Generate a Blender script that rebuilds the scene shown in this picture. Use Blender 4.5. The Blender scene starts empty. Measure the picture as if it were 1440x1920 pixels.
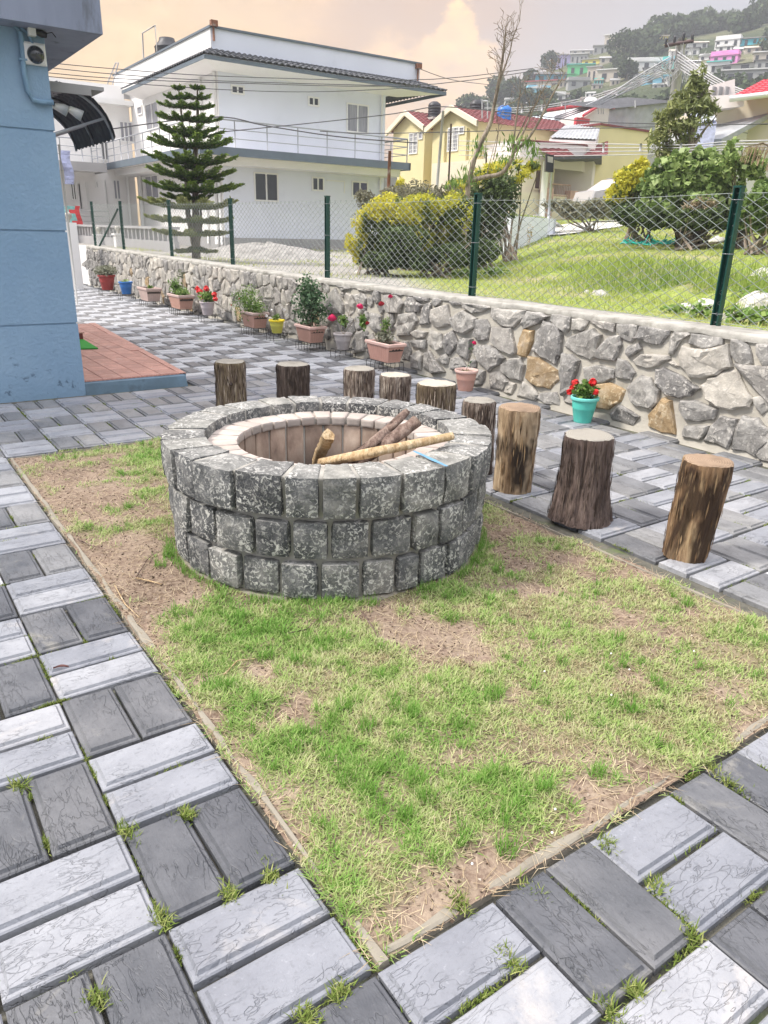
import bpy, math, random
import numpy as np
from mathutils import Vector, Matrix
random.seed(7); rng=np.random.default_rng(7)
S=bpy.context.scene
COL=S.collection
# ------------------------------------------------------------ camera
M=0.37
F,YAW,PIT,ROL=1398.4,-.6107,-.359,.0257
CAM=np.array([-2.74*M,1.9353*M,4.2854*M])
_c,_s=math.cos(YAW),math.sin(YAW)
FW=np.array([_c*math.cos(PIT),_s*math.cos(PIT),math.sin(PIT)])
_rt=np.array([_s,-_c,0.]);_up=np.cross(_rt,FW)
RT=_rt*math.cos(ROL)+_up*math.sin(ROL); UP=-_rt*math.sin(ROL)+_up*math.cos(ROL)
cd=bpy.data.cameras.new('camera'); cam=bpy.data.objects.new('camera',cd); COL.objects.link(cam)
cam.matrix_world=Matrix(((RT[0],UP[0],-FW[0],CAM[0]),(RT[1],UP[1],-FW[1],CAM[1]),(RT[2],UP[2],-FW[2],CAM[2]),(0,0,0,1)))
cd.sensor_fit='HORIZONTAL'; cd.sensor_width=36; cd.lens=F/1440*36; cd.clip_end=3000; cd.clip_start=.05
S.camera=cam
# ------------------------------------------------------------ world, sun, exposure
W=bpy.data.worlds.new('World'); S.world=W; W.use_nodes=True
SUN_EL,SUN_AZ=math.radians(48),math.radians(62)     # azimuth from +x towards +y
nt=W.node_tree; nt.nodes.clear(); N=nt.nodes.new; L=nt.links.new
def wmath(op,a,b=None,c=None):
    n=N('ShaderNodeMath'); n.operation=op
    for i,v in enumerate((a,b,c)):
        if v is None: continue
        if isinstance(v,(int,float)): n.inputs[i].default_value=v
        else: L(v,n.inputs[i])
    return n.outputs[0]
out=N('ShaderNodeOutputWorld'); tc=N('ShaderNodeTexCoord')
sky=N('ShaderNodeTexSky'); sky.sky_type='NISHITA'; sky.sun_disc=False; sky.sun_elevation=SUN_EL; sky.sun_rotation=math.pi/2-SUN_AZ
b1=N('ShaderNodeBackground'); b1.inputs[1].default_value=.08; L(sky.outputs[0],b1.inputs[0])
sep=N('ShaderNodeSeparateXYZ'); L(tc.outputs['Generated'],sep.inputs[0])
el=wmath('MAXIMUM',sep.outputs[2],0.0)
ga=math.radians(-14); ge=math.radians(7)
dt=N('ShaderNodeVectorMath'); dt.operation='DOT_PRODUCT'; L(tc.outputs['Generated'],dt.inputs[0]); dt.inputs[1].default_value=(math.cos(ga)*math.cos(ge),math.sin(ga)*math.cos(ge),math.sin(ge))
mp=N('ShaderNodeMapping'); L(tc.outputs['Generated'],mp.inputs[0]); mp.inputs['Scale'].default_value=(3.2,3.2,6.5)
nz=N('ShaderNodeTexNoise'); L(mp.outputs[0],nz.inputs[0]); nz.inputs['Scale'].default_value=1.3; nz.inputs['Detail'].default_value=7; nz.inputs['Roughness'].default_value=.55
nz2=N('ShaderNodeTexNoise'); L(mp.outputs[0],nz2.inputs[0]); nz2.inputs['Scale'].default_value=.6; nz2.inputs['Detail'].default_value=3
warm=wmath('ADD',dt.outputs['Value'],wmath('MULTIPLY',wmath('SUBTRACT',nz.outputs[0],.5),.16))
rp=N('ShaderNodeValToRGB'); L(warm,rp.inputs[0]); cr=rp.color_ramp
stops=[(.0,(.70,.70,.74)),(.76,(.64,.59,.59)),(.86,(.72,.53,.42)),(.915,(.86,.49,.23)),(.96,(1.0,.50,.10)),(.995,(1.10,.62,.06))]
cr.elements[0].position=stops[0][0]; cr.elements[0].color=(*stops[0][1],1); cr.elements[1].position=stops[-1][0]; cr.elements[1].color=(*stops[-1][1],1)
for p,c in stops[1:-1]: e=cr.elements.new(p); e.color=(*c,1)
# billowing cloud bank lit from behind, low over the horizon
def cloudmask(az,ele,rad,soft):
    d=N('ShaderNodeVectorMath'); d.operation='DOT_PRODUCT'; L(tc.outputs['Generated'],d.inputs[0])
    a,e=math.radians(az),math.radians(ele); d.inputs[1].default_value=(math.cos(a)*math.cos(e),math.sin(a)*math.cos(e),math.sin(e))
    ang=wmath('MULTIPLY',wmath('ARCCOSINE',wmath('MINIMUM',d.outputs['Value'],1.0)),57.2958)
    v=wmath('ADD',ang,wmath('MULTIPLY',wmath('SUBTRACT',nz3.outputs[0],.5),rad*2.6))
    m=N('ShaderNodeMapRange'); m.interpolation_type='SMOOTHSTEP'; L(v,m.inputs[0]); m.inputs[1].default_value=rad+soft; m.inputs[2].default_value=rad-soft; return m.outputs[0]
nz3=N('ShaderNodeTexNoise'); L(mp.outputs[0],nz3.inputs[0]); nz3.inputs['Scale'].default_value=5.5; nz3.inputs['Detail'].default_value=8; nz3.inputs['Roughness'].default_value=.6
ks=[cloudmask(-38.9,11.9,1.5,.25),cloudmask(-37.3,10.3,2.0,.35),cloudmask(-39.5,9.8,2.2,.4),cloudmask(-35.5,8.5,3.0,1.2),cloudmask(-17,8,5,3),cloudmask(-28,15,3.5,2.5),cloudmask(-22,11,4,3)]
ww=[1,.9,.85,.6,.8,.35,.4]; cm=wmath('MULTIPLY',ks[0],ww[0])
for k_,w_ in zip(ks[1:],ww[1:]): cm=wmath('MAXIMUM',cm,wmath('MULTIPLY',k_,w_))
cn=N('ShaderNodeMapRange'); L(nz3.outputs[0],cn.inputs[0]); cn.inputs[1].default_value=.62; cn.inputs[2].default_value=.36; cn.inputs[3].default_value=.45; cn.inputs[4].default_value=1
mx=N('ShaderNodeMix'); mx.data_type='RGBA'; L(wmath('MULTIPLY',cm,cn.outputs[0]),mx.inputs[0]); L(rp.outputs[0],mx.inputs[6]); mx.inputs[7].default_value=(1.9,1.08,.30,1)
wis=N('ShaderNodeMapRange'); L(nz2.outputs[0],wis.inputs[0]); wis.inputs[1].default_value=.3; wis.inputs[2].default_value=.7; wis.inputs[3].default_value=.93; wis.inputs[4].default_value=1.08
gain=wmath('MULTIPLY',wis.outputs[0],wmath('ADD',.238,wmath('MULTIPLY',wmath('MAXIMUM',wmath('SUBTRACT',el,.33),0.0),2.05)))   # overcast deck: brighter overhead
b2=N('ShaderNodeBackground'); L(mx.outputs[2],b2.inputs[0]); L(gain,b2.inputs[1])
ms=N('ShaderNodeMixShader'); ms.inputs[0].default_value=.88; L(b1.outputs[0],ms.inputs[1]); L(b2.outputs[0],ms.inputs[2]); L(ms.outputs[0],out.inputs[0])
sl=bpy.data.lights.new('sun','SUN'); sl.energy=1.5; sl.angle=math.radians(10); sl.color=(1,.94,.86)
so=bpy.data.objects.new('sun',sl); COL.objects.link(so)
sd=Vector((math.cos(SUN_AZ)*math.cos(SUN_EL),math.sin(SUN_AZ)*math.cos(SUN_EL),math.sin(SUN_EL)))
so.rotation_euler=sd.to_track_quat('Z','Y').to_euler()
S.view_settings.view_transform='Standard'; S.view_settings.look='None'; S.view_settings.exposure=1.8; S.view_settings.gamma=1
S.render.engine='CYCLES'
# ------------------------------------------------------------ helpers
def ray(x,y): return FW+RT*(x-720)/F-UP*(y-960)/F
def at(x,y,ax,val):
    d=ray(x,y); return CAM+d*((val-CAM[ax])/d[ax])
def dist(x,y,dd):
    d=ray(x,y); return CAM+d*(dd/math.hypot(d[0],d[1]))
def proj(X):
    d=np.asarray(X,float)-CAM; z=d@FW; return 720+F*(d@RT)/z,960-F*(d@UP)/z,z
def ss(t): t=np.clip(t,0,1); return t*t*(3-2*t)
_T=rng.random(65536)
def vn(x,y,z=0.):
    x,y,z=np.broadcast_arrays(np.asarray(x,float),np.asarray(y,float),np.asarray(z,float))
    xi,yi,zi=np.floor(x).astype(int),np.floor(y).astype(int),np.floor(z).astype(int)
    fx,fy,fz=ss(x-xi),ss(y-yi),ss(z-zi)
    def h(a,b,c): return _T[(a*73856093^b*19349663^c*83492791)&65535]
    r=0
    for dx,wx in((0,1-fx),(1,fx)):
        for dy,wy in((0,1-fy),(1,fy)):
            for dz,wz in((0,1-fz),(1,fz)): r=r+wx*wy*wz*h(xi+dx,yi+dy,zi+dz)
    return r
def fbm(x,y,z=0.,o=3):
    r=0;a=.5
    for i in range(o): r=r+a*vn(np.asarray(x)*2**i+17*i,np.asarray(y)*2**i+5*i,np.asarray(z)*2**i); a*=.5
    return r/(1-.5**o)
MAT={}
def newmat(name):
    m=bpy.data.materials.new(name); m.use_nodes=True; nt=m.node_tree; b=nt.nodes['Principled BSDF']; return m,nt,b
class NT:
    def __init__(s,nt): s.nt=nt
    def n(s,t,**k):
        n=s.nt.nodes.new(t)
        for a,v in k.items(): setattr(n,a,v)
        return n
    def l(s,a,b): s.nt.links.new(a,b)
    def math(s,op,a,b=None):
        n=s.n('ShaderNodeMath',operation=op)
        for i,v in enumerate((a,b)):
            if v is None: continue
            if isinstance(v,(int,float)): n.inputs[i].default_value=v
            else: s.l(v,n.inputs[i])
        return n.outputs[0]
    def noise(s,vec,scale,detail=4,rough=.55,dist=0):
        n=s.n('ShaderNodeTexNoise'); s.l(vec,n.inputs[0]); n.inputs['Scale'].default_value=scale; n.inputs['Detail'].default_value=detail; n.inputs['Roughness'].default_value=rough; n.inputs['Distortion'].default_value=dist; return n.outputs[0]
    def ramp(s,v,stops,interp='LINEAR'):
        r=s.n('ShaderNodeValToRGB'); s.l(v,r.inputs[0]); c=r.color_ramp; c.interpolation=interp
        c.elements[0].position=stops[0][0]; c.elements[0].color=(*stops[0][1],1)
        c.elements[1].position=stops[-1][0]; c.elements[1].color=(*stops[-1][1],1)
        for p,q in stops[1:-1]: e=c.elements.new(p); e.color=(*q,1)
        return r.outputs[0]
    def mr(s,v,a,b,c=0,d=1):
        r=s.n('ShaderNodeMapRange'); s.l(v,r.inputs[0])
        for i,q in zip((1,2,3,4),(a,b,c,d)): r.inputs[i].default_value=q
        return r.outputs[0]
    def mix(s,f,a,b,mode='MIX'):
        r=s.n('ShaderNodeMix',data_type='RGBA',blend_type=mode)
        for i,v in ((0,f),(6,a),(7,b)):
            if isinstance(v,(int,float)): r.inputs[i].default_value=v
            elif isinstance(v,tuple): r.inputs[i].default_value=(*v,1)
            else: s.l(v,r.inputs[i])
        return r.outputs[2]
    def bump(s,h,strength,distance,bsdf,prev=None):
        b=s.n('ShaderNodeBump'); s.l(h,b.inputs['Height']); b.inputs['Strength'].default_value=strength; b.inputs['Distance'].default_value=distance
        if prev is not None: s.l(prev,b.inputs['Normal'])
        if bsdf is not None: s.l(b.outputs[0],bsdf.inputs['Normal'])
        return b.outputs[0]
    def vec(s,scale=(1,1,1),rnd=True):
        t=s.n('ShaderNodeTexCoord').outputs['Object']
        if rnd:
            o=s.n('ShaderNodeObjectInfo').outputs['Random']
            a=s.n('ShaderNodeVectorMath',operation='SCALE'); a.inputs[0].default_value=(37,91,53); s.l(o,a.inputs[3])
            v=s.n('ShaderNodeVectorMath',operation='ADD'); s.l(t,v.inputs[0]); s.l(a.outputs[0],v.inputs[1]); t=v.outputs[0]
        if scale!=(1,1,1):
            m=s.n('ShaderNodeMapping'); s.l(t,m.inputs[0]); m.inputs['Scale'].default_value=scale; t=m.outputs[0]
        return t
    def rand(s): return s.n('ShaderNodeObjectInfo').outputs['Random']
    def tint(s): return s.n('ShaderNodeAttribute',attribute_name='tint').outputs['Fac']
def plain(name,col,rough=.6,var=.12,scale=3,bump=.15,bscale=40,metal=0,spec=.5,rnd=.0,dist=.004,stain=None,stretch=(1,1,1)):
    m,nt,b=newmat(name); g=NT(nt); v=g.vec(stretch)
    f=g.noise(v,scale,5); c=g.mix(g.mr(f,.3,.7),tuple(x*(1-var) for x in col),tuple(min(1,x*(1+var)) for x in col))
    if rnd: c=g.mix(1,c,g.ramp(g.rand(),[(0,(1-rnd,)*3),(1,(1+rnd,)*3)]),'MULTIPLY')
    if stain: 
        sn=g.noise(v,stain[1],6,.65); c=g.mix(g.mr(sn,stain[2],stain[2]+.12,0,stain[3]),c,stain[0])
    g.l(c,b.inputs['Base Color']) if not isinstance(c,tuple) else None
    b.inputs['Roughness'].default_value=rough; b.inputs['Metallic'].default_value=metal; b.inputs['Specular IOR Level'].default_value=spec
    if bump: g.bump(g.noise(v,bscale,4),bump,dist,b)
    MAT[name]=m; return m
def leafmat(name,stops,rough=.55,trans=.25,spec=.3):
    m,nt,b=newmat(name); g=NT(nt); c=g.ramp(g.tint(),stops); g.l(c,b.inputs['Base Color']); b.inputs['Roughness'].default_value=rough; b.inputs['Specular IOR Level'].default_value=spec
    if trans:
        t=g.n('ShaderNodeBsdfTranslucent'); g.l(c,t.inputs[0]); x=g.n('ShaderNodeMixShader'); x.inputs[0].default_value=trans
        g.l(b.outputs[0],x.inputs[1]); g.l(t.outputs[0],x.inputs[2]); g.l(x.outputs[0],nt.nodes['Material Output'].inputs[0])
    MAT[name]=m; return m
def tag(o,label=None,cat=None,group=None,kind=None):
    if label: o['label']=label
    if cat: o['category']=cat
    if group: o['group']=group
    if kind: o['kind']=kind
    return o
def link(name,me,mat,parent=None):
    if mat is not None and not me.materials:
        for m in (mat if isinstance(mat,(list,tuple)) else [mat]): me.materials.append(MAT[m] if isinstance(m,str) else m)
    o=bpy.data.objects.new(name,me); COL.objects.link(o)
    if parent is not None: o.parent=parent
    return o
def empty(name,loc,label,cat,group=None,rz=0):
    o=bpy.data.objects.new(name,None); COL.objects.link(o); o.location=tuple(loc); o.rotation_euler=(0,0,rz); o.empty_display_size=.1
    return tag(o,label,cat,group)
def npmesh(name,V,Fq,tint=None,smooth=False,mi=None):
    """V (n,3); Fq (m,k) constant-size faces"""
    V=np.asarray(V,np.float32); Fq=np.asarray(Fq,np.int32); m,k=Fq.shape
    me=bpy.data.meshes.new(name); me.vertices.add(len(V)); me.vertices.foreach_set('co',V.ravel())
    me.loops.add(m*k); me.loops.foreach_set('vertex_index',Fq.ravel())
    me.polygons.add(m); me.polygons.foreach_set('loop_start',np.arange(0,m*k,k,dtype=np.int32))
    if smooth: me.polygons.foreach_set('use_smooth',np.ones(m,bool))
    if mi is not None: me.polygons.foreach_set('material_index',np.asarray(mi,np.int32))
    if tint is not None:
        a=me.attributes.new('tint','FLOAT','POINT'); a.data.foreach_set('value',np.asarray(tint,np.float32))
    me.update(calc_edges=True); return me
class MB:
    def __init__(s): s.v=[];s.f=[];s.m=[];s.sm=[]
    def add(s,v,f,mi=0,smooth=False):
        o=len(s.v); s.v+= [tuple(map(float,p)) for p in v]; s.f+=[tuple(i+o for i in q) for q in f]; s.m+=[mi]*len(f); s.sm+=[smooth]*len(f); return s
    def box(s,x0,x1,y0,y1,z0,z1,mi=0):
        return s.add([(x0,y0,z0),(x1,y0,z0),(x1,y1,z0),(x0,y1,z0),(x0,y0,z1),(x1,y0,z1),(x1,y1,z1),(x0,y1,z1)],[(0,3,2,1),(4,5,6,7),(0,1,5,4),(1,2,6,5),(2,3,7,6),(3,0,4,7)],mi)
    def bbox(s,x0,x1,y0,y1,z0,z1,b=.01,mi=0):   # box with chamfered top
        a=[(x0,y0),(x1,y0),(x1,y1),(x0,y1)]; i=[(x0+b,y0+b),(x1-b,y0+b),(x1-b,y1-b),(x0+b,y1-b)]
        v=[(*p,z0) for p in a]+[(*p,z1-b) for p in a]+[(*p,z1) for p in i]
        f=[(8,9,10,11),(3,2,1,0)]
        for k in range(4): n=(k+1)%4; f+=[(k,n,4+n,4+k),(4+k,4+n,8+n,8+k)]
        return s.add(v,f,mi)
    def tube(s,pts,r,n=6,mi=0,cap=True,smooth=True):
        pts=[Vector(p) for p in pts]; rs=r if isinstance(r,(list,tuple)) else [r]*len(pts); v=[];f=[]
        ref=Vector((0,0,1))
        for i,p in enumerate(pts):
            t=(pts[min(i+1,len(pts)-1)]-pts[max(i-1,0)]).normalized()
            a=t.cross(ref if abs(t.z)<.95 else Vector((1,0,0))).normalized(); b=t.cross(a)
            for k in range(n): q=2*math.pi*k/n; v.append(p+(a*math.cos(q)+b*math.sin(q))*rs[i])
        for i in range(len(pts)-1):
            for k in range(n): k2=(k+1)%n; f.append((i*n+k,i*n+k2,(i+1)*n+k2,(i+1)*n+k))
        s.add(v,f,mi,smooth)
        if cap:
            o=len(s.v)-len(v); s.f+= [tuple(o+k for k in range(n)),tuple(o+(len(pts)-1)*n+k for k in reversed(range(n)))]; s.m+=[mi]*2; s.sm+=[False]*2
        return s
    def lathe(s,prof,n=24,c=(0,0,0),mi=0,sx=1,smooth=True,capb=False,capt=False):
        v=[];f=[]
        for r,z in prof:
            for k in range(n): q=2*math.pi*k/n; v.append((c[0]+r*math.cos(q)*sx,c[1]+r*math.sin(q),c[2]+z))
        for i in range(len(prof)-1):
            for k in range(n): k2=(k+1)%n; f.append((i*n+k,i*n+k2,(i+1)*n+k2,(i+1)*n+k))
        s.add(v,f,mi,smooth); o=len(s.v)-len(v)
        if capb: s.f.append(tuple(o+k for k in reversed(range(n)))); s.m.append(mi); s.sm.append(False)
        if capt: s.f.append(tuple(o+(len(prof)-1)*n+k for k in range(n))); s.m.append(mi); s.sm.append(False)
        return s
    def mesh(s,name):
        me=bpy.data.meshes.new(name); me.from_pydata(s.v,[],s.f); me.polygons.foreach_set('material_index',s.m); me.polygons.foreach_set('use_smooth',s.sm); me.update(); return me
    def build(s,name,mat,parent=None): return link(name,s.mesh(name),mat,parent)
def copy_tree(o,parent=None,link_data=True):
    c=o.copy(); COL.objects.link(c); c.parent=parent
    for ch in list(o.children): copy_tree(ch,c)
    return c
def leaves(name,P,size,mat,parent=None,tint=None,up=.3,aspect=.5,kind=None,fold=.25,D=None):
    """one rhombic, slightly folded leaf per point"""
    P=np.asarray(P,float); n=len(P); a=rng.normal(size=(n,3)) if D is None else D+rng.normal(size=(n,3))*.35
    a[:,2]+=up*0; a/=np.linalg.norm(a,axis=1,keepdims=True)+1e-9
    r=rng.normal(size=(n,3)); r[:,2]+=up*2
    b=np.cross(a,r); b/=np.linalg.norm(b,axis=1,keepdims=True)+1e-9; nn=np.cross(a,b)
    l=(np.asarray(size)*(.6+.8*rng.random(n)))[:,None]; w=l*aspect*.5
    V=np.stack([P-a*l*.5,P+b*w+nn*w*fold,P+a*l*.5,P-b*w+nn*w*fold],1).reshape(-1,3)
    Fq=np.arange(n*4).reshape(n,4)
    if tint is None: tint=rng.random(n)
    me=npmesh(name,V,Fq,np.repeat(np.clip(tint,0,1),4)); o=link(name,me,mat,parent)
    if kind: o['kind']=kind
    return o
def blob(n,c,r,shell=.6,gate=.0,gs=1.2,squash=0):
    """points in an uneven ellipsoid"""
    c=np.array(c);r=np.array(r); P=[]
    while sum(map(len,P))<n:
        d=rng.normal(size=(n,3)); d/=np.linalg.norm(d,axis=1,keepdims=True)
        rad=(shell+(1-shell)*rng.random(n)); rad*=.72+.55*fbm(d[:,0]*2.2+c[0],d[:,1]*2.2+c[1],d[:,2]*2.2+7,2)
        q=c+d*rad[:,None]*r
        if gate: q=q[fbm(q[:,0]*gs,q[:,1]*gs,q[:,2]*gs,2)>gate]
        P.append(q)
    return np.concatenate(P)[:n]
# ------------------------------------------------------------ materials
def mk_paver(name,c0,c1,stain,sa):
    m,nt,b=newmat(name); g=NT(nt); v=g.vec()
    n0=g.noise(v,5,5,.6,.3); c=g.mix(g.mr(n0,.3,.7),c0,c1)
    c=g.mix(1,c,g.ramp(g.rand(),[(0,(.72,.73,.76)),(.5,(1,1,1)),(1,(1.14,1.12,1.09))]),'MULTIPLY')
    v2=g.n('ShaderNodeMapping'); g.l(v,v2.inputs[0]); v2.inputs['Scale'].default_value=(1,2.6,1); v2.inputs['Rotation'].default_value=(0,0,.5)
    r=g.noise(v2.outputs[0],8.5,3.5,.6,.5); gr=g.math('ABSOLUTE',g.math('SUBTRACT',r,.5)); groove=g.mr(gr,0,.016,1,0)
    r2=g.noise(v2.outputs[0],11,1,.5,.4); gr2=g.math('ABSOLUTE',g.math('SUBTRACT',r2,.47)); groove=g.math('MAXIMUM',groove,g.mr(gr2,0,.018,.6,0))
    groove=g.math('MULTIPLY',groove,g.mr(g.noise(v,6,2),.44,.56,.12,1)); c=g.mix(g.math('MULTIPLY',groove,.17),c,tuple(x*.35 for x in c0))
    sp=g.noise(v,60,3,.7); c=g.mix(g.mr(sp,.56,.72,0,.5),c,tuple(x*.55 for x in c0)); c=g.mix(g.mr(sp,.25,.38,.25,0),c,tuple(min(1,x*1.5) for x in c1))
    st=g.noise(v,2.7,6,.7,.6); c=g.mix(g.mr(st,.60,.72,0,sa),c,stain)
    g.l(c,b.inputs['Base Color']); g.l(g.mr(n0,.3,.7,.42,.66),b.inputs['Roughness']); b.inputs['Specular IOR Level'].default_value=.4
    h=g.math('SUBTRACT',g.math('MULTIPLY',g.noise(v2.outputs[0],7,3,.5,.6),1.4),g.math('MULTIPLY',groove,.6)); p=g.bump(h,.75,.006,None); g.bump(g.noise(v,120,3),.4,.003,b,p); MAT[name]=m
mk_paver('paver_light',(.225,.233,.255),(.315,.323,.345),(.50,.46,.42),.55)
mk_paver('paver_dark',(.075,.08,.09),(.14,.143,.152),(.34,.32,.27),.5)
mk_paver('paver_dark_sheen',(.14,.142,.147),(.235,.237,.241),(.34,.32,.27),.5)  # dark paver lightened: grazing sky reflection put into the base colour
mk_paver('paver_light_sheen',(.50,.505,.51),(.64,.642,.645),(.50,.46,.42),.5)  # light paver brightened likewise, sky sheen painted into its colour
plain('joint_soil',(.10,.095,.075),.95,.35,14,.7,70,stain=((.10,.14,.04),4,.55,.7),dist=.01)
plain('gravel',(.30,.285,.265),.95,.3,7,.9,30,dist=.02)
plain('edging',(.25,.225,.18),.9,.2,3,.5,30,stain=((.16,.14,.11),3,.5,.6),dist=.01)
plain('mortar',(.33,.315,.28),.9,.16,3,.5,30,stain=((.22,.20,.16),2,.6,.5),dist=.01)
plain('wall_mortar',(.47,.44,.38),.92,.14,4,.6,28,stain=((.30,.27,.20),1.6,.58,.6),dist=.012)
plain('coping',(.36,.345,.31),.9,.25,7,.9,22,stain=((.17,.16,.13),5,.52,.65),dist=.01)
def mk_granite(name,stops,fl,fth,fscale=26,bump=.8,stretch=(1,1,1),rv=.3):
    m,nt,b=newmat(name); g=NT(nt); v=g.vec(stretch)
    n0=g.noise(v,9,6,.65); c=g.ramp(g.mr(n0,.25,.75),stops); c=g.mix(1,c,g.ramp(g.rand(),[(0,(1-rv,1-rv,1-rv*.95)),(.55,(1,1,1)),(1,(1+rv,1+rv*.93,1+rv*.75))]),'MULTIPLY')
    vv=g.n('ShaderNodeTexVoronoi'); g.l(v,vv.inputs[0]); vv.inputs['Scale'].default_value=fscale; vv.inputs['Randomness'].default_value=1
    n1=g.noise(v,fscale*.9,3,.6,.8); n2=g.noise(v,6,2); msk=g.math('MULTIPLY',g.mr(n1,fth,fth+.09),g.mr(n2,.36,.60,.15,1))
    c=g.mix(g.math('MULTIPLY',msk,.85),c,fl); n3=g.noise(v,150,2,.7); c=g.mix(g.mr(n3,.55,.75,0,.4),c,tuple(x*.6 for x in fl))
    c=g.mix(g.mr(n3,.2,.4,.45,0),c,(.03,.03,.03))
    g.l(c,b.inputs['Base Color']); b.inputs['Roughness'].default_value=.85; b.inputs['Specular IOR Level'].default_value=.3
    p=g.bump(g.math('ADD',n0,g.math('MULTIPLY',n1,.5)),bump,.012,None); g.bump(n3,.3,.003,b,p); MAT[name]=m
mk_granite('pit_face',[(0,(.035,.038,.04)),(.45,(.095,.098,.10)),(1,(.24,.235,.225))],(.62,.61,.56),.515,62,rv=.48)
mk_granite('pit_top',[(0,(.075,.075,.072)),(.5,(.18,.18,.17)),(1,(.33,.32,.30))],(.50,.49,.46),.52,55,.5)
mk_granite('wall_stone',[(0,(.10,.097,.092)),(.4,(.25,.24,.225)),(1,(.48,.46,.425))],(.60,.57,.52),.54,30,1.)
mk_granite('wall_stone_pale',[(0,(.22,.21,.19)),(.5,(.36,.34,.31)),(1,(.46,.43,.38))],(.62,.58,.52),.54,28,1.)
mk_granite('wall_stone_ochre',[(0,(.22,.145,.07)),(.5,(.37,.265,.15)),(1,(.52,.43,.32))],(.66,.55,.38),.54,28,1.)
plain('firebrick_top',(.42,.365,.325),.85,.15,8,.4,60,rnd=.14,stain=((.42,.30,.24),6,.55,.6))
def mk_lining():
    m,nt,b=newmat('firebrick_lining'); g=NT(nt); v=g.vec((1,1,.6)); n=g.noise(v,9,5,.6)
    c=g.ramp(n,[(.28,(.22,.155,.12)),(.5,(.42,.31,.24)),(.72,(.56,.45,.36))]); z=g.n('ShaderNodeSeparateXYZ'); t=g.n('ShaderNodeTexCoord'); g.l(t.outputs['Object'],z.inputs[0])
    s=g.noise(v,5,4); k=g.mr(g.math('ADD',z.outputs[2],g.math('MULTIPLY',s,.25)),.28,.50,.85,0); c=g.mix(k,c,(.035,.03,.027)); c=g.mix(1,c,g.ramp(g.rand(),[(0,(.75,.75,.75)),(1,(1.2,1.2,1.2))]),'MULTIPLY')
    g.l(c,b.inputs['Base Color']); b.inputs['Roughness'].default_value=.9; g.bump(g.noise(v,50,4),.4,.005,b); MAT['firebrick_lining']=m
mk_lining()
plain('ash',(.07,.065,.06),.95,.5,18,.8,40,dist=.02)
def mk_soil():
    m,nt,b=newmat('soil'); g=NT(nt); v=g.vec(rnd=False); n=g.noise(v,2.2,6,.65); n1=g.noise(v,45,4,.7)
    c=g.ramp(n,[(.3,(.10,.068,.05)),(.5,(.18,.127,.095)),(.7,(.27,.21,.16))]); c=g.mix(g.mr(n1,.4,.7,0,.55),c,(.42,.34,.25)); c=g.mix(g.mr(n1,.2,.42,.6,0),c,(.07,.045,.03))
    t=g.tint(); n2=g.noise(v,22,4,.7); c=g.mix(g.math('MULTIPLY',t,g.mr(n2,.3,.6,.3,.9)),c,g.ramp(n2,[(.3,(.07,.085,.025)),(.7,(.24,.25,.11))]))  # darker green under dense grass: shade between the blades put into the colour
    g.l(c,b.inputs['Base Color']); b.inputs['Roughness'].default_value=.95; b.inputs['Specular IOR Level'].default_value=.15; g.bump(n1,.7,.012,b); MAT['soil']=m
mk_soil()
def mk_terrain():
    m,nt,b=newmat('lot_ground'); g=NT(nt); v=g.vec(rnd=False); n=g.noise(v,.5,6,.6); n1=g.noise(v,9,5,.7)
    gv=g.ramp(n1,[(.3,(.24,.225,.20)),(.7,(.42,.40,.37))]); gg=g.ramp(n1,[(.3,(.14,.19,.035)),(.55,(.27,.33,.08)),(.75,(.44,.44,.20))])
    c=g.mix(g.mr(n,.36,.5,.0,1),(.36,.31,.20),gg) ; c=g.mix(g.tint(),gv,c)
    g.l(c,b.inputs['Base Color']); b.inputs['Roughness'].default_value=.95; b.inputs['Specular IOR Level'].default_value=.1; g.bump(n1,.8,.05,b); MAT['lot_ground']=m
mk_terrain()
def mk_hill():
    m,nt,b=newmat('hill_ground'); g=NT(nt); v=g.vec((1,1,2.2),rnd=False); n=g.noise(v,.03,7,.6); n1=g.noise(v,.5,6,.7)
    c=g.ramp(n,[(.3,(.045,.065,.04)),(.46,(.09,.11,.06)),(.6,(.21,.21,.12)),(.75,(.30,.28,.18))]); c=g.mix(g.mr(n1,.35,.65,.55,0),c,(.05,.06,.035))
    c=g.mix(g.mr(n1,.62,.75,0,.5),c,(.36,.32,.25))
    g.l(c,b.inputs['Base Color']); b.inputs['Roughness'].default_value=1; b.inputs['Specular IOR Level'].default_value=0; g.bump(n1,1,1.2,b); MAT['hill_ground']=m
mk_hill()
GRS=[(0,(.36,.29,.17)),(.16,(.50,.49,.28)),(.38,(.40,.47,.18)),(.65,(.24,.38,.09)),(1,(.11,.28,.03))]
leafmat('grass',GRS,.6,.3,.25)
leafmat('lot_grass',[(0,(.50,.46,.25)),(.3,(.42,.44,.14)),(.7,(.30,.38,.08)),(1,(.16,.26,.05))],.6,.3,.2)
leafmat('crumb',[(0,(.06,.042,.03)),(.6,(.22,.16,.12)),(1,(.45,.40,.33))],.9,0,.1)
leafmat('bark_flake_dark',[(0,(.035,.025,.02)),(.5,(.10,.072,.06)),(1,(.20,.155,.13))],.9,0,.1)
leafmat('bark_flake_pale',[(0,(.03,.02,.015)),(.5,(.16,.115,.09)),(1,(.50,.42,.35))],.9,0,.1)
leafmat('bark_flake_tan',[(0,(.03,.018,.01)),(.5,(.18,.11,.06)),(1,(.40,.28,.16))],.9,0,.1)
leafmat('moss',[(0,(.10,.12,.03)),(.6,(.14,.20,.04)),(1,(.34,.36,.13))],.8,.2,.1)
leafmat('leaf_rose',[(0,(.03,.07,.03)),(.6,(.07,.14,.06)),(1,(.17,.26,.13))])
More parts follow.
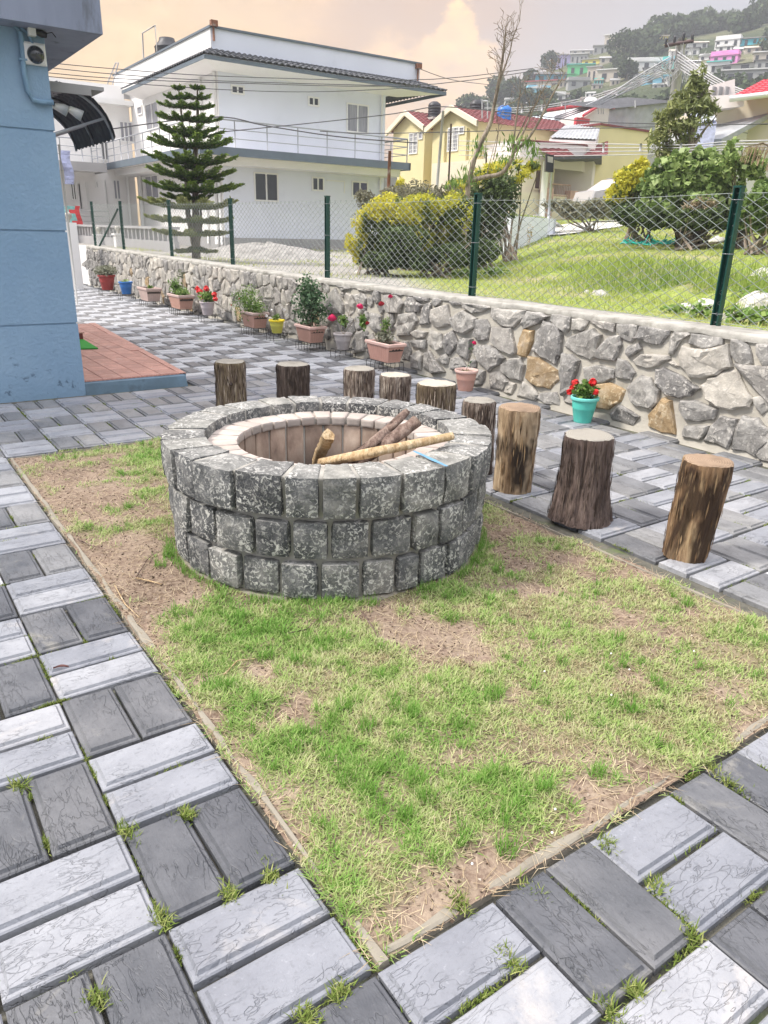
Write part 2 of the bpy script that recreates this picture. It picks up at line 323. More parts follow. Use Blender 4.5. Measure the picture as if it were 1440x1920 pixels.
leafmat('leaf_fresh',[(0,(.06,.13,.02)),(.6,(.14,.25,.05)),(1,(.32,.42,.13))])
leafmat('leaf_grey',[(0,(.12,.13,.08)),(.6,(.26,.27,.19)),(1,(.42,.42,.32))])
leafmat('leaf_gold',[(0,(.05,.07,.025)),(.45,(.15,.20,.045)),(.62,(.40,.43,.06)),(1,(.66,.60,.07))],.5,.35)
leafmat('leaf_dark',[(0,(.03,.045,.02)),(.6,(.085,.125,.04)),(1,(.20,.27,.08))])
leafmat('leaf_shrubgrey',[(0,(.10,.095,.06)),(.6,(.22,.21,.14)),(1,(.34,.33,.20))])
leafmat('leaf_vine',[(0,(.06,.11,.03)),(.4,(.19,.28,.08)),(.8,(.38,.47,.18)),(1,(.58,.60,.22))],.45,.3)
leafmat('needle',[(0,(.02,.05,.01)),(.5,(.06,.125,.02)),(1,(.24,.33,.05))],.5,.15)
leafmat('needle_dull',[(0,(.07,.09,.035)),(.5,(.18,.21,.08)),(1,(.36,.38,.14))],.5,.2)
leafmat('hill_leaf',[(0,(.02,.035,.02)),(.5,(.05,.075,.035)),(1,(.11,.14,.07))],.8,.1,0)
leafmat('straw',[(0,(.30,.22,.13)),(1,(.58,.48,.33))],.7,.1,.2)
plain('petal_red',(.72,.02,.02),.5,.2,20,.2,30); plain('petal_rose',(.62,.01,.10),.5,.2,20,.2,30); plain('petal_dark',(.38,.008,.02),.5,.2,20,.2,30); plain('petal_white',(.85,.83,.8),.5,.05,20,.2,30)
def mk_bark(name,c0,c1,c2,dark,da,sc=7,patch=1.6,pth=.55):
    m,nt,b=newmat(name); g=NT(nt); v=g.vec((1,1,.16)); v1=g.vec((1,1,.5))
    n=g.noise(v,sc*3,6,.75,.3); n1=g.noise(v1,sc*.7,4,.6,.4); n2=g.noise(v,sc*9,3,.6)
    c=g.ramp(n,[(.36,c0),(.5,c1),(.63,c2)]); c=g.mix(g.mr(n1,pth,pth+.07,0,da),c,dark); c=g.mix(g.mr(n2,.58,.7,0,.55),c,tuple(x*.35 for x in c0)); c=g.mix(g.mr(n2,.3,.42,.35,0),c,tuple(min(1,x*1.3) for x in c2))
    g.l(c,b.inputs['Base Color']); b.inputs['Roughness'].default_value=.8; b.inputs['Specular IOR Level'].default_value=.25; p=g.bump(n,1,.022,None); g.bump(n2,.7,.006,b,p); MAT[name]=m
mk_bark('bark_brown',(.10,.055,.03),(.25,.155,.085),(.46,.33,.19),(.035,.02,.012),.92,4.2,pth=.495)
mk_bark('bark_tan',(.15,.095,.055),(.31,.22,.135),(.48,.37,.25),(.02,.013,.01),.95,3.2,pth=.53)
mk_bark('bark_greybrown',(.055,.038,.032),(.12,.085,.072),(.20,.15,.13),(.06,.045,.04),.6,9)
mk_bark('bark_pale',(.07,.045,.035),(.21,.16,.13),(.48,.41,.35),(.04,.025,.02),.85,9,pth=.50)
mk_bark('bark_dark',(.025,.017,.014),(.06,.043,.036),(.12,.09,.078),(.025,.018,.015),.7,9)
mk_bark('bark_olive',(.08,.055,.035),(.18,.135,.085),(.32,.26,.17),(.06,.04,.025),.6,7)
mk_bark('bark_tree',(.14,.11,.08),(.26,.21,.16),(.38,.32,.26),(.07,.055,.04),.5,6)
mk_bark('stick_pale',(.40,.26,.13),(.58,.42,.24),(.72,.58,.38),(.18,.09,.04),.8,9,pth=.66)
mk_bark('driftwood',(.10,.065,.05),(.22,.15,.12),(.34,.26,.21),(.03,.02,.015),.8,9)
def mk_cut(name,c0,c1):
    m,nt,b=newmat(name); g=NT(nt); v=g.vec(rnd=False); w=g.n('ShaderNodeTexWave',wave_type='RINGS',rings_direction='Z'); g.l(v,w.inputs[0]); w.inputs['Scale'].default_value=26; w.inputs['Distortion'].default_value=3; w.inputs['Detail'].default_value=3
    vr=g.vec(); c=g.mix(g.mr(w.outputs['Fac'],0,1,.1,.65),c0,c1); c=g.mix(g.mr(g.noise(vr,6,5,.6),.48,.7,0,.6),c,tuple(x*.5 for x in c0)); g.l(c,b.inputs['Base Color']); b.inputs['Roughness'].default_value=.85; g.bump(g.noise(vr,60,4),.5,.004,b); MAT[name]=m
mk_cut('cut_tan',(.20,.13,.08),(.38,.28,.19)); mk_cut('cut_grey',(.20,.18,.15),(.38,.36,.31)); mk_cut('cut_pale',(.34,.30,.24),(.54,.50,.42))
plain('terracotta',(.60,.33,.26),.55,.08,6,.1,60,stain=((.62,.48,.42),4,.6,.4)); plain('terracotta_rim',(.74,.50,.43),.5,.07,6,.1,60)
plain('clay_brown',(.46,.26,.20),.55,.08,6,.1,60,stain=((.60,.45,.40),4,.6,.4)); plain('clay_dusty',(.50,.37,.33),.6,.08,6,.1,60); plain('pot_grey',(.42,.38,.37),.7,.12,9,.2,60,stain=((.62,.60,.58),5,.56,.6)); plain('pot_lilac',(.50,.44,.45),.6,.08,9,.1,60)
plain('pot_teal',(.09,.52,.43),.4,.06,6,.05,60); plain('pot_teal_rim',(.16,.60,.52),.4,.05,6,.05,60); plain('pot_red',(.30,.035,.03),.45,.08,6,.05,60); plain('pot_blue',(.02,.14,.42),.4,.08,6,.05,60); plain('pot_yellow',(.62,.58,.10),.5,.08,6,.05,60); plain('pot_yellow_rim',(.85,.66,.02),.4,.06,6,.05,60)
plain('potting_soil',(.06,.045,.035),.95,.4,30,.8,60,dist=.01)
plain('wire_black',(.02,.02,.02),.5,.1,9,0)
plain('post_green',(.008,.055,.042),.35,.12,6,.1,60); plain('chain_wire',(.26,.29,.27),.45,.15,9,0,metal=.3); plain('galv',(.45,.46,.48),.35,.1,9,0,metal=.6)
def mk_blue():
    m,nt,b=newmat('blue_plaster'); g=NT(nt); v=g.vec(rnd=False); n=g.noise(v,1.1,5,.6); c=g.mix(g.mr(n,.3,.7),(.185,.30,.43),(.245,.365,.49))
    n1=g.noise(v,7,7,.8,.2); z=g.n('ShaderNodeSeparateXYZ'); g.l(v,z.inputs[0]); lo=g.mr(z.outputs[2],.05,.75,1,0)
    pk=g.math('MULTIPLY',g.mr(n1,.60,.63),lo); c=g.mix(g.math('MULTIPLY',pk,.85),c,(.07,.13,.20)); st=g.noise(v,5,6,.7); c=g.mix(g.mr(st,.62,.8,0,.35),c,(.30,.42,.52))
    g.l(c,b.inputs['Base Color']); b.inputs['Roughness'].default_value=.6; p=g.bump(g.noise(v,26,4,.55),.55,.012,None); g.bump(pk,.6,-.01,b,p); MAT['blue_plaster']=m
mk_blue()
plain('blue_grey_slab',(.22,.25,.33),.8,.12,2,.3,30,stain=((.10,.11,.13),3,.58,.7),stretch=(2,2,.5)); plain('blue_pipe',(.17,.29,.41),.5,.08,4,.1,40)
plain('plinth_blue',(.10,.16,.21),.75,.2,4,.4,30,stain=((.05,.07,.09),5,.55,.6))
plain('terracotta_tile',(.56,.30,.24),.55,.18,9,.35,90,rnd=.18,stain=((.62,.42,.36),7,.55,.6)); m=MAT['terracotta_tile']; g=NT(m.node_tree); bk=g.n('ShaderNodeTexBrick'); g.l(g.n('ShaderNodeTexCoord').outputs['Object'],bk.inputs[0]); bk.inputs['Scale'].default_value=11; bk.inputs['Mortar Size'].default_value=.045; pb_=m.node_tree.nodes['Principled BSDF']; pv=pb_.inputs['Normal'].links[0].from_socket; g.bump(bk.outputs['Fac'],.9,-.006,pb_,pv); cc=pb_.inputs['Base Color'].links[0].from_socket; g.l(g.mix(g.math('MULTIPLY',bk.outputs['Fac'],.6),cc,(.20,.09,.07)),pb_.inputs['Base Color'])
plain('tile_red_riser',(.22,.04,.035),.5,.2,6,.2,40)
plain('mat_green',(.03,.26,.03),.9,.2,60,.6,200)
plain('white_wall',(.80,.78,.76),.8,.04,.6,.08,30,stain=((.60,.58,.56),.9,.6,.35)); plain('bluish_wall',(.73,.75,.83),.8,.04,.6,.08,30,stain=((.55,.57,.62),.9,.6,.35)); plain('slab_bluegrey',(.12,.15,.18),.7,.1,2,.1,30)
plain('white_trim',(.78,.77,.75),.5,.03,2,0); plain('roof_tile_dark',(.055,.058,.065),.7,.25,6,.4,30,stain=((.16,.16,.17),4,.55,.6)); plain('roof_tile_red',(.17,.033,.033),.6,.2,5,.4,30,stain=((.18,.04,.04),2,.55,.6)); plain('roof_red_bright',(.52,.05,.07),.55,.15,4,.4,20)
plain('glass_dark',(.025,.028,.032),.08,.2,2,0,spec=.8); plain('glass_curtain',(.28,.28,.31),.2,.35,5,.1,20,stretch=(6,6,.3)); plain('steel',(.36,.37,.40),.4,.05,4,0,metal=.3)
plain('yellow_wall',(.66,.58,.33),.85,.05,.7,.08,30,stain=((.54,.48,.32),.8,.6,.35)); plain('cream_wall',(.70,.63,.49),.85,.05,.7,.08,30,stain=((.56,.50,.42),.8,.6,.4)); plain('pinkwhite_wall',(.68,.62,.60),.85,.05,.7,.08,30,stain=((.5,.46,.44),.8,.6,.35))
plain('grey_wall',(.36,.35,.35),.85,.1,1,.1,30); plain('sheet_grey',(.33,.34,.35),.6,.2,2,.2,20,stain=((.42,.41,.38),1.5,.55,.5)); plain('sheet_light',(.48,.52,.56),.5,.1,2,.1,20,stain=((.36,.36,.34),1.5,.6,.4))
plain('tank_black',(.02,.02,.025),.5,.2,4,.1,20); plain('tank_blue',(.01,.16,.55),.4,.1,4,.1,20); plain('concrete',(.42,.40,.37),.9,.12,2,.4,25,stain=((.28,.27,.24),3,.58,.5)); plain('road_concrete',(.52,.50,.47),.9,.1,1,.3,25,stain=((.40,.37,.32),1.2,.58,.5))
plain('pole_grey',(.42,.41,.39),.7,.12,3,.2,30); plain('rust',(.20,.08,.04),.8,.3,9,.4,40,stain=((.45,.40,.36),5,.55,.7)); plain('lamp_black',(.015,.015,.018),.4,.1,9,0); plain('lamp_glass',(.35,.33,.28),.2,.1,9,0); plain('cable_white',(.42,.42,.43),.5,.1,9,0); plain('cable_dark',(.06,.06,.065),.5,.1,9,0)
plain('car_paint',(.42,.40,.40),.25,.03,2,0,spec=.7); plain('rubber',(.02,.02,.02),.8,.2,9,.1); plain('wood_dark',(.07,.035,.03),.5,.2,6,.2,stretch=(1,1,.2)); plain('picture_grey',(.24,.22,.24),.6,.4,9,0); plain('brick_pink',(.50,.33,.28),.85,.2,4,.4,20)
plain('net_cyan',(.03,.55,.48),.5,.2,9,0); plain('rubble',(.50,.47,.44),.95,.2,5,.8,20,rnd=.25); plain('camera_white',(.75,.75,.74),.35,.03,9,0); plain('blue_paint',(.11,.27,.42),.7,.1,30,.1); plain('flag_cloth',(.42,.44,.62),.8,.3,6,.1); plain('cloth_red',(.62,.05,.05),.8,.2,9,.1); plain('cloth_teal',(.25,.55,.52),.8,.2,9,.1)
for nme,c in dict(h_teal=(.03,.28,.38),h_green=(.10,.55,.22),h_aqua=(.10,.50,.45),h_sky=(.20,.48,.62),h_yellow=(.72,.60,.12),h_violet=(.36,.32,.56),h_pink=(.72,.25,.55),h_white=(.66,.65,.63),h_tan=(.48,.42,.35),h_cyan=(.05,.50,.62),h_dark=(.09,.09,.09),h_grey=(.33,.33,.32),h_redroof=(.45,.06,.06)).items(): plain(nme,c,.8,.1,.5,0)
leafmat('dead_leaf',[(0,(.16,.07,.06)),(1,(.3,.15,.12))])
# ============================================================ TERRAIN
LAWN=(0.0,4.76,-2.42,0.0)      # x0,x1,y0,y1
WY=-4.87; WZ=.93               # stone wall front plane, height
def wallz(x): return .93+.0085*max(0,x-8)
RIDGE_AZ=[(-5,6),(200,6),(500,7),(700,7),(835,200),(860,196),(900,192),(960,158),(1010,140),(1060,118),(1120,98),(1160,88),(1190,72),(1240,60),(1300,52),(1360,46),(1440,26),(1700,-10),(2400,-60),(4000,-60)]
_r=[ray(p,q) for p,q in RIDGE_AZ if 835<=p<=1700]; RAZ=[YAW-math.atan2(d[1],d[0]) for d in _r]; RTE=[d[2]/math.hypot(d[0],d[1]) for d in _r]
RAZ=[-2.5,RAZ[0]-.25,RAZ[0]-.05]+RAZ+[RAZ[-1]+.5,2.2]; RTE=[-.004,-.004,RTE[0]*.55]+RTE+[RTE[-1]*1.1,RTE[-1]*.8]
def terr(x,y):
    x=np.asarray(x,float); y=np.asarray(y,float)
    s=np.maximum(-y-5.2,0); w=ss((-y-.75*x-1)/4)
    z=.84+w*(.36*ss((s-2.6)/2.2)+.062*np.maximum(s-5,0)*np.where(s>5,1,0))
    z=np.minimum(z,3.4+0*z); z=z+.05*(fbm(x*.5,y*.5)-.5)+w*.18*(fbm(x*1.3+9,y*1.3,0,2)-.5)*ss((s-1.5)/2)*ss((9-s)/3)
    z=np.where(y>-5.0,-.03,z)
    # hillside
    dx,dy=x-CAM[0],y-CAM[1]; r=np.hypot(dx,dy)+1e-6; a=np.arctan2(dy,dx)
    da=(YAW-a+np.pi)%(2*np.pi)-np.pi
    te=np.interp(da,RAZ,RTE); te=np.where(da>1.6,.12,te)
    RR=235.; t=np.clip((r-62)/(RR-62),0,1); zr=CAM[2]+te*RR
    prof=t**1.12; hill=zr*prof; beyond=np.clip((r-RR)/180,0,1); hill=hill*(1-beyond*.5)
    hill=hill+ss(t*3)*(te>.01)*3.0*(fbm(x*.03,y*.03,3)-.5)*(1-ss((t-.85)/.15)*.8)
    return np.where(r>62,z*(1-ss((r-62)/40))+np.maximum(hill,z*ss((r-62)/40)*.6),z)
def ground_at(px,py,r0=6,r1=420):
    d=ray(px,py); rr=np.linspace(r0,r1,3000); P=CAM+d*(rr/math.hypot(d[0],d[1]))[:,None]
    z=terr(P[:,0],P[:,1]); k=np.argmax(P[:,2]<=z) if (P[:,2]<=z).any() else len(rr)-1
    return P[k]
# near ground under the patio
b=MB(); b.box(-12,30,-4.95,14,-.30,-.035); b.build('joint_ground','joint_soil')['kind']='structure'
def grid_terrain(name,us,vs,fn,mat,tintfn=None):
    U,V=np.meshgrid(us,vs,indexing='ij'); X,Y=fn(U,V); Z=terr(X,Y); n,m=U.shape
    P=np.stack([X,Y,Z],-1).reshape(-1,3); i=np.arange(n*m).reshape(n,m)
    Fq=np.stack([i[:-1,:-1],i[1:,:-1],i[1:,1:],i[:-1,1:]],-1).reshape(-1,4)
    o=link(name,npmesh(name,P,Fq,tint=None if tintfn is None else tintfn(P[:,0],P[:,1]).ravel(),smooth=True),mat); o['kind']='structure'; return o
def grassy(x,y):
    s=-y-5.2; w=ss((-y-.62*x-.6)/1.2+.6*(fbm(x*.8,y*.8)-.5)); return w
grid_terrain('vacant_lot',np.linspace(-8,62,230),np.linspace(-62,-5.15,220),lambda U,V:(U,V),'lot_ground',grassy)
grid_terrain('left_yard',np.linspace(30,62,20),np.linspace(-5.15,60,30),lambda U,V:(U,V),'lot_ground',lambda x,y:0*x)
th=np.radians(np.linspace(-125,25,220)); rr=np.concatenate([np.linspace(62,240,110),np.linspace(250,420,12)])
grid_terrain('hillside',th,rr,lambda U,V:(CAM[0]+V*np.cos(U),CAM[1]+V*np.sin(U)),'hill_ground')
# far flat country all round, well below
b=MB(); b.box(-425,425,-425,425,-4,-3); b.build('far_ground','hill_ground')['kind']='structure'
# ============================================================ PAVING
mv=M*.98
paving=bpy.data.objects.new('paving',None); COL.objects.link(paving); paving['kind']='structure'
def paver_mesh(lx,ly,nm):
    b=MB(); a=.009
    # outer body, recessed lip, raised slate-cut face
    x,y=lx/2,ly/2; l=.013
    ring=[(x,y,-.05),(x,y,-.014),(x-.004,y-.004,-.010),(x-l,y-l,-.010),(x-l-.006,y-l-.006,0)]
    v=[];f=[]
    for (p,q,z) in ring: v+=[(-p,-q,z),(p,-q,z),(p,q,z),(-p,q,z)]
    for i in range(len(ring)-1):
        for k in range(4): n=(k+1)%4; f.append((i*4+k,i*4+n,i*4+4+n,i*4+4+k))
    o=(len(ring)-1)*4; f.append((o,o+1,o+2,o+3)); b.add(v,f); return b
GAPM=.014
pb=paver_mesh(M-GAPM,mv/2-GAPM,'p'); PL=pb.mesh('paver'); PL.materials.append(MAT['paver_light'])
pb2=paver_mesh(mv-GAPM,M/2-GAPM,'p'); PD=pb2.mesh('paver'); PD.materials.append(MAT['paver_dark']); PDD=pb2.mesh('paver'); PDD.materials.append(MAT['paver_dark_sheen'])
cand=[]
for iu in range(-8,60):
    for iv in range(-16,24):
        # module cell u iu..iu+1, v iv..iv+1 ; x=u*M , y=-v*mv
        light=(iu+iv)%2!=0
        for h in (0,1):
            if light: cx,cy,hx,hy=(iu+.25+.5*h)*M,-(iv+.5)*mv,M/4,mv/2   # long side across
            else:     cx,cy,hx,hy=(iu+.5)*M,-(iv+.25+.5*h)*mv,M/2,mv/4
            x0,x1,y0,y1=cx-hx,cx+hx,cy-hy,cy+hy
            e=.03
            if x1>LAWN[0]+e and x0<LAWN[1]-e and y1>LAWN[2]+e and y0<LAWN[3]-e: 
                if not(y1-LAWN[2]<hy*2*.9 and False): continue
            if cy<WY+.02 or (x1>6.86 and y1>-1.04) : continue
            if cx>6.6 and cx<13 and cy>-2.2: continue
            px,py,z=proj((cx,cy,0))
            if z<.12 or px<-3000 or px>5000 or py<500 or (cx<-2.2): continue
            cand.append((z,light,cx,cy,h,px,py,x1-x0,y1-y0))
# strip of narrow pavers at the lawn's right side (cut modules)
cand.sort(key=lambda c:(not(-40<c[5]<1480 and c[6]<1990),c[0]))
sb=MB(); sbd=MB(); sbk=MB(); sbl=MB()
for i,(z,light,cx,cy,h,px,py,ex,ey) in enumerate(cand):
    dusty=lambda a,c: max((a-3.4)*.7,(-2.5-c)*1.1)+random.uniform(-.8,.8)>0  # picks far and right-hand pavers for the painted sky sheen, not for dust
    rz=random.gauss(0,.006); dz=random.gauss(0,.0018)
    if i<300:
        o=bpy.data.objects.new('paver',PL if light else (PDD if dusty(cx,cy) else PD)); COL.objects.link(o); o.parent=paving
        o.location=(cx,cy,dz); 
        o.rotation_euler=(random.gauss(0,.004),random.gauss(0,.004),(math.pi/2 if light else 0)+rz)
    else:
        t=(pb if light else pb2); M4=Matrix.Translation((cx,cy,dz))@Matrix.Rotation((math.pi/2 if light else 0)+rz,4,'Z')
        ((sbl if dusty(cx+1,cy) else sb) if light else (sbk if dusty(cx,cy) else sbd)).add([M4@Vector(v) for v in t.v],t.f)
for bb,mm in ((sb,'paver_light'),(sbd,'paver_dark'),(sbk,'paver_dark_sheen'),(sbl,'paver_light_sheen')):
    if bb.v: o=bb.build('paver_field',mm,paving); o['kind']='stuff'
    # per-paver variation
# concrete edging strips round the lawn (own little kerbs)
def strip(pts,w,name,mat,z0,z1,parent=None,seg=.06,jit=.006):
    b=MB(); n=len(pts); V=[]
    P=[]
    for (a,c) in zip(pts[:-1],pts[1:]):
        L_=math.dist(a,c); k=max(1,int(L_/seg))
        for i in range(k): t=i/k; P.append((a[0]+(c[0]-a[0])*t,a[1]+(c[1]-a[1])*t))
    P.append(pts[-1]); v=[];f=[]
    for i,p in enumerate(P):
        q=P[min(i+1,len(P)-1)]; o=P[max(i-1,0)]; dx,dy=q[0]-o[0],q[1]-o[1]; l=math.hypot(dx,dy); nx,ny=-dy/l,dx/l
        j0=(fbm(i*.35,3.1)-.5)*jit*4; j1=(fbm(i*.3,8.1)-.5)*jit*6; hz=z1+(fbm(i*.5,1.7)-.5)*.006
        v+=[(p[0]+nx*(w/2+j1),p[1]+ny*(w/2+j1),z0),(p[0]+nx*(w/2+j1-.004),p[1]+ny*(w/2+j1-.004),hz-.004),(p[0]+nx*(w/2-.012+j1),p[1]+ny*(w/2-.012+j1),hz),(p[0]-nx*(w/2-.008+j0),p[1]-ny*(w/2-.008+j0),hz),(p[0]-nx*(w/2+j0),p[1]-ny*(w/2+j0),z0)]
    for i in range(len(P)-1):
        for k in range(4): f.append((i*5+k,i*5+k+1,i*5+6+k,i*5+5+k))
    f+=[(0,1,2,3,4),tuple((len(P)-1)*5+k for k in (4,3,2,1,0))]; b.add(v,f); o=b.build(name,mat,parent); return o
x0,x1,y0,y1=LAWN
edging=bpy.data.objects.new('lawn_edging',None); COL.objects.link(edging); edging['kind']='structure'
for k_,ps in enumerate(([(x0-.0,y1-.03),(x1,y1-.03)],[(x1-.03,y1-.07),(x1-.03,y0+.07)],[(x1,y0+.035),(x0-.02,y0+.035)],[(x0+.03,y0+.07),(x0+.03,y1-.05)])): 
    strip(ps,.030,'edging_strip','edging',-.04,(-.009 if k_==3 else -.004+.001*k_),edging)
# ============================================================ LAWN
def lp(px,py): return at(px,py,2,0)[:2]
BARE=[((150,930),.42,.9),((110,880),.30,.8),((250,1040),.30,1),((330,1110),.16,.8),((215,1090),.22,1),((820,1210),.20,1.),((740,1170),.13,.8),((470,1260),.09,1),((540,1330),.07,.9),((560,1300),.06,.7),((1150,1500),.12,.9),((1080,1480),.08,.7),((1000,980),.20,.9),((960,1040),.18,.85),((930,1000),.14,.9),((1060,1060),.18,.75),((1180,1060),.15,.8),((1300,1140),.12,.6),((1400,1330),.12,.8),((900,1640),.07,.9),((760,1720),.06,.6),((400,1330),.05,.9),((450,1420),.05,.9),((350,1270),.06,.8),((520,1520),.05,.8),((240,1160),.10,.9),((1230,1430),.09,.8),((700,1130),.10,.5),((340,880),.12,.3),((60,860),.15,.9),((860,1180),.12,.8),((980,1100),.14,.7),((620,1640),.03,.6)]
GREEN=[((260,860),.30,.9),((250,930),.18,.8),((290,970),.14,.8),((420,1150),.22,1),((560,1180),.25,1),((400,1210),.16,1),((460,1210),.1,.9),((700,1260),.22,.8),((760,1340),.2,.9),((900,1310),.22,.8),((640,1400),.2,.9),((760,1480),.18,.9),((720,1560),.18,.8),((1140,1330),.2,.6),((950,1500),.16,.7),((980,1200),.2,.6),((1200,1200),.2,.5),((850,1130),.2,.7),((920,1080),.08,1),((650,1120),.2,.8),((500,1400),.1,.7),((300,1050),.07,1),((1250,1280),.2,.5),((1010,960),.15,.6),((860,1580),.12,.7),((690,1690),.1,.6)]
BP=[(lp(*p),r,w) for p,r,w in BARE]; GP=[(lp(*p),r,w) for p,r,w in GREEN]
PC=(2.345,-1.262)
def dens(x,y):
    n=fbm(x*3.2,y*3.2,0,3); n2=fbm(x*9,y*9,2,2)
    d=.60+(n-.5)*1.3+(n2-.5)*1.5
    nx=x+(fbm(x*4,y*4,5)-.5)*.22; ny=y+(fbm(x*4,y*4,9)-.5)*.22
    for (p,r,w) in BP: d=d-w*1.1*np.exp(-((nx-p[0])**2+(ny-p[1])**2)/(r*r*.8))
    for (p,r,w) in GP: d=d+w*.55*np.exp(-((nx-p[0])**2+(ny-p[1])**2)/(r*r*.9))
    e=np.minimum(np.minimum(x-LAWN[0],LAWN[1]-x),np.minimum(y-LAWN[2],LAWN[3]-y)); d=d-.45*(1-ss((e-.02)/.10))
    return np.clip(d,0,1)
def green(x,y):
    g=.40+(fbm(x*2+4,y*2+1,0,3)-.5)*.7+(fbm(x*13+4,y*13+1,0,2)-.5)*1.0
    for (p,r,w) in GP: g=g+w*.16*np.exp(-((x-p[0])**2+(y-p[1])**2)/(r*r))
    return np.clip(g,0,1)
us=np.linspace(LAWN[0]+.012,LAWN[1]-.012,300); vs=np.linspace(LAWN[2]+.012,LAWN[3]-.012,150)
U,V=np.meshgrid(us,vs,indexing='ij'); D=dens(U,V)
Z=-.012+.016*(fbm(U*6,V*6,1)-.5)*2+.018*D*(fbm(U*16,V*16,4,2))+.006*(fbm(U*50,V*50,2,2)-.5)
i=np.arange(U.size).reshape(U.shape); Fq=np.stack([i[:-1,:-1],i[1:,:-1],i[1:,1:],i[:-1,1:]],-1).reshape(-1,4)
link('soil',npmesh('soil',np.stack([U,V,Z],-1).reshape(-1,3),Fq,tint=(D*.9).ravel(),smooth=True),'soil')['kind']='structure'
def soilz(x,y): return -.012+.016*(fbm(x*6,y*6,1)-.5)*2+.018*dens(x,y)*(fbm(x*16,y*16,4,2))
def blades(name,x,y,z,h,lean,w,tint,mat,ang=None,kind='stuff',parent=None):
    n=len(x); a=rng.random(n)*2*np.pi if ang is None else ang; dx,dy=np.cos(a),np.sin(a); px,py=-dy,dx
    lean=np.asarray(lean); up=np.sqrt(np.clip(1-lean**2,.02,1)); w=np.broadcast_to(w,(n,))
    def pt(t,side,k): # curved blade
        ho=h*(lean*t*(.6+.6*t)); ve=h*up*(t-.22*t*t*lean)
        return np.stack([x+dx*ho+px*side*w*k,y+dy*ho+py*side*w*k,z+ve],-1)
    V=np.stack([pt(0,-1,.5),pt(0,1,.5),pt(.5,1,.42),pt(.5,-1,.42),pt(1,0,0)],1).reshape(-1,3)
    b0=np.arange(n)[:,None]*5; q=np.concatenate([b0+0,b0+1,b0+2,b0+3],1); t3=np.concatenate([b0+3,b0+2,b0+4],1)
    me=bpy.data.meshes.new(name); me.vertices.add(n*5); me.vertices.foreach_set('co',V.astype(np.float32).ravel())
    li=np.concatenate([q,t3],1).ravel().astype(np.int32); me.loops.add(n*7); me.loops.foreach_set('vertex_index',li)
    ls=np.stack([np.arange(n)*7,np.arange(n)*7+4],1).ravel().astype(np.int32); me.polygons.add(n*2); me.polygons.foreach_set('loop_start',ls)
    at_=me.attributes.new('tint','FLOAT','POINT'); at_.data.foreach_set('value',np.repeat(np.clip(tint,0,1),5).astype(np.float32))
    me.update(calc_edges=True); o=link(name,me,mat,parent)
    if kind: o['kind']=kind
    return o
def scatter(n,x0,x1,y0,y1,pf):
    x=x0+(x1-x0)*rng.random(n); y=y0+(y1-y0)*rng.random(n); k=rng.random(n)<pf(x,y); return x[k],y[k]
inpit=lambda x,y: np.hypot(x-PC[0],y-PC[1])<.84
# low, pale, mown grass
nearw=lambda x,y: np.clip(2.6/np.hypot(x-CAM[0],y-CAM[1]),.35,1.)
x,y=scatter(400000,LAWN[0]+.0,LAWN[1]-.0,LAWN[2]+.0,LAWN[3]-.0,lambda x,y:(dens(x,y)**1.25)*nearw(x,y)*~inpit(x,y))
g_=green(x,y); n=len(x); ds=np.hypot(x-CAM[0],y-CAM[1]); 
blades('grass',x,y,soilz(x,y)-.003,(.016+.027*rng.random(n))*(.75+.4*g_),.45+.52*rng.random(n),.0021+.0016*rng.random(n)+.0004*ds,g_*.72+.5*(rng.random(n)-.36),'grass')
x,y=scatter(16000,LAWN[0],LAWN[1],LAWN[2],LAWN[3],lambda x,y:(1.1-dens(x,y))*nearw(x,y)*~inpit(x,y)); P_=np.stack([x,y,soilz(x,y)+.002],1); leaves('soil_crumbs',P_,.009,'crumb',None,rng.random(len(x))**2,aspect=1.2,kind='stuff')
# bright upright tufts
TX=[];TY=[];TH=[]
TUFT=[(760,1530),(710,1440),(780,1465),(740,1330),(775,1340),(920,1310),(1180,1330),(300,1060),(315,1040),(590,1110),(935,1070),(1160,1200),(850,1160),(1230,1280),(1020,1480),(920,1450),(640,1330),(860,1360),(570,1370),(550,1410),(690,1370),(240,950),(420,1290),(800,1500),(690,1480),(650,1460),(1290,1130),(1120,1450),(950,1590),(600,1200),(500,1230),(380,1180),(450,1160),(560,1240),(930,1300)]
for p in TUFT:
    c=lp(*p); k=70; r=.03*np.sqrt(rng.random(k)); a=rng.random(k)*6.283; TX.append(c[0]+r*np.cos(a)); TY.append(c[1]+r*np.sin(a)); TH.append(np.full(k,1.))
xx,yy=scatter(2300,LAWN[0]+.1,LAWN[1]-.1,LAWN[2]+.1,LAWN[3]-.1,lambda x,y:(.25+green(x,y)*1.3)*(dens(x,y)>.38)*.5*~inpit(x,y))
for a_,b_ in zip(xx,yy):
    k=20; r=.016*np.sqrt(rng.random(k)); a=rng.random(k)*6.283; TX.append(a_+r*np.cos(a)); TY.append(b_+r*np.sin(a)); TH.append(np.full(k,.5+.5*rng.random()))
# fringe of longer grass at the foot of the pit
k=4200; a=rng.random(k)*6.283; keep=(fbm(np.cos(a)*5,np.sin(a)*5,3)>.38); a=a[keep]; r=.84+.05*rng.random(len(a)); TX.append(PC[0]+r*np.cos(a)); TY.append(PC[1]+r*np.sin(a)); TH.append(.5+.6*rng.random(len(a)))
x=np.concatenate(TX);y=np.concatenate(TY);h=np.concatenate(TH); n=len(x)
blades('tall_grass',x,y,soilz(x,y)-.003,(.03+.045*rng.random(n))*h,.15+.6*rng.random(n),.0022+.001*rng.random(n),.68+.35*rng.random(n),'grass')
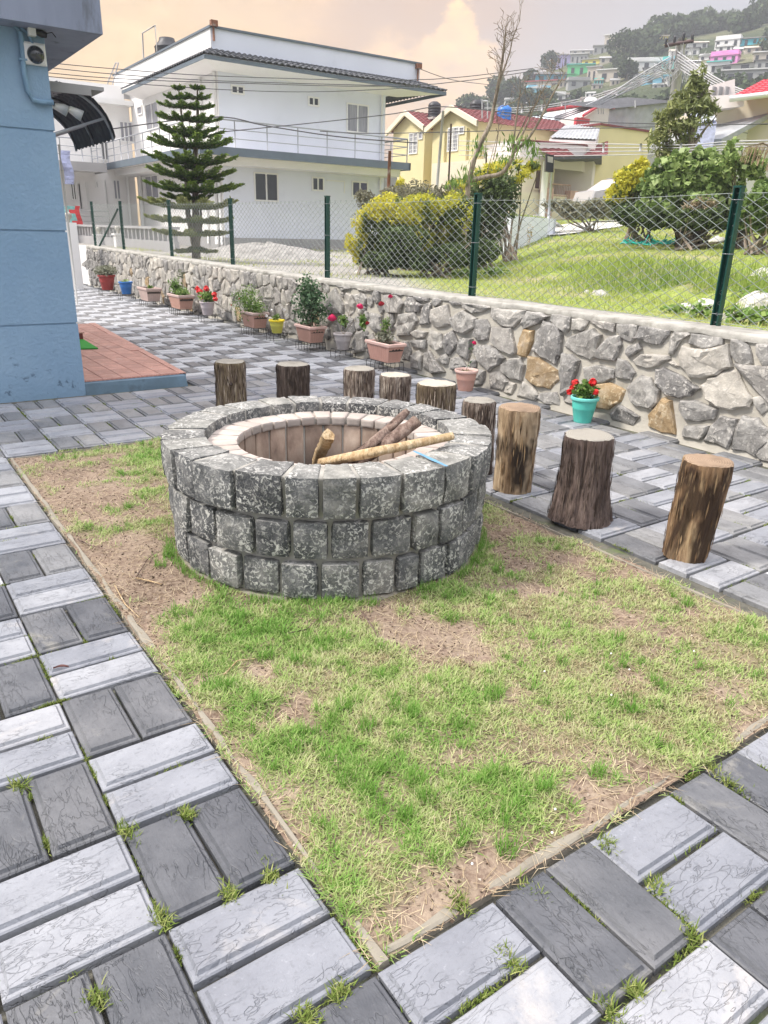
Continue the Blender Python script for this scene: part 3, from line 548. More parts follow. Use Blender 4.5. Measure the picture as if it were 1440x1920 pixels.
# dry straw lying flat
x,y=scatter(26000,LAWN[0]+.0,LAWN[1]-.0,LAWN[2]+.0,LAWN[3]-.0,lambda x,y:(.25+.75*(dens(x,y)<.5))*nearw(x,y)*~inpit(x,y)); n=len(x)
blades('dry_straw',x,y,soilz(x,y)+.002,.02+.05*rng.random(n),.93+.065*rng.random(n),.0013+.0012*rng.random(n),rng.random(n),'straw')
# moss and small weeds growing out of the paver joints
MX=[];MY=[];MW=[]
for (z,light,cx,cy,h_,px,py,ex,ey) in cand[:260]:
    for side in range(4):
        if random.random()<.62: continue
        L_=ex if side<2 else ey
        k=random.choice((10,25,60,110)); c=random.uniform(-.5,.5)*L_; sp=random.uniform(.01,.05)
        t=np.clip(c+rng.normal(size=k)*sp,-L_/2,L_/2)
        if side<2: MX.append(cx+t); MY.append(cy+(ey/2)*(1 if side else -1)+rng.normal(size=k)*.004)
        else: MY.append(cy+t); MX.append(cx+(ex/2)*(1 if side==2 else -1)+rng.normal(size=k)*.004)
x=np.concatenate(MX);y=np.concatenate(MY);n=len(x)
blades('moss',x,y,np.full(n,-.02),.012+.011*rng.random(n),.2+.75*rng.random(n),.0026+.0014*rng.random(n),rng.random(n),'moss')
for p in [(350,1525),(240,1000+555),(430,1675),(510,1640),(300,1720),(620,1660),(180,1870),(575,1905),(1000,1670),(1140,1580),(1235,1660),(1340,1440),(1370,1465),(1190,1855),(1150,1895),(860,1690),(955,1795),(640,1860),(1290,1745),(35,1470)]:
    c=lp(*p); k=90; sx=.012+.018*random.random(); x=c[0]+rng.normal(size=k)*sx; y=c[1]+rng.normal(size=k)*.012
    MX=[x];
    blades('weed_tuft',x,y,np.full(k,-.012),.014+.024*rng.random(k),.3+.65*rng.random(k),.003+.0015*rng.random(k),.35+.65*rng.random(k),'moss')
# little white clover heads and litter in the lawn
for p in [(1145,1230),(1300,1228),(1035,1565),(1145,1310),(1040,1525),(885,1625),(1020,1265),(1180,1255)]:
    c=lp(*p); b=MB(); b.lathe([(.001,-.003),(.0035,0),(.004,.002),(.002,.005)],7,(0,0,0),capt=True); o=b.build('clover_flower','petal_white'); o.location=(c[0],c[1],soilz(c[0],c[1])+.018); o.rotation_euler=(random.uniform(-.5,.5),random.uniform(-.5,.5),0)
    tag(o,'tiny white clover flower head dotted in the short grass','flower','white clover heads scattered in the grass patch')
for nme,pp,r in [('twig',[(678,1150),(700,1185),(708,1200)],.0035),('twig',[(420,1265),(445,1240),(478,1235)],.003),('twig',[(255,1085),(275,1050),(290,1035)],.003),('twig',[(255,1085),(280,1090),(303,1095)],.004),('twig',[(540,1190),(575,1180),(600,1160)],.003),('twig',[(145,1010),(170,1022),(200,1030)],.003),('twig',[(215,1100),(235,1135),(262,1160)],.003),('twig',[(980,1440),(1000,1430),(1030,1440)],.003)]:
    pts=[(*lp(*p),0) for p in pp]; pts=[(a,b_,float(soilz(a,b_))+.012+random.uniform(0,.006)) for a,b_,_ in pts]
    b=MB(); b.tube(pts,[r,r*.9,r*.5],5); o=b.build('twig','driftwood' if random.random()<.5 else 'stick_pale')
    lab={(678,1150):'thin dry twig on the grass in front of the stone ring',(420,1265):'pale twig across the bare soil patch near the left kerb strip',(540,1190):'slim straw coloured twig in green grass below the stone ring',(145,1010):'thin root-like twig on brown soil close to the left pavers',(215,1100):'curved thin twig on soil left of the stone ring',(980,1440):'short dry twig in the pale grass, the nearest twig'}
    tag(o,lab.get(pp[0],'forked bare twig lying on soil at left foot of stone ring'),'twig','bare twigs' if pp[0]==(255,1085) else None)
# curled reddish dead leaf on a pale paver
c=lp(115,1255); b=MB(); L_=.055
v=[];f=[]
for i in range(7):
    t=i/6; w=.007*math.sin(math.pi*min(1,t*1.05+.05))+.0005; v+=[(L_*(t-.5),-w,.010+.006*math.sin(t*3)),(L_*(t-.5),0,.004+.006*math.sin(t*3)),(L_*(t-.5),w,.012+.006*math.sin(t*3))]
for i in range(6):
    for k in (0,1): f.append((i*3+k,i*3+3+k,i*3+4+k,i*3+1+k))
b.add(v,f); o=b.build('dead_leaf','dead_leaf'); o.location=(c[0],c[1],.001); o.rotation_euler=(0,0,-.35+math.pi/2); tag(o,'curled dark reddish dead leaf lying on a pale paver','leaf')
# ============================================================ FIRE PIT
R_OUT,R_IN,R_H=.865,.64,.495; HP=.60
pit=empty('fire_pit',(PC[0],PC[1],0),'round fire pit of three courses of rough dark granite blocks','fire pit')
def arc_block(a0,a1,r0,r1,z0,z1,amp,nm=5,seed=0,topdip=0,bev=.0065):
    """rough hewn block between two angles"""
    nr,nh=3,5; S_={}
    def pt(u,v,w):  # u angle, v radial, w height in 0..1
        a=a0+(a1-a0)*u; r=r0+(r1-r0)*v; z=z0+(z1-z0)*w
        # rounded edges: pull corners in
        e=lambda t:(abs(t-.5)*2)**8
        pull=min(1.,e(u)*e(w)+e(u)*e(v)+e(v)*e(w)); 
        cr=(r-(r0+r1)/2); ca=(a-(a0+a1)/2)*r; cz=z-(z0+z1)/2
        k=bev*pull; r-=math.copysign(k,cr); z-=math.copysign(k,cz); a-=math.copysign(k/max(r,.1),ca)
        nn=(float(fbm(a*14+seed,r*14,z*14,2))-.5)*amp*2; r+=nn*(v-.15) ; z+=nn*.5*(w>.9); a+=nn*.12/r
        return (r*math.cos(a),r*math.sin(a),z)
    V=[];F_=[];MI=[];idx={}
    def vid(i,j,k,NU,NV,NW):
        key=(i,j,k)
        if key not in idx: idx[key]=len(V); V.append(pt(i/NU,j/NV,k/NW))
        return idx[key]
    NU,NV,NW=6,4,6
    Q=lambda *q:[vid(*p,NU,NV,NW) for p in q]
    for i in range(NU):
        for k in range(NW):
            F_.append(Q((i,NV,k),(i+1,NV,k),(i+1,NV,k+1),(i,NV,k+1))); MI.append(0)
            F_.append(Q((i,0,k),(i,0,k+1),(i+1,0,k+1),(i+1,0,k))); MI.append(0)
        for j in range(NV):
            F_.append(Q((i,j,NW),(i,j+1,NW),(i+1,j+1,NW),(i+1,j,NW))); MI.append(1)
    for j in range(NV):
        for k in range(NW):
            F_.append(Q((0,j,k),(0,j+1,k),(0,j+1,k+1),(0,j,k+1))); MI.append(0)
            F_.append(Q((NU,j,k),(NU,j,k+1),(NU,j+1,k+1),(NU,j+1,k))); MI.append(0)
    me=bpy.data.meshes.new('stone_block'); me.from_pydata(V,[],[q[::-1] for q in F_]); me.polygons.foreach_set('material_index',MI); me.polygons.foreach_set('use_smooth',[True]*len(F_))
    try: me.set_sharp_from_angle(angle=math.radians(40))
    except Exception: pass
    return me
def cyl_angle(px,py,R):
    d=ray(px,py); ox,oy=CAM[0]-PC[0],CAM[1]-PC[1]; A=d[0]**2+d[1]**2; B=2*(ox*d[0]+oy*d[1]); C_=ox*ox+oy*oy-R*R; D_=B*B-4*A*C_
    if D_<0: D_=0
    t=(-B-math.sqrt(D_))/(2*A); return math.atan2(oy+t*d[1],ox+t*d[0])
z1_=lambda L,R:[cyl_angle(280+a/2.182,640+b_/2.182,R) for a,b_ in L]
C1=z1_([(175,590),(338,612),(543,625),(700,630),(857,628),(1040,605),(1218,580),(1325,535)],.865)
C2=z1_([(155,700),(262,745),(422,785),(575,800),(738,805),(910,790),(1085,760),(1192,730),(1292,690)],.845)
C3=z1_([(150,830),(240,870),(370,915),(532,945),(695,955),(870,945),(1013,920),(1110,895),(1225,860)],.835)
def full(C,n):
    C=[math.atan2(math.sin(a),math.cos(a)) for a in C]; C=np.unwrap(C); 
    if C[-1]<C[0]: C=C[::-1]
    C=list(C); gap=2*math.pi-(C[-1]-C[0]); k=n
    js=[C[-1]+gap*(i+random.uniform(-.12,.12))/k for i in range(1,k)]
    return C+js+[C[0]+2*math.pi]
stonesA=[]
for ci,(C,nrest,r0,r1,za,zb,gap) in enumerate(((C1,18,R_IN,R_OUT,.398,HP,.009),(C2,18,.70,.846,.196,.382,.011),(C3,18,.70,.838,.002,.182,.011))):
    A=full(C,nrest)
    for k in range(len(A)-1):
        g=gap/.85; me=arc_block(A[k]+g*.6,A[k+1]-g*.6,r0+random.uniform(-.006,.006),r1+random.uniform(-.012,.008),za+random.uniform(0,.005),zb+random.uniform(-.004,.004),.013,seed=k*7.3+ci*31)
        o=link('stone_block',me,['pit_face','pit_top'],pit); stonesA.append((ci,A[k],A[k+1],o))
b=MB(); nseg=96
b.lathe([(.802,-.05),(.800,.19),(.808,.39),(.816,.41),(.834,.575),(.838,.588),(.66,.588),(.655,.53)],nseg); b.build('mortar_core',"mortar",pit)
b=MB(); b.lathe([(.835,-.05),(.828,-.006),(.80,-.002)],nseg); b.build('footing','edging',pit)
b=MB(); b.lathe([(.66,.49),(.655,.537),(R_H+.01,.530),(R_H+.012,.05)],nseg); b.build('mortar_bed','mortar',pit)
nb=34
for k in range(nb):
    a0=2*math.pi*k/nb+.006; a1=2*math.pi*(k+1)/nb-.006
    me=arc_block(a0,a1,R_H-.012,.64,.49,.545+random.uniform(-.003,.003),.004,seed=k,bev=.004); link('ledge_brick',me,'firebrick_top',pit)
nb=27
for k in range(nb):
    a0=2*math.pi*k/nb+.008; a1=2*math.pi*(k+1)/nb-.008
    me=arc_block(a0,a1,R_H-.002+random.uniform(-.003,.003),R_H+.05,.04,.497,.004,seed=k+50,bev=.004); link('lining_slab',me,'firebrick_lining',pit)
b=MB(); prof=[(.001,.16),(.15,.15),(.3,.12),(R_H+.02,.10)]; b.lathe(prof[::-1],40,capb=False); b.build('ash_bed','ash',pit)
# blue paint stripe brushed over two top stones
p0=at(775,845,2,HP+.006); p1=at(838,874,2,HP+.006); d_=(p1-p0); d_/=np.linalg.norm(d_); nrm=np.array([-d_[1],d_[0],0]); b=MB(); v=[];f=[]
for i in range(9):
    t=i/8; w=.010*(.6+.5*math.sin(t*3.1))+random.uniform(-.002,.002); q=p0+(p1-p0)*t-np.array([PC[0],PC[1],0]); v+=[tuple(q+nrm*w),tuple(q-nrm*w)]
for i in range(8): f.append((i*2,i*2+1,i*2+3,i*2+2))
b.add(v,f); b.build('paint_stripe','blue_paint',pit)
# firewood
def branch(name,pts,rs,mat,label,n=12,rough=.12,sub=14):
    P=[]; R=[]
    for i in range(sub+1):
        t=i/sub*(len(pts)-1); k=min(int(t),len(pts)-2); u=t-k; p=Vector(pts[k])*(1-u)+Vector(pts[k+1])*u; r=rs[k]*(1-u)+rs[k+1]*u
        P.append(p); R.append(r)
    b=MB(); b.tube(P,R,n); V=np.array(b.v); c=np.repeat(np.array([tuple(p) for p in P]),n,0); d=V-c; k_=1+rough*2*(fbm(V[:,0]*30,V[:,1]*30,V[:,2]*30,2)-.5); ang=np.tile(np.arange(n),sub+1); k_=k_*(1+rough*.7*np.sin(ang*2.1+1)); V=c+d*k_[:,None]; b.v=[tuple(v) for v in V]
    o=b.build(name,mat); tag(o,label,'firewood'); return o
pz=lambda px,py,z:tuple(at(px,py,2,z))
branch('firewood_stick',[pz(600,868,.50),pz(700,848,.615),pz(848,818,.645)],[.020,.023,.020],'stick_pale','long smooth pale debarked stick lying across the pit rim')
branch('firewood_split',[pz(592,880,.36),pz(602,846,.52),pz(616,816,.66)],[.026,.030,.030],'stick_pale','short pale split stick standing up out of the pit',8,.3)
branch('firewood_log',[pz(650,868,.42),pz(700,832,.56),pz(764,772,.68)],[.020,.027,.017],'driftwood','thin ragged dark dry branch, the upper one leaning on the rim',9,.3)
branch('firewood_log',[pz(640,862,.40),pz(690,836,.52),pz(735,800,.63),pz(752,786,.66)],[.014,.018,.018,.012],'driftwood','thin dark branch between the pale stick and the thicker dry branches',8,.25)
branch('firewood_log',[pz(672,872,.42),pz(726,832,.56),pz(782,790,.655)],[.024,.032,.030],'driftwood','thicker weathered brown dry branch leaning on the pit rim',9,.25)
# ============================================================ LOG STOOLS
def log(px,py,top,wb_,barkm,cut,label,bulge=0,lean=(0,0),crack=None,knots=(),wt=None,h=None,seed=0):
    fwd=np.array([FW[0],FW[1],0]); fwd/=np.linalg.norm(fwd)
    if h is None:
        B=at(px,py,2,0); rad=wb_*((B-CAM)@FW)/F/2; B=B+fwd*rad*.9; h=min(np.arange(.2,.8,.004),key=lambda q:abs(proj(B+[0,0,q])[1]-top))
    else:
        T=at(px,top,2,h); rad=wb_*((T-CAM)@FW)/F/2; B=np.array([T[0],T[1],0])
    rt=(wt or wb_)*((B+[0,0,h]-CAM)@FW)/F/2
    e=empty('log_stool',B,label,'log stool','log stools round the fire pit'); n=84; m=22; V=[]; 
    for j in range(m+1):
        t=j/m; z=h*t; r=rad*(1-t)+rt*t+bulge*(1-t)**3
        for k in range(n):
            a=2*math.pi*k/n; rr=r*(1+.16*(float(vn(math.cos(a)*1.6+seed,math.sin(a)*1.6,z*2))-.5)+.13*(float(vn(math.cos(a)*7+seed,math.sin(a)*7,z*5))-.5)+.05*(float(vn(math.cos(a)*15+seed,math.sin(a)*15,z*2.5))-.5)+.03*(float(vn(math.cos(a)*30+seed,math.sin(a)*30,z*6))-.5))
            if crack is not None:
                for ca,wd,dp in crack:
                    da=abs((a-ca+math.pi)%(2*math.pi)-math.pi); 
                    if da<wd: rr-=dp*(1-da/wd)
            if t>.97: rr-=.004
            V.append((rr*math.cos(a)+lean[0]*t,rr*math.sin(a)+lean[1]*t,z-(.004 if j==m else 0)))
    Fq=[]
    for j in range(m):
        for k in range(n): k2=(k+1)%n; Fq.append((j*n+k,j*n+k2,(j+1)*n+k2,(j+1)*n+k))
    me=npmesh('trunk',V,Fq,smooth=True); link('trunk',me,barkm,e)
    nf=460; fa=rng.random(nf)*6.283; ft=rng.random(nf)**.9*.96; Vn=np.array(V).reshape(m+1,n,3); P=[]
    for q_,w_ in zip(fa,ft): p_=Vn[int(w_*m),int(q_/6.2832*n)%n]; P.append(p_+np.array([math.cos(q_),math.sin(q_),0])*.0035+[0,0,random.uniform(0,.02)])
    P=np.array(P); D_=np.tile([0,0,1.],(nf,1)); sz=.05+.09*rng.random(nf); out_=np.stack([np.cos(fa),np.sin(fa),0*fa],1); sd_=np.cross(out_,[0,0,1.]); l_=sz[:,None]; w2=(.0018+.0032*rng.random(nf))[:,None]; ax=D_+sd_*rng.normal(size=(nf,1))*.05
    VV=np.stack([P-ax*l_*.5,P+sd_*w2+out_*.001,P+ax*l_*.5+out_*.003,P-sd_*w2+out_*.004],1).reshape(-1,3); VV[:,2]=np.clip(VV[:,2],0,h-.008)
    fm={'bark_pale':'bark_flake_pale','bark_olive':'bark_flake_pale','bark_greybrown':'bark_flake_dark','bark_dark':'bark_flake_dark'}.get(barkm,'bark_flake_tan')
    keep_=nf if fm!='bark_flake_tan' else 130
    link('bark_flakes',npmesh('bark_flakes',VV[:keep_*4],np.arange(keep_*4).reshape(-1,4),tint=np.repeat(rng.random(keep_)**1.2,4)),fm,e)['kind']='stuff'
    # top disc
    T=[V[m*n+k] for k in range(n)]; c=np.mean(T,0); v=[tuple(c+[0,0,.004])]; rings=[.35,.7,.93,1.0]; f=[]
    for q in rings:
        for k in range(n): p=np.array(T[k]); w=c+(p-c)*q; w[2]=h+.002-(.006 if q==1 else 0)+ (float(fbm(w[0]*30+seed,w[1]*30,0,2))-.5)*.006; v.append(tuple(w))
    f3=MB(); f3.add(v,[(0,1+k,1+(k+1)%n) for k in range(n)]+[(1+i*n+k,1+(i+1)*n+k,1+(i+1)*n+(k+1)%n,1+i*n+(k+1)%n) for i in range(3) for k in range(n)],smooth=True); f3.build('cut_top',cut,e)
    for (ka,kz,kr) in knots:
        b=MB(); cc=Vector((math.cos(ka)*(rad*.93),math.sin(ka)*rad*.93,kz)); dd=Vector((math.cos(ka),math.sin(ka),.15)).normalized(); b.tube([cc-dd*.02,cc+dd*.012,cc+dd*.028,cc+dd*.03],[kr*1.3,kr*1.15,kr,kr*.55],12); b.build('knot','bark_dark',e)
    return e
vang=math.atan2(CAM[1]+1.9,CAM[0]-1.8)   # towards the camera
log(1297,1055,862,78,'bark_brown','cut_tan','brown and black patched log stool standing farthest right',lean=(-.015,-.03),wt=94,seed=3,knots=((vang+1.6,.26,.02),))
log(1095,984,815,84,'bark_greybrown','cut_grey','dark grey brown log stool flaring at its foot, split down its front',bulge=.055,crack=[(vang-.25,.05,.040),(vang+.35,.03,.010)],wt=94,seed=9)
log(965,926,764,70,'bark_tan','cut_tan','tall tan log stool with a big black scorch down its front',wt=78,lean=(.0,-.01),seed=14)
log(893,893,750,62,'bark_pale','cut_grey','ragged barked log stool with black side knot, half hidden by ring',wt=62,knots=((vang-1.5,.36,.035),(vang-1.3,.30,.02)),seed=21)
log(819,0,718,70,'bark_olive','cut_pale','squat olive tan log stool directly before the small pink rose pot',seed=27,h=.46)
log(741,0,702,54,'bark_pale','cut_pale','smallest log stool, white topped, with two black knots near its foot',seed=33,h=.46,knots=((vang+1.2,.20,.028),(vang-.45,.18,.030),(vang-1.3,.2,.02)))
log(673,0,690,57,'bark_pale','cut_grey','flaky brown and white barked log stool in front of the pink rose planter',seed=41,h=.46)
log(548,0,682,58,'bark_dark','cut_grey','blackish brown log stool with a cracked grey top',seed=48,h=.46,crack=[(vang+.1,.05,.012)])
log(431,0,677,56,'bark_olive','cut_grey','leftmost log stool, olive brown with a small dark knot hole',seed=55,h=.48,knots=((vang+.35,.30,.012),))
# ============================================================ STONE WALL
wall=empty('stone_wall',(8,WY,0),'long low grey random rubble stone wall with a pale concrete coping','wall')
WO=np.array([8,WY,0]); XA,XB=-3.0,21.6
b=MB(); n=160; v=[];f=[]
xs_=np.linspace(XA,XB,n)
nzr=8
for i,x in enumerate(xs_):
    for k in range(nzr+1):
        t=k/nzr; z=-.05+(wallz(x)-.02+.05)*t; y=WY-.004+ (.022*(float(fbm(x*3,z*4,2))-.5)) + (.03*(1-ss(t/.12)))
        v.append((x-WO[0],y-WO[1],z))
for i in range(n-1):
    for k in range(nzr): a=i*(nzr+1)+k; f.append((a,a+nzr+1,a+nzr+2,a+1))
b.add(v,f,smooth=True); b.box(XA-WO[0],XB-WO[0],-.38,-.02,-.05,.90); b.build('mortar_face','wall_mortar',wall)
b=MB(); v=[];f=[]
for i,x in enumerate(xs_):
    z=wallz(x); j=.012*(float(fbm(x*4,1,7))-.5)*2; k2=.01*(float(fbm(x*9,4,7))-.5)*2
    v+=[(x-8,.014+j*1.5,z-.055+k2*2),(x-8,.018+j*1.5,z-.018+k2),(x-8,.002+j*1.5,z-.002),(x-8,-.16,z+.004+k2*.4),(x-8,-.37+j,z-.004),(x-8,-.40+j,z-.03),(x-8,-.40,z-.2)]
for i in range(n-1):
    for k in range(6): a=i*7+k; f.append((a+1,a,a+7,a+8))
b.add(v,[q[::-1] for q in f],smooth=True); b.build('coping','coping',wall)
POLA=["215,95 430,130 440,165 380,205 300,215 225,165","70,75 205,110 205,140 130,145 75,115","120,250 215,190 325,260 310,330 230,380 150,360","330,270 410,270 440,330 420,430 350,440 305,400","450,160 745,180 720,250 635,330 555,320 460,240","750,190 870,190 935,240 850,300 720,350 705,300","960,215 1120,230 1110,340 1085,378 950,270","1140,260 1200,225 1275,270 1215,365 1130,355","p1280,265 1350,270 1500,285 1480,370 1430,355 1370,335 1290,290","p450,330 620,340 655,545 630,560 530,525 455,455","o735,355 805,365 795,450 740,585 690,560 680,490 700,420","900,285 1010,320 1045,400 1030,560 995,645 870,575 805,525 850,370","1090,430 1310,350 1370,400 1330,580 1290,605 1180,560 1080,490","185,420 290,430 250,610 170,550","310,490 440,485 500,520 555,590 520,640 430,700 340,620 300,540","60,400 130,360 175,470 100,565 60,540","620,600 700,600 725,650 700,780 610,760 540,690 550,650","o770,580 850,600 1000,700 1020,770 940,850 860,830 745,760","1040,550 1130,570 1190,620 1170,700 1130,850 1050,900 1030,740","1240,670 1340,655 1490,690 1475,760 1400,800 1245,800","p440,720 530,710 600,790 560,860 440,850","p590,790 655,810 630,900 555,880","720,790 800,830 850,900 830,955 670,910","870,890 1000,880 1030,1000 920,980 855,930","320,680 400,700 370,820 290,810","0,600 50,560 95,590 80,640 30,640","110,600 190,580 240,660 110,690","1350,590 1340,540 1400,470 1450,415 1540,405 1545,480 1490,610 1400,600","p1160,850 1230,870 1180,990 1060,960"]
POLB=["160,70 250,50 330,90 310,200 280,230 200,190 160,150","365,100 480,80 610,100 590,170 530,255 430,235 330,200","650,130 765,125 780,170 700,220 640,330 600,330 610,230","800,150 860,130 1055,160 1050,250 900,290 770,240","p720,270 900,300 1090,250 1115,440 1000,500 880,530 770,525 700,430 700,330","1130,200 1190,170 1270,260 1305,410 1230,430 1150,390 1115,300","1320,240 1460,230 1470,440 1390,430 1340,330","250,260 350,240 370,290 260,365 240,330","p310,390 370,335 600,350 600,375 500,430 400,450 320,420","p585,400 640,390 680,430 650,445","170,370 240,390 310,490 275,550 150,530 150,450","500,470 560,455 700,520 850,620 770,680 690,705 580,680 490,580","370,520 440,540 510,640 500,740 460,785 330,770 260,700 240,620","p1050,500 1180,470 1220,600 1305,710 1270,770 1130,795 1020,770 930,710 890,600 950,550","1240,470 1330,455 1480,490 1480,630 1360,600 1250,540","1310,700 1370,690 1460,710 1450,800 1380,850 1350,800","720,730 830,730 1000,800 970,880 860,905 740,890 700,800","o560,710 610,730 655,1010 540,990 430,940 440,850","o-60,600 100,580 225,640 180,730 90,795 -20,780 -110,720","190,765 340,860 300,935 110,890 100,840","730,940 950,935 870,1060 720,1030","1040,860 1175,890 1180,940 1100,1130 900,1060 960,940","1240,860 1350,880 1440,980 1440,1070 1340,1195 1140,1130 1180,960"]
POLC=["160,175 340,190 270,240 225,260","370,215 540,215 500,260 380,240","560,260 610,250 615,370 580,390 540,330","p650,300 800,300 860,380 830,480 700,470 650,380","890,310 950,320 1060,400 1020,470 890,470 875,380","980,300 1135,300 1120,360 1060,370 1000,335","1090,400 1145,370 1135,590 1030,600 1060,480","1170,330 1260,310 1250,370 1190,420 1160,380","p1160,450 1320,395 1350,600 1210,635 1155,580","830,500 980,480 1010,560 930,710 800,715 780,620","p940,690 1000,655 1110,680 1080,730 1010,745","1130,650 1260,700 1280,840 1220,870 1120,790","930,770 1100,760 1090,850 950,830","940,920 1020,870 1055,920 1050,1070 940,1050","p1080,900 1130,870 1290,1090 1180,1110 1070,1050","1240,920 1310,900 1330,980 1260,990","520,480 640,520 640,660 580,680 500,600","340,290 430,270 490,330 470,400 400,380","620,250 690,245 680,270 620,270","p390,680 450,660 460,880 350,900 340,800","160,230 240,400 230,480 60,500 60,300","720,250 880,290 850,305 740,280","1340,540 1440,490 1440,660 1390,670"]
polys=[]
for L_,ox,oy,sc in ((POLA,820,540,4.5),(POLB,1120,590,4.5),(POLC,600,500,5.54)):
    for s_ in L_:
        ty='g'
        if s_[0] in 'opq': ty=s_[0]; s_=s_[1:]
        pts=[]
        for q in s_.split():
            a,c=map(float,q.split(',')); P=at(ox+a/sc,oy+c/sc,1,WY+.02); pts.append((P[0],min(max(P[2],.012),wallz(P[0])-.055)))
        polys.append((ty,pts))
xtr=max(p[0] for _,q in polys for p in q); xtl=min(p[0] for _,q in polys for p in q)
def clip(poly,p,q,g):
    # keep side nearer p than q, minus gap
    mx_,my_=(p[0]+q[0])/2,(p[1]+q[1])/2; nx,ny=q[0]-p[0],q[1]-p[1]; l=math.hypot(nx,ny); nx/=l;ny/=l; out=[]
    dd=[(v[0]-mx_)*nx+(v[1]-my_)*ny+g for v in poly]
    for i in range(len(poly)):
        a,c=poly[i],poly[(i+1)%len(poly)]; da,dc=dd[i],dd[(i+1)%len(poly)]
        if da<=0: out.append(a)
        if da*dc<0: t=da/(da-dc); out.append((a[0]+(c[0]-a[0])*t,a[1]+(c[1]-a[1])*t))
    return out
def voro(xa,xb):
    pts=[]; dx=.235
    nx=int((xb-xa)/dx)
    for i in range(-1,nx+1):
        for k in range(-1,5):
            pts.append((xa+(i+.5+random.uniform(-.42,.42)+(.5 if k%2 else 0))*dx,(k+.5+random.uniform(-.34,.34))*.235))
    res=[]
    for p in pts:
        H=wallz(p[0])-.055
        if not(0.01<p[1]<H and xa<p[0]<xb): continue
        poly=[(p[0]-.4,max(.012,p[1]-.4)),(p[0]+.4,max(.012,p[1]-.4)),(p[0]+.4,min(H,p[1]+.4)),(p[0]-.4,min(H,p[1]+.4))]
        g=random.uniform(.009,.018)
        for q in pts:
            if q is p or math.dist(p,q)>.8: continue
            poly=clip(poly,p,q,g)
            if len(poly)<3: break
        if len(poly)>=3: res.append(poly)
    return res
for a_,b_ in ((XA,xtl-.02),(xtr+.02,XB)):
    for p in voro(a_,b_): polys.append((random.choice('ggggggppggg' if a_<0 else 'gppppppgppppgpppppppppppo'),p))
def segd(p,a,b_):
    vx,vy=b_[0]-a[0],b_[1]-a[1]; t=max(0,min(1,((p[0]-a[0])*vx+(p[1]-a[1])*vy)/(vx*vx+vy*vy+1e-9))); return math.hypot(p[0]-a[0]-vx*t,p[1]-a[1]-vy*t)
def inside(p,poly):
    r=False
    for i in range(len(poly)):
        a,c=poly[i],poly[i-1]
        if (a[1]>p[1])!=(c[1]>p[1]) and p[0]<(c[0]-a[0])*(p[1]-a[1])/(c[1]-a[1])+a[0]: r=not r
    return r
big=[(ty,[(sum(q[0] for q in P)/len(P)+(p[0]-sum(q[0] for q in P)/len(P))*1.10,sum(q[1] for q in P)/len(P)+(p[1]-sum(q[1] for q in P)/len(P))*1.10) for p in P]) for ty,P in polys if xtl-.3<P[0][0]<xtr+.3]
new=[]
for rmin in (.10,.07,.048):
    for _ in range(700):
        p=(random.uniform(xtl,xtr),random.uniform(.03,WZ-.09)); d=min(p[1]-.012,wallz(p[0])-.05-p[1],.15)
        for _,P in big:
            if abs(P[0][0]-p[0])>.6: continue
            if inside(p,P): d=0; break
            d=min(d,min(segd(p,P[i-1],P[i]) for i in range(len(P))))
            if d<rmin*.8: break
        if d>=rmin*.8:
            n=random.choice((5,6,7)); a0=random.random()*6; P=[(p[0]+math.cos(a0+i*6.283/n)*d*random.uniform(.85,1.18),min(max(p[1]+math.sin(a0+i*6.283/n)*d*random.uniform(.85,1.18),.012),wallz(p[0])-.05)) for i in range(n)]
            big.append(('g',P)); new.append((random.choice('ggp'),P))
polys+=new
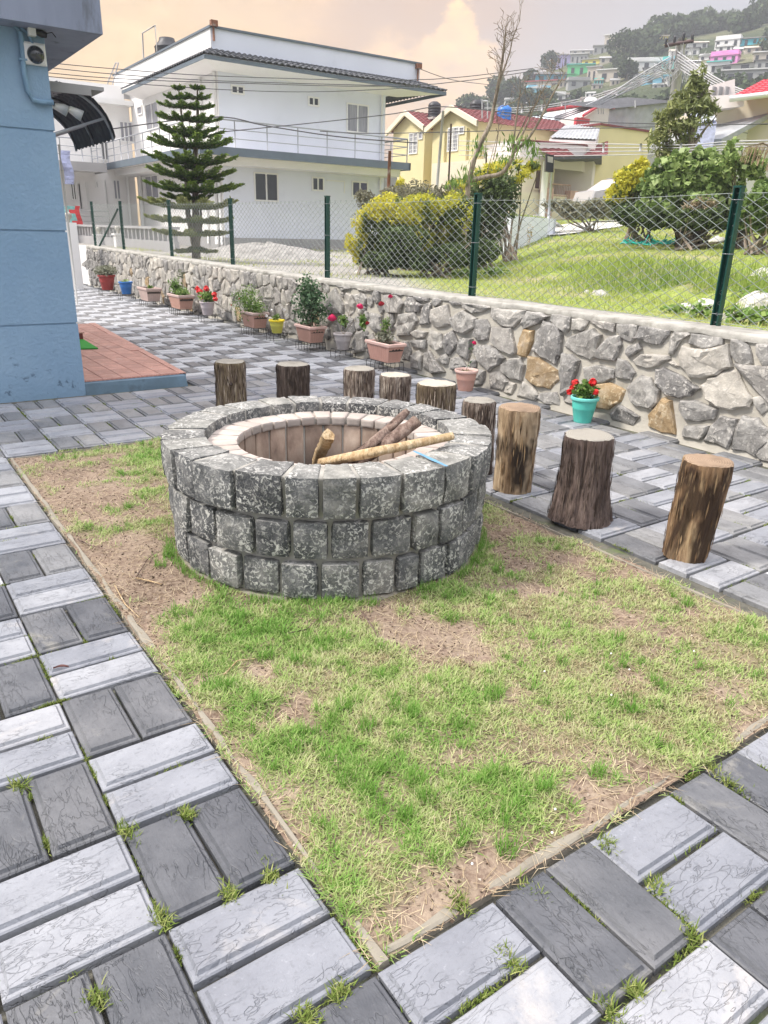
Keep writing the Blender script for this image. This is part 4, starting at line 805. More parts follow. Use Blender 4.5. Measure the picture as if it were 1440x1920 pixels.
def stone_mesh(pts,ty):
    # orient ccw, subdivide and roughen the outline, then bulge the face
    A=sum(pts[i][0]*pts[(i+1)%len(pts)][1]-pts[(i+1)%len(pts)][0]*pts[i][1] for i in range(len(pts)))
    if A<0: pts=pts[::-1]
    c=(sum(p[0] for p in pts)/len(pts),sum(p[1] for p in pts)/len(pts)); size=math.sqrt(abs(A)/2)
    P=[]
    for i in range(len(pts)):
        a,b_=pts[i],pts[(i+1)%len(pts)]; pr_=pts[i-1]
        # soften corners
        kx=1.12; P.append((c[0]+((a[0]*.92+(b_[0]+pr_[0])*.04)-c[0])*kx,c[1]+((a[1]*.92+(b_[1]+pr_[1])*.04)-c[1])*kx))
        if math.dist(a,b_)>.06:
            t=random.uniform(.4,.6); mxx=(a[0]+(b_[0]-a[0])*t,a[1]+(b_[1]-a[1])*t); k=random.uniform(.0,.018)/max(math.dist(mxx,c),.01); P.append((mxx[0]+(mxx[0]-c[0])*k,mxx[1]+(mxx[1]-c[1])*k))
    n=len(P); dep=min(.045,.014+.11*size*random.uniform(.7,1.3)); tx,tz=random.uniform(-.10,.10),random.uniform(-.10,.10)
    V=[];sd_=random.random()*50
    def ringp(s,d):
        for p in P:
            x=c[0]+(p[0]-c[0])*s; z=c[1]+(p[1]-c[1])*s
            y=d+(0 if s==1 else (tx*(x-c[0])+tz*(z-c[1])+(float(vn(x*14+sd_,z*14,3))-.5)*.036+(float(vn(x*40+sd_,z*40,3))-.5)*.010))
            V.append((x-c[0],y,z-c[1]))
    ringp(1.,-.012); s1=1-min(.012/max(size,.03),.2); ringp(.985,dep*.55); ringp(s1*.93,dep); ringp(.72,dep*1.1); ringp(.38,dep*1.15); V.append((0,dep*1.15+random.uniform(-.004,.006),0))
    F_=[]
    for r in range(4):
        for k in range(n): k2=(k+1)%n; F_.append((r*n+k,r*n+k2,(r+1)*n+k2,(r+1)*n+k))
    for k in range(n): F_.append((4*n+k,4*n+(k+1)%n,5*n))
    me=bpy.data.meshes.new('stone'); me.from_pydata(V,[],F_); me.polygons.foreach_set('use_smooth',[True]*len(F_))
    try: me.set_sharp_from_angle(angle=math.radians(14))
    except Exception: pass
    return me,c
WM={'g':'wall_stone','p':'wall_stone_pale','o':'wall_stone_ochre','q':'wall_stone_ochre'}
def vis(c): 
    px,py,z=proj((c[0],WY,c[1])); return z>0 and -60<px<1500
polys.sort(key=lambda q:(not vis(q[1][0]),abs(q[1][0][0]-1)))
extra=MB()
for i,(ty,pts) in enumerate(polys):
    me,c=stone_mesh(pts,ty)
    if i<299:
        me.flip_normals(); o=link('stone',me,WM[ty],wall); o.location=(c[0]-8,0,c[1])
    else: extra.add([(v.co.x+c[0]-8,v.co.y,v.co.z+c[1]) for v in me.vertices],[tuple(p.vertices)[::-1] for p in me.polygons])
if extra.v: extra.build('stone_remainder','wall_stone',wall)['kind']='stuff'
# ============================================================ CHAIN LINK FENCE
FY=-5.10
POSTX=[(-.6,1.97),(2.60,1.97),(5.64,1.99),(8.86,2.03),(12.22,2.06),(15.37,2.09),(18.79,2.12),(21.4,2.15)]
fence=empty('chain_link_fence',(8,FY,WZ),'chain link fence of thin wire on dark green posts along the wall top','fence')
def fence_post(x,top,parent):
    z0=wallz(x)-.03; b=MB(); w=.032
    b.box(x-8-w,x-8+w,-.006,.006,z0-WZ,top-WZ-.0); b.box(x-8-w,x-8-w+.010,.006,.050,z0-WZ,top-WZ); b.box(x-8+w-.010,x-8+w,.006,.050,z0-WZ,top-WZ)
    b.box(x-8-w-.003,x-8+w+.003,-.009,.053,top-WZ+.001,top-WZ+.016)
    o=b.build('post','post_green',parent)
    t=MB()
    for q in (.12,.55,.92): zz=z0+(top-z0)*q-WZ; t.tube([(x-8-w-.002,-.009,zz),(x-8+w+.002,-.009,zz),(x-8+w+.002,.054,zz),(x-8-w-.002,.054,zz),(x-8-w-.002,-.009,zz)],.002,4)
    t.build('tie_wire','galv',o)
    return o
for x,t in POSTX: fence_post(x,t,fence)
def tubes_np(segs,r,n=3):
    """segs (m,2,3): thin prisms"""
    segs=np.asarray(segs,float); a,c=segs[:,0],segs[:,1]; t=c-a; t/=np.linalg.norm(t,axis=1,keepdims=True)+1e-9
    ref=np.tile([0.,1.,.02],(len(t),1)); u=np.cross(t,ref); u/=np.linalg.norm(u,axis=1,keepdims=True)+1e-9; w=np.cross(t,u); V=[]
    for e in (a,c):
        for k in range(n): q=2*math.pi*k/n; V.append(e+(u*math.cos(q)+w*math.sin(q))*(r if np.isscalar(r) else r[:,None]))
    V=np.stack(V,1).reshape(-1,3); b0=np.arange(len(segs))[:,None]*2*n
    Fq=np.concatenate([np.stack([b0[:,0]+k,b0[:,0]+(k+1)%n,b0[:,0]+n+(k+1)%n,b0[:,0]+n+k],1) for k in range(n)])
    return V,Fq
pw=.070; ph=.084
for (xa,ta),(xb,tb) in zip(POSTX[:-1],POSTX[1:]):
    segs=[]; i0=int(math.ceil(xa/pw)); i1=int(xb/pw)
    for i in range(i0,i1+1):
        x=i*pw; t=(x-xa)/(xb-xa); top=ta+(tb-ta)*t-.03; z=wallz(x)+.012; k=0; sag=.02*math.sin(math.pi*t)
        px_=None
        while z<top-sag:
            s=1 if (k+i)%2 else -1; xx=x+s*pw*.5+.008*math.sin(z*9+x*3)+.012*math.sin(z*3.1+x*1.7); yy=.012+(.003*s)+.014*math.sin(x*2.1)*math.sin(math.pi*(z-WZ)/1.05)
            cur=(xx-8,yy,z-WZ)
            if px_: segs.append((px_,cur))
            px_=cur; z+=ph/2; k+=1
        if px_: segs.append((px_,(px_[0]+.012*(1 if i%2 else -1),px_[1],px_[2]+.028)))
    for q in (.03,.965):
        for j in range(12):
            u0,u1=j/12,(j+1)/12; f0=lambda u:(xa+(xb-xa)*u-8,.018,(wallz(xa)+(ta-wallz(xa))*q-WZ)-.02*math.sin(math.pi*u)); segs.append((f0(u0),f0(u1)))
    V,Fq=tubes_np(segs,.0027); link('mesh_panel',npmesh('mesh_panel',V,Fq),'chain_wire',fence)
b=MB(); b.tube([(21.0-8,.03,wallz(20)-WZ+.01),(19.0-8+.0,.03,1.02)],.026,6); b.build('brace_strut','post_green',fence)
# ============================================================ FLOWER POTS
def stand(x,y,L_,W_,h,nl,label,rz=0):
    e=empty('pot_stand',(x,y,0),label,'plant stand','black wire stands under the flower pots',rz); b=MB()
    r=.004
    b.tube([(-L_/2,-W_/2,h),(L_/2,-W_/2,h),(L_/2,W_/2,h),(-L_/2,W_/2,h),(-L_/2,-W_/2,h)],r,5)
    for i in range(1,nl): t=-L_/2+L_*i/nl; b.tube([(t,-W_/2,h-.004),(t,W_/2,h-.004)],r*.8,4)
    b.build('frame','wire_black',e)
    for i in range(nl+1):
        for s in (-1,1):
            if 0<i<nl and i%2==0 and nl>3: pass
            t=-L_/2+L_*i/nl; c=MB(); c.tube([(t,s*W_/2,h),(t,s*(W_/2+.012),h*.5),(t,s*(W_/2+.004),.008),(t,s*(W_/2+.018),.004)],r,4); c.build('leg','wire_black',e)
    return e
def round_pot(name,x,y,z,r,h,body,rim,label,soil=True):
    e=empty(name,(x,y,z),label,'potted plant'); b=MB(); prof=[(r*.62,0),(r*.64,.01),(r*.80,h*.52),(r*.83,h*.54),(r*.83,h*.57),(r*.90,h*.86)]
    b.lathe(prof,32,capb=True); b.build('pot',body,e)
    b=MB(); b.lathe([(r*.90,h*.86),(r*1.0,h*.875),(r*1.02,h*.90),(r*1.02,h*.985),(r*1.0,h),(r*.93,h),(r*.90,h*.97),(r*.86,h*.85)],32,capb=False); b.build('rim',rim,e)
    b=MB(); b.lathe([(r*.87,h*.88),(r*.5,h*.90),(.002,h*.91)],20,capb=False); b.build('soil','potting_soil',e)
    return e
def trough(name,x,y,z,L_,W_,h,body,rim,label,rz=0):
    e=empty(name,(x,y,z),label,'potted plant',rz=rz); k=.76; b=MB(); n=int(L_/.022); m=int(W_/.022)
    def ring(s,zz,rib):
        P=[]
        for (ax,ay,bx,by,c) in ((-1,-1,1,-1,n),(1,-1,1,1,m),(1,1,-1,1,n),(-1,1,-1,-1,m)):
            for i in range(c):
                t=i/c; px,py=ax+(bx-ax)*t,ay+(by-ay)*t; o=rib*(1 if i%2 else 0)*(1 if 1<i<c-1 else 0); nx=(-1 if ax==bx==-1 else 1 if ax==bx else 0); ny=(-1 if ay==by==-1 else 1 if ay==by else 0)
                P.append((px*L_/2*s-nx*o,py*W_/2*s-ny*o,zz))
        return P
    rings=[ring(k,0,0),ring(k+.015,h*.09,0),ring(k+.02,h*.12,.004),ring(.955,h*.80,.004),ring(.965,h*.84,0)]; nn=len(rings[0]); v=[p for r_ in rings for p in r_]; f=[(r_*nn+i,r_*nn+(i+1)%nn,(r_+1)*nn+(i+1)%nn,(r_+1)*nn+i) for r_ in range(4) for i in range(nn)]; f.append(tuple(reversed(range(nn)))); b.add(v,f); b.build('pot',body,e)
    b=MB(); o_,i_=(1.03,.93); 
    def R(s,t,zz): return [(-L_/2*s-t,-W_/2*s-t,zz),(L_/2*s+t,-W_/2*s-t,zz),(L_/2*s+t,W_/2*s+t,zz),(-L_/2*s-t,W_/2*s+t,zz)]
    rr_=[R(.965,.001,h*.835),R(1.,.010,h*.85),R(1.,.012,h*.97),R(1.,.006,h),R(1.,-.018,h),R(1.,-.024,h*.8)]; v=[p for q in rr_ for p in q]; b.add(v,[(r_*4+i,r_*4+(i+1)%4,(r_+1)*4+(i+1)%4,(r_+1)*4+i) for r_ in range(5) for i in range(4)]); b.build('rim',rim,e)
    b=MB(); b.box(-L_/2+.02,L_/2-.02,-W_/2+.02,W_/2-.02,h*.6,h*.88); b.build('soil','potting_soil',e)
    return e
def rose(parent,p,r,matn,name='bloom'):
    b=MB(); n=9
    for ring_,(rr_,zz,ti,k) in enumerate(((1.,-.2,.2,7),(.8,.1,.5,6),(.5,.3,.8,5),(.22,.42,1,4))):
        for i in range(k):
            a=2*math.pi*i/k+ring_*.7+random.uniform(-.2,.2); ca,sa=math.cos(a),math.sin(a); w=.62*rr_+.16
            def P(u,h): return (r*(ca*u-sa*0),r*(sa*u),r*h)
            T=(-sa*w*r,ca*w*r,0); base=np.array(P(rr_*.35,zz-.35)); mid=np.array(P(rr_*.95,zz+.05)); tip=np.array(P(rr_*(.95-.35*ti),zz+.5)); T=np.array(T)
            b.add([base-T*.4,base+T*.4,mid+T*.62,tip+T*.35,tip-T*.35,mid-T*.62],[(0,1,2,5),(5,2,3,4)],smooth=True)
    o=b.build(name,matn,parent); o.location=p; o.rotation_euler=(random.uniform(-.3,.6),random.uniform(-.3,.3),random.uniform(0,6)); return o
def cluster(parent,c,r,matn,n=16,fs=.014,name='flower_head'):
    P=[];b=MB()
    for i in range(n):
        d=Vector((random.gauss(0,1),random.gauss(0,1),random.gauss(0,1))).normalized()*r*random.uniform(.5,1); q=Vector(c)+d; a0=random.uniform(0,6)
        nrm=(d.normalized()+Vector((0,-.1,.3))).normalized(); u=nrm.orthogonal().normalized(); w=nrm.cross(u)
        for k in range(5):
            a=a0+k*2*math.pi/5; dd=u*math.cos(a)+w*math.sin(a); tt=u*-math.sin(a)+w*math.cos(a); b.add([q,q+dd*fs*.6+tt*fs*.42+nrm*.002,q+dd*fs*1.1+nrm*.003,q+dd*fs*.6-tt*fs*.42+nrm*.002],[(0,1,2,3)])
    return b.build(name,matn,parent)
def stems(parent,pts_list,r,mat='bark_olive',name='stem'):
    for pts in pts_list: b=MB(); b.tube(pts,[r]+[r*.7]*(len(pts)-2)+[r*.45],5); b.build(name,mat,parent)
def W2L(e,P): return tuple(np.array(P)-np.array(e.location))
# --- teal pot
B=at(1085,794,2,0); X,Y=B[0]+.03,B[1]-.08
e=round_pot('flower_pot',X,Y,0,.125,.235,'pot_teal','pot_teal_rim','bright turquoise round pot of red geraniums standing on the paving by the wall')
leaves('foliage',blob(420,(0,0,.30),(.11,.11,.085),.2),.042,'leaf_fresh',e,aspect=.7)
tp=lambda px,py,yo=0: W2L(e,at(px,py,1,Y+yo))
for q,cc in (((1078,718),.034),((1112,716),.030),((1117,735),.022),((1068,735),.022),((1074,727),.024)):
    c=tp(*q); stems(e,[[(c[0]*.3,c[1]*.3,.22),(c[0]*.7,0,(c[2]+.22)/2),c]],.003,'leaf_fresh' if 0 else 'bark_olive'); cluster(e,c,cc,'petal_red',34,.019)
# --- pink round pot with single rose
B=at(865,734,2,0); X,Y=B[0]+.03,B[1]-.08
e=round_pot('flower_pot',X,Y,0,.125,.225,'terracotta','terracotta_rim','small pink round pot with one bare rose stem, straight on the paving')
c=W2L(e,at(889,643,1,Y)); stems(e,[[(0.01,0,.2),(c[0]*.6,0,.38),c]],.0035); rose(e,c,.026,'petal_rose'); leaves('foliage',np.array(c)*[.6,1,0]+[0,0,.44]+rng.normal(size=(22,3))*[.02,.02,.07],.03,'leaf_rose',e); leaves('litter',blob(50,(0,0,.205),(.09,.09,.012),.1),.03,'straw',e)
def place(px,py,back=.12): B=at(px,py,2,0); return B[0],B[1]-back
SH=.115
# --- big pink trough with two red roses
Y=WY+.33; X=at(722,668,1,Y)[0]
e=trough('rose_planter',X,Y,SH,.50,.24,.225,'terracotta','terracotta_rim','large pink ribbed trough with tall red rose stems, nearest of the troughs')
stand(X,Y,.46,.22,SH,5,'black wire stand under the nearest large pink trough')
R_=[((715,570),'petal_dark',.030),((732,556),'petal_rose',.022)]
for q,mt,r in R_:
    c=W2L(e,at(*q,1,Y)); stems(e,[[(c[0]*.55,0,.18),(c[0]*.8,.01,.32),(c[0],c[1],c[2])]],.004); rose(e,c,r*1.3,mt)
stems(e,[[(-.0,0,.18),(.01,.02,.36),(0.0,.0,.50)],[(.03,.03,.18),(.05,.0,.34),(.06,.0,.46)],[(-.02,.03,.18),(-.03,0,.30),(-.02,.0,.44)]],.006,'bark_tan')
leaves('foliage',blob(650,(.02,.0,.27),(.15,.10,.10),.15),.036,'leaf_grey',e); leaves('rose_leaf',blob(220,(.0,0,.42),(.08,.06,.12),.2),.03,'leaf_fresh',e)
# --- grey round pot with roses
Y=WY+.32; X=at(643,640,1,Y)[0]
e=round_pot('rose_pot',X,Y,SH,.125,.21,'pot_grey','pot_grey','weathered grey round pot with drooping pink and red roses')
stand(X,Y,.24,.22,SH,2,'small black wire stand under the weathered grey rose pot')
for q,mt,r in (((623,597),'petal_rose',.048),((675,575),'petal_rose',.034),((689,606),'petal_dark',.022)):
    c=W2L(e,at(*q,1,Y)); stems(e,[[(0,0,.18),(c[0]*.45,0,c[2]*.85+.06),c]],.004); rose(e,c,r*1.3,mt)
leaves('foliage',np.concatenate([blob(110,W2L(e,at(644,600,1,Y)),(.09,.06,.08),.2),blob(130,W2L(e,at(680,602,1,Y)),(.08,.06,.10),.2)]),.045,'leaf_fresh',e,aspect=.65)
# --- planter with big dark rose bush
Y=WY+.34; X=at(582,622,1,Y)[0]
e=trough('shrub_planter',X,Y,SH,.44,.25,.225,'clay_brown','terracotta_rim','brown pink trough holding a tall dense dark green rose bush')
stand(X,Y,.42,.23,SH,5,'black wire stand under the trough with the tall dark bush')
stems(e,[[(random.uniform(-.1,.1),0,.18),(random.uniform(-.2,.2),random.uniform(-.08,.08),.4),(random.uniform(-.25,.25),random.uniform(-.1,.1),.68)] for _ in range(10)],.005)
leaves('foliage',np.concatenate([blob(1100,(0,0,.46),(.42,.22,.30),.15,.42,7),blob(500,(.04,0,.68),(.26,.16,.24),.2,.40,7)]),.048,'leaf_rose',e,aspect=.62,kind='stuff')
# --- yellow pot
Y=WY+.36; X=at(519,608,1,Y)[0]
e=round_pot('flower_pot',X,Y,SH,.118,.195,'pot_yellow','pot_yellow_rim','yellow green round pot with a bright yellow rim and white flowers')
stand(X,Y,.24,.22,SH,2,'small black wire stand under the yellow pot')
leaves('foliage',blob(120,(0,0,.24),(.08,.07,.06),.2),.038,'leaf_fresh',e)
for q in ((500,592),(510,582),(533,581),(538,590)): c=W2L(e,at(*q,1,Y)); cluster(e,c,.022,'petal_white',8,.014)
# --- brown planter with feathery green bush hanging left
Y=WY+.34; X=at(477,595,1,Y)[0]
e=trough('shrub_planter',X,Y,SH,.50,.26,.24,'clay_brown','clay_dusty','brown trough overhung by a bushy feathery bright green marigold plant')
stand(X,Y,.46,.24,SH,5,'black wire stand under the trough with the feathery bush')
leaves('foliage',np.concatenate([blob(1700,(.20,.02,.36),(.40,.24,.30),.15,.36,8),blob(500,(-.12,.02,.30),(.26,.16,.13),.15,.38,8)]),.036,'leaf_fresh',e,aspect=.4,kind='stuff')
for q in ((434,572),(449,560)): c=W2L(e,at(*q,1,Y+.1)); rose(e,c,.016,'petal_red','bloom')
# --- lilac pot red geranium
Y=WY+.36; X=at(389,577,1,Y)[0]
e=round_pot('geranium_pot',X,Y,SH,.135,.235,'pot_lilac','pot_lilac','pale lilac grey round pot with a full head of scarlet geraniums')
stand(X,Y,.26,.24,SH,2,'small black wire stand under the lilac grey geranium pot')
leaves('foliage',blob(420,(0,0,.32),(.20,.14,.11),.2),.05,'leaf_fresh',e,aspect=.75)
for q,r in (((374,546),.05),((386,541),.045),((402,552),.035),((404,560),.03),((378,558),.02),((370,541),.035)): c=W2L(e,at(*q,1,Y)); cluster(e,c,r*1.15,'petal_red',30,.026)
# --- clay trough with green plants
Y=WY+.36; X=at(340,568,1,Y)[0]
e=trough('shrub_planter',X,Y,SH,.62,.30,.26,'clay_brown','clay_dusty','clay brown trough with low mixed greens and a thin tall bare stem')
stand(X,Y,.56,.28,SH,5,'black wire stand under the clay trough with mixed greens')
leaves('foliage',np.concatenate([blob(600,(.22,.0,.38),(.24,.16,.22),.15,.38,7),blob(420,(-.08,.0,.31),(.24,.13,.09),.15)]),.045,'leaf_fresh',e,aspect=.5,kind='stuff'); stems(e,[[(-.1,0,.2),(-.12,0,.5),(-.1,0,.72)],[(-.12,0,.45),(-.2,0,.62)]],.006); leaves('dry_leaf',blob(60,(-.1,0,.62),(.12,.1,.12),.2),.05,'leaf_grey',e)
# --- dusty empty trough
Y=WY+.38; X=at(281,552,1,Y)[0]
e=trough('planter_trough',X,Y,SH,.60,.32,.26,'clay_dusty','clay_dusty','dusty pink nearly empty trough with a low seedling, beside the blue pot')
stand(X,Y,.54,.28,SH,4,'black wire stand under the nearly empty dusty trough')
leaves('foliage',blob(60,(-.05,0,.27),(.12,.08,.05),.2),.05,'leaf_fresh',e)
# --- blue pot
Y=WY+.42; X=at(237,546,1,Y)[0]
e=round_pot('flower_pot',X,Y,.13,.155,.27,'pot_blue','pot_blue','deep blue round pot with a few short yellowish sprouts')
stand(X,Y,.30,.28,.13,2,'small black wire stand under the deep blue pot')
leaves('foliage',blob(50,(0,0,.29),(.10,.1,.03),.2),.05,'leaf_fresh',e,tint=np.full(50,.9))
# --- red pot
Y=WY+.48; X=at(202,542,1,Y)[0]
e=round_pot('shrub_pot',X,Y,.13,.20,.34,'pot_red','pot_red','dark red round pot with a wide mound of grey green leaves, farthest from the camera')
stand(X,Y,.36,.34,.13,3,'black wire stand under the dark red pot')
leaves('foliage',blob(900,(.02,0,.44),(.33,.26,.14),.2),.06,'leaf_grey',e,kind='stuff')
# ============================================================ BLUE BUILDING
BX=6.84; BY=-1.065
bld=empty('blue_building',(BX,BY,0),'blue plastered building with horizontal grooves at the left edge','building')
LB=lambda v:(v[0]-BX,v[1]-BY,v[2])
gro=[.68,1.52,2.36]; zz=[-.05]+gro+[3.13]; b=MB()
for k in range(4): b.box(0,6.2,0,6,zz[k]+(.008 if k else 0),zz[k+1]-(.008 if k<3 else 0))
b.box(.012,6.2,.012,6,-.05,3.12); b.build('wall','blue_plaster',bld)
b=MB(); b.box(-.26,6.4,-.43,6.2,3.131,3.40); b.box(-.20,6.4,-.35,6.2,3.401,4.2); b.build('roof_slab','blue_grey_slab',bld)
q=lambda px,py,x=BX-.03: LB(at(px,py,0,x))
b=MB(); b.tube([q(28,48),q(38,62),q(42,90),q(45,135),q(52,172),q(62,187),q(78,192),q(100,192)],.022,10); b.tube([q(38,52),q(52,62),q(62,84)],.013,8); b.build('conduit_pipe','blue_pipe',bld)
for pt_ in ((43,112),(80,192)): c=q(*pt_); b=MB(); b.box(c[0]-.025,c[0]+.028,c[1]-.03,c[1]+.03,c[2]-.008,c[2]+.008); b.build('pipe_clip','blue_pipe',bld)
c=at(65,100,0,BX-.05); e=empty('security_camera',c,'white square dome security camera on the blue wall','camera')
b=MB(); b.bbox(-.085,.085,-.095,.095,-.05,.0,.018); me=b.mesh('housing'); me.transform(Matrix.Rotation(-math.pi/2,4,'Y')); link('housing',me,'camera_white',e)
b=MB(); b.lathe([(.070,0),(.068,.015),(.052,.045),(.025,.062),(.003,.066)],24); me=b.mesh('lens_dome'); me.transform(Matrix.Rotation(-math.pi/2,4,'Y')); o=link('lens_dome',me,'glass_dark',e); o.location=(0.0,-.008,-.01)
c=at(66,60,0,BX-.06); e=empty('wall_spotlight',c,'small white and black spotlight under the blue building slab','light')
b=MB(); b.box(-.03,.03,.0,.06,-.035,.03); b.build('housing','camera_white',e); b=MB(); b.tube([(0,0,0),(0,-.05,-.005),(0,-.09,-.012)],[.022,.03,.022],8); b.tube([(0,-.08,0),(-.03,-.13,.01),(-.02,-.16,-.02)],.004,4); b.build('lamp_head','lamp_black',e)
# white drain pipe behind corner
e=MB(); e.tube([(8.6,-1.45,0.102),(8.6,-1.42,1.25),(8.6,-1.40,1.36)],.022,8); 
# awning: arched tile-look sheet on a steel bracket
aw=empty('awning',(9.4,BY,2.6),'arched dark tile patterned sheet awning projecting beyond the blue building','awning')
b=MB(); n=26; m=16; v=[]
YA,YB=-1.22,-1.74
def aprof(t): # from the wall outward and down
    y=YA+(YB-YA)*math.sin(t*1.45)/math.sin(1.45); z=2.93-.46*(1-math.cos(t*1.45))/(1-math.cos(1.45)); return y,z
X0,X1=8.0,9.7
for i in range(n*2+1):
    t=i/(n*2); y,z=aprof(t); st=.012*((i%6)/6)
    for k in range(m*2+1): x=X0+(X1-X0)*k/(m*2); v.append((x-9.4,y-BY-.2-.0,z-2.6-st+.010*math.cos(k*math.pi/1.5)))
f=[(i*(m*2+1)+k,i*(m*2+1)+k+1,(i+1)*(m*2+1)+k+1,(i+1)*(m*2+1)+k) for i in range(n*2) for k in range(m*2)]; b.add(v,f); b.add([(p[0],p[1]+.006,p[2]-.012) for p in v],[q_[::-1] for q_ in f]); b.build('tile_sheet','roof_tile_dark',aw)
for x in (X0+.05,(X0+X1)/2,X1-.05):
    b=MB(); b.tube([(x-9.4,aprof(t)[0]-BY-.19,aprof(t)[1]-2.6-.035) for t in np.linspace(0,1,12)],.014,6); b.tube([(x-9.4,.0,2.80-2.6),(x-9.4,YA-BY-.2,2.94-2.6)],.016,6); b.tube([(x-9.4,.0,2.36-2.6),(x-9.4,aprof(.7)[0]-BY-.2,aprof(.7)[1]-2.6-.03)],.016,6); b.build('bracket','steel',aw)
b=MB(); b.box(X0-9.4,X1-9.4,-.8,.0,.30,.335); b.box(X0-9.43,X0-9.39,-.66,.0,.24,.33); b.build('fascia','grey_wall',aw)
c=at(122,205,0,8.1); e=empty('flood_light',c,'white twin head floodlight under the arched awning','light')
for s in (0,1): b=MB(); b.tube([(0,.10-s*.14,.02+s*-.01),(-.01,.02-s*.14,0-s*.03),(-.02,-.02-s*.14,-.02-s*.03)],[.03,.05,.055],12); b.build('lamp_head','camera_white',e)
b=MB(); b.tube([(0,.35,.02),(0,-.1,0)],.015,6); b.build('arm','camera_white',e)
# terracotta entrance platform
pf=empty('entrance_platform',(6.9,BY,0),'low terracotta tiled entrance platform with a blue grey plinth','platform')
PW=-2.14-BY
b=MB(); v=[(0,-.0,0),(0,PW,0),(4.9,PW-.32,0),(4.9,-.0,0)]; v=[(a,c_,-.04) for a,c_,_ in v]+[(a,c_,.088) for a,c_,_ in v]; b.add(v,[(0,3,2,1),(4,5,6,7),(0,1,5,4),(1,2,6,5),(2,3,7,6),(3,0,4,7)]); 
b.add([(-.075,PW+.01,-.04),(-.075,0.0,-.04),(0.,0.0,-.04),(0.,PW+.01,-.04),(-.045,PW+.02,.075),(-.055,0.0,.080),(0.,0,.086),(0.,PW+.02,.086)],[(0,1,5,4),(4,5,6,7),(3,0,4,7)]); b.build('plinth','plinth_blue',pf); b=MB(); v=[(0.0,0,0),(0,PW,0),(4.9,PW-.32,0),(4.9,0,0)]; v=[(a,c_,.089) for a,c_,_ in v]+[(a,c_,.0945) for a,c_,_ in v]; b.add(v,[(4,5,6,7),(0,1,5,4),(1,2,6,5),(2,3,7,6),(3,0,4,7)]); b.build('tile_bed','terracotta_tile',pf)
tw=.2525; b0=MB(); b0.bbox(-.122,.122,-.122,.122,-.01,.014,.004)
for i in range(5):
    for k in range(5):
        pass
tm=b0.mesh('floor_tile'); tm.materials.append(MAT['terracotta_tile'])
for i in range(19):
    for k in range(6):
        xx=.13+i*tw; yy=-.10-k*.20
        lim=PW-.32*xx/4.9
        if yy-.09<lim: continue
        o=bpy.data.objects.new('floor_tile',tm); COL.objects.link(o); o.parent=pf; o.location=(xx,yy,.092); o.scale=(1,.80,1); o.rotation_euler=(0,0,random.gauss(0,.006))
b=MB(); 
v=[(0,PW+.07,.0885),(0,PW,.0885),(4.9,PW-.32,.0885),(4.9,PW-.22,.0885)]; v=v+[(a,c_,.101) for a,c_,_ in v]; b.add(v,[(4,5,6,7),(0,1,5,4),(1,2,6,5),(2,3,7,6),(3,0,4,7)]); b.build('tile_border','terracotta_tile',pf)
b=MB(); b.box(2.9,4.9,-.72,-.0,.104,.20); o=b.build('upper_step','tile_red_riser',pf); b=MB(); b.box(2.88,4.92,-.74,0,.201,.215); b.build('step_tread','terracotta_tile',pf)
p0=at(150,622,2,.12);p1=at(150,655,2,.12);p2=at(183,654,2,.12)
b=MB(); cx_,cy_=0,0; v=[(at(*p,2,.112)-[0,0,0]) for p in ((118,618),(149,633),(184,654),(120,656))]; c=np.mean(v,0); vv=[tuple(p-c) for p in v]; b.add([(p[0],p[1],0) for p in vv]+[(p[0],p[1],.014) for p in vv],[(0,3,2,1),(4,5,6,7),(0,1,5,4),(1,2,6,5),(2,3,7,6),(3,0,4,7)]); o=b.build('door_mat','mat_green'); o.location=(c[0],c[1],.110); tag(o,'bright green artificial grass door mat on the terracotta platform','mat')
# ============================================================ BUILDINGS BEYOND THE FENCE
def wb(b,name,mat,root,parent=None):
    l=root.location; b.v=[(p[0]-l[0],p[1]-l[1],p[2]-l[2]) for p in b.v]; return b.build(name,mat,parent or root)
def obox(b,ax,val,d0,d1,a0,a1,z0,z1):  # slab on plane axis ax; depth measured outward (towards smaller x or larger y)
    if ax==0: b.box(val-d1,val-d0,min(a0,a1),max(a0,a1),z0,z1)
    else: b.box(min(a0,a1),max(a0,a1),val+d0,val+d1,z0,z1)
def window(root,ax,val,p0,p1,n=2,fr='white_trim',gl='glass_dark',bars=0,d=.05,name='window'):
    P,Q=at(*p0,ax,val),at(*p1,ax,val); o=1-ax; a0,a1=sorted((P[o],Q[o])); z0,z1=sorted((P[2],Q[2])); w=.055
    b=MB(); obox(b,ax,val,-.02,d,a0,a1,z1-w,z1); obox(b,ax,val,-.02,d,a0,a1,z0,z0+w); 
    for i in range(n+1): t=a0+(a1-a0-w)*i/n; obox(b,ax,val,-.02,d-.003,t,t+w,z0+w,z1-w)
    f=wb(b,name,fr,root)
    b=MB(); obox(b,ax,val,.003,.014,a0+.01,a1-.01,z0+.01,z1-.01); wb(b,'pane',gl,root,f)
    if bars:
        b=MB()
        for i in range(1,bars): zc=z0+(z1-z0)*i/bars; obox(b,ax,val,.018,.035,a0+w,a1-w,zc-.012,zc+.012)
        for i in range(1,5): t=a0+(a1-a0)*i/5; obox(b,ax,val,.020,.033,t-.01,t+.01,z0+w,z1-w)
        wb(b,'grille',fr,root,f)
    return f
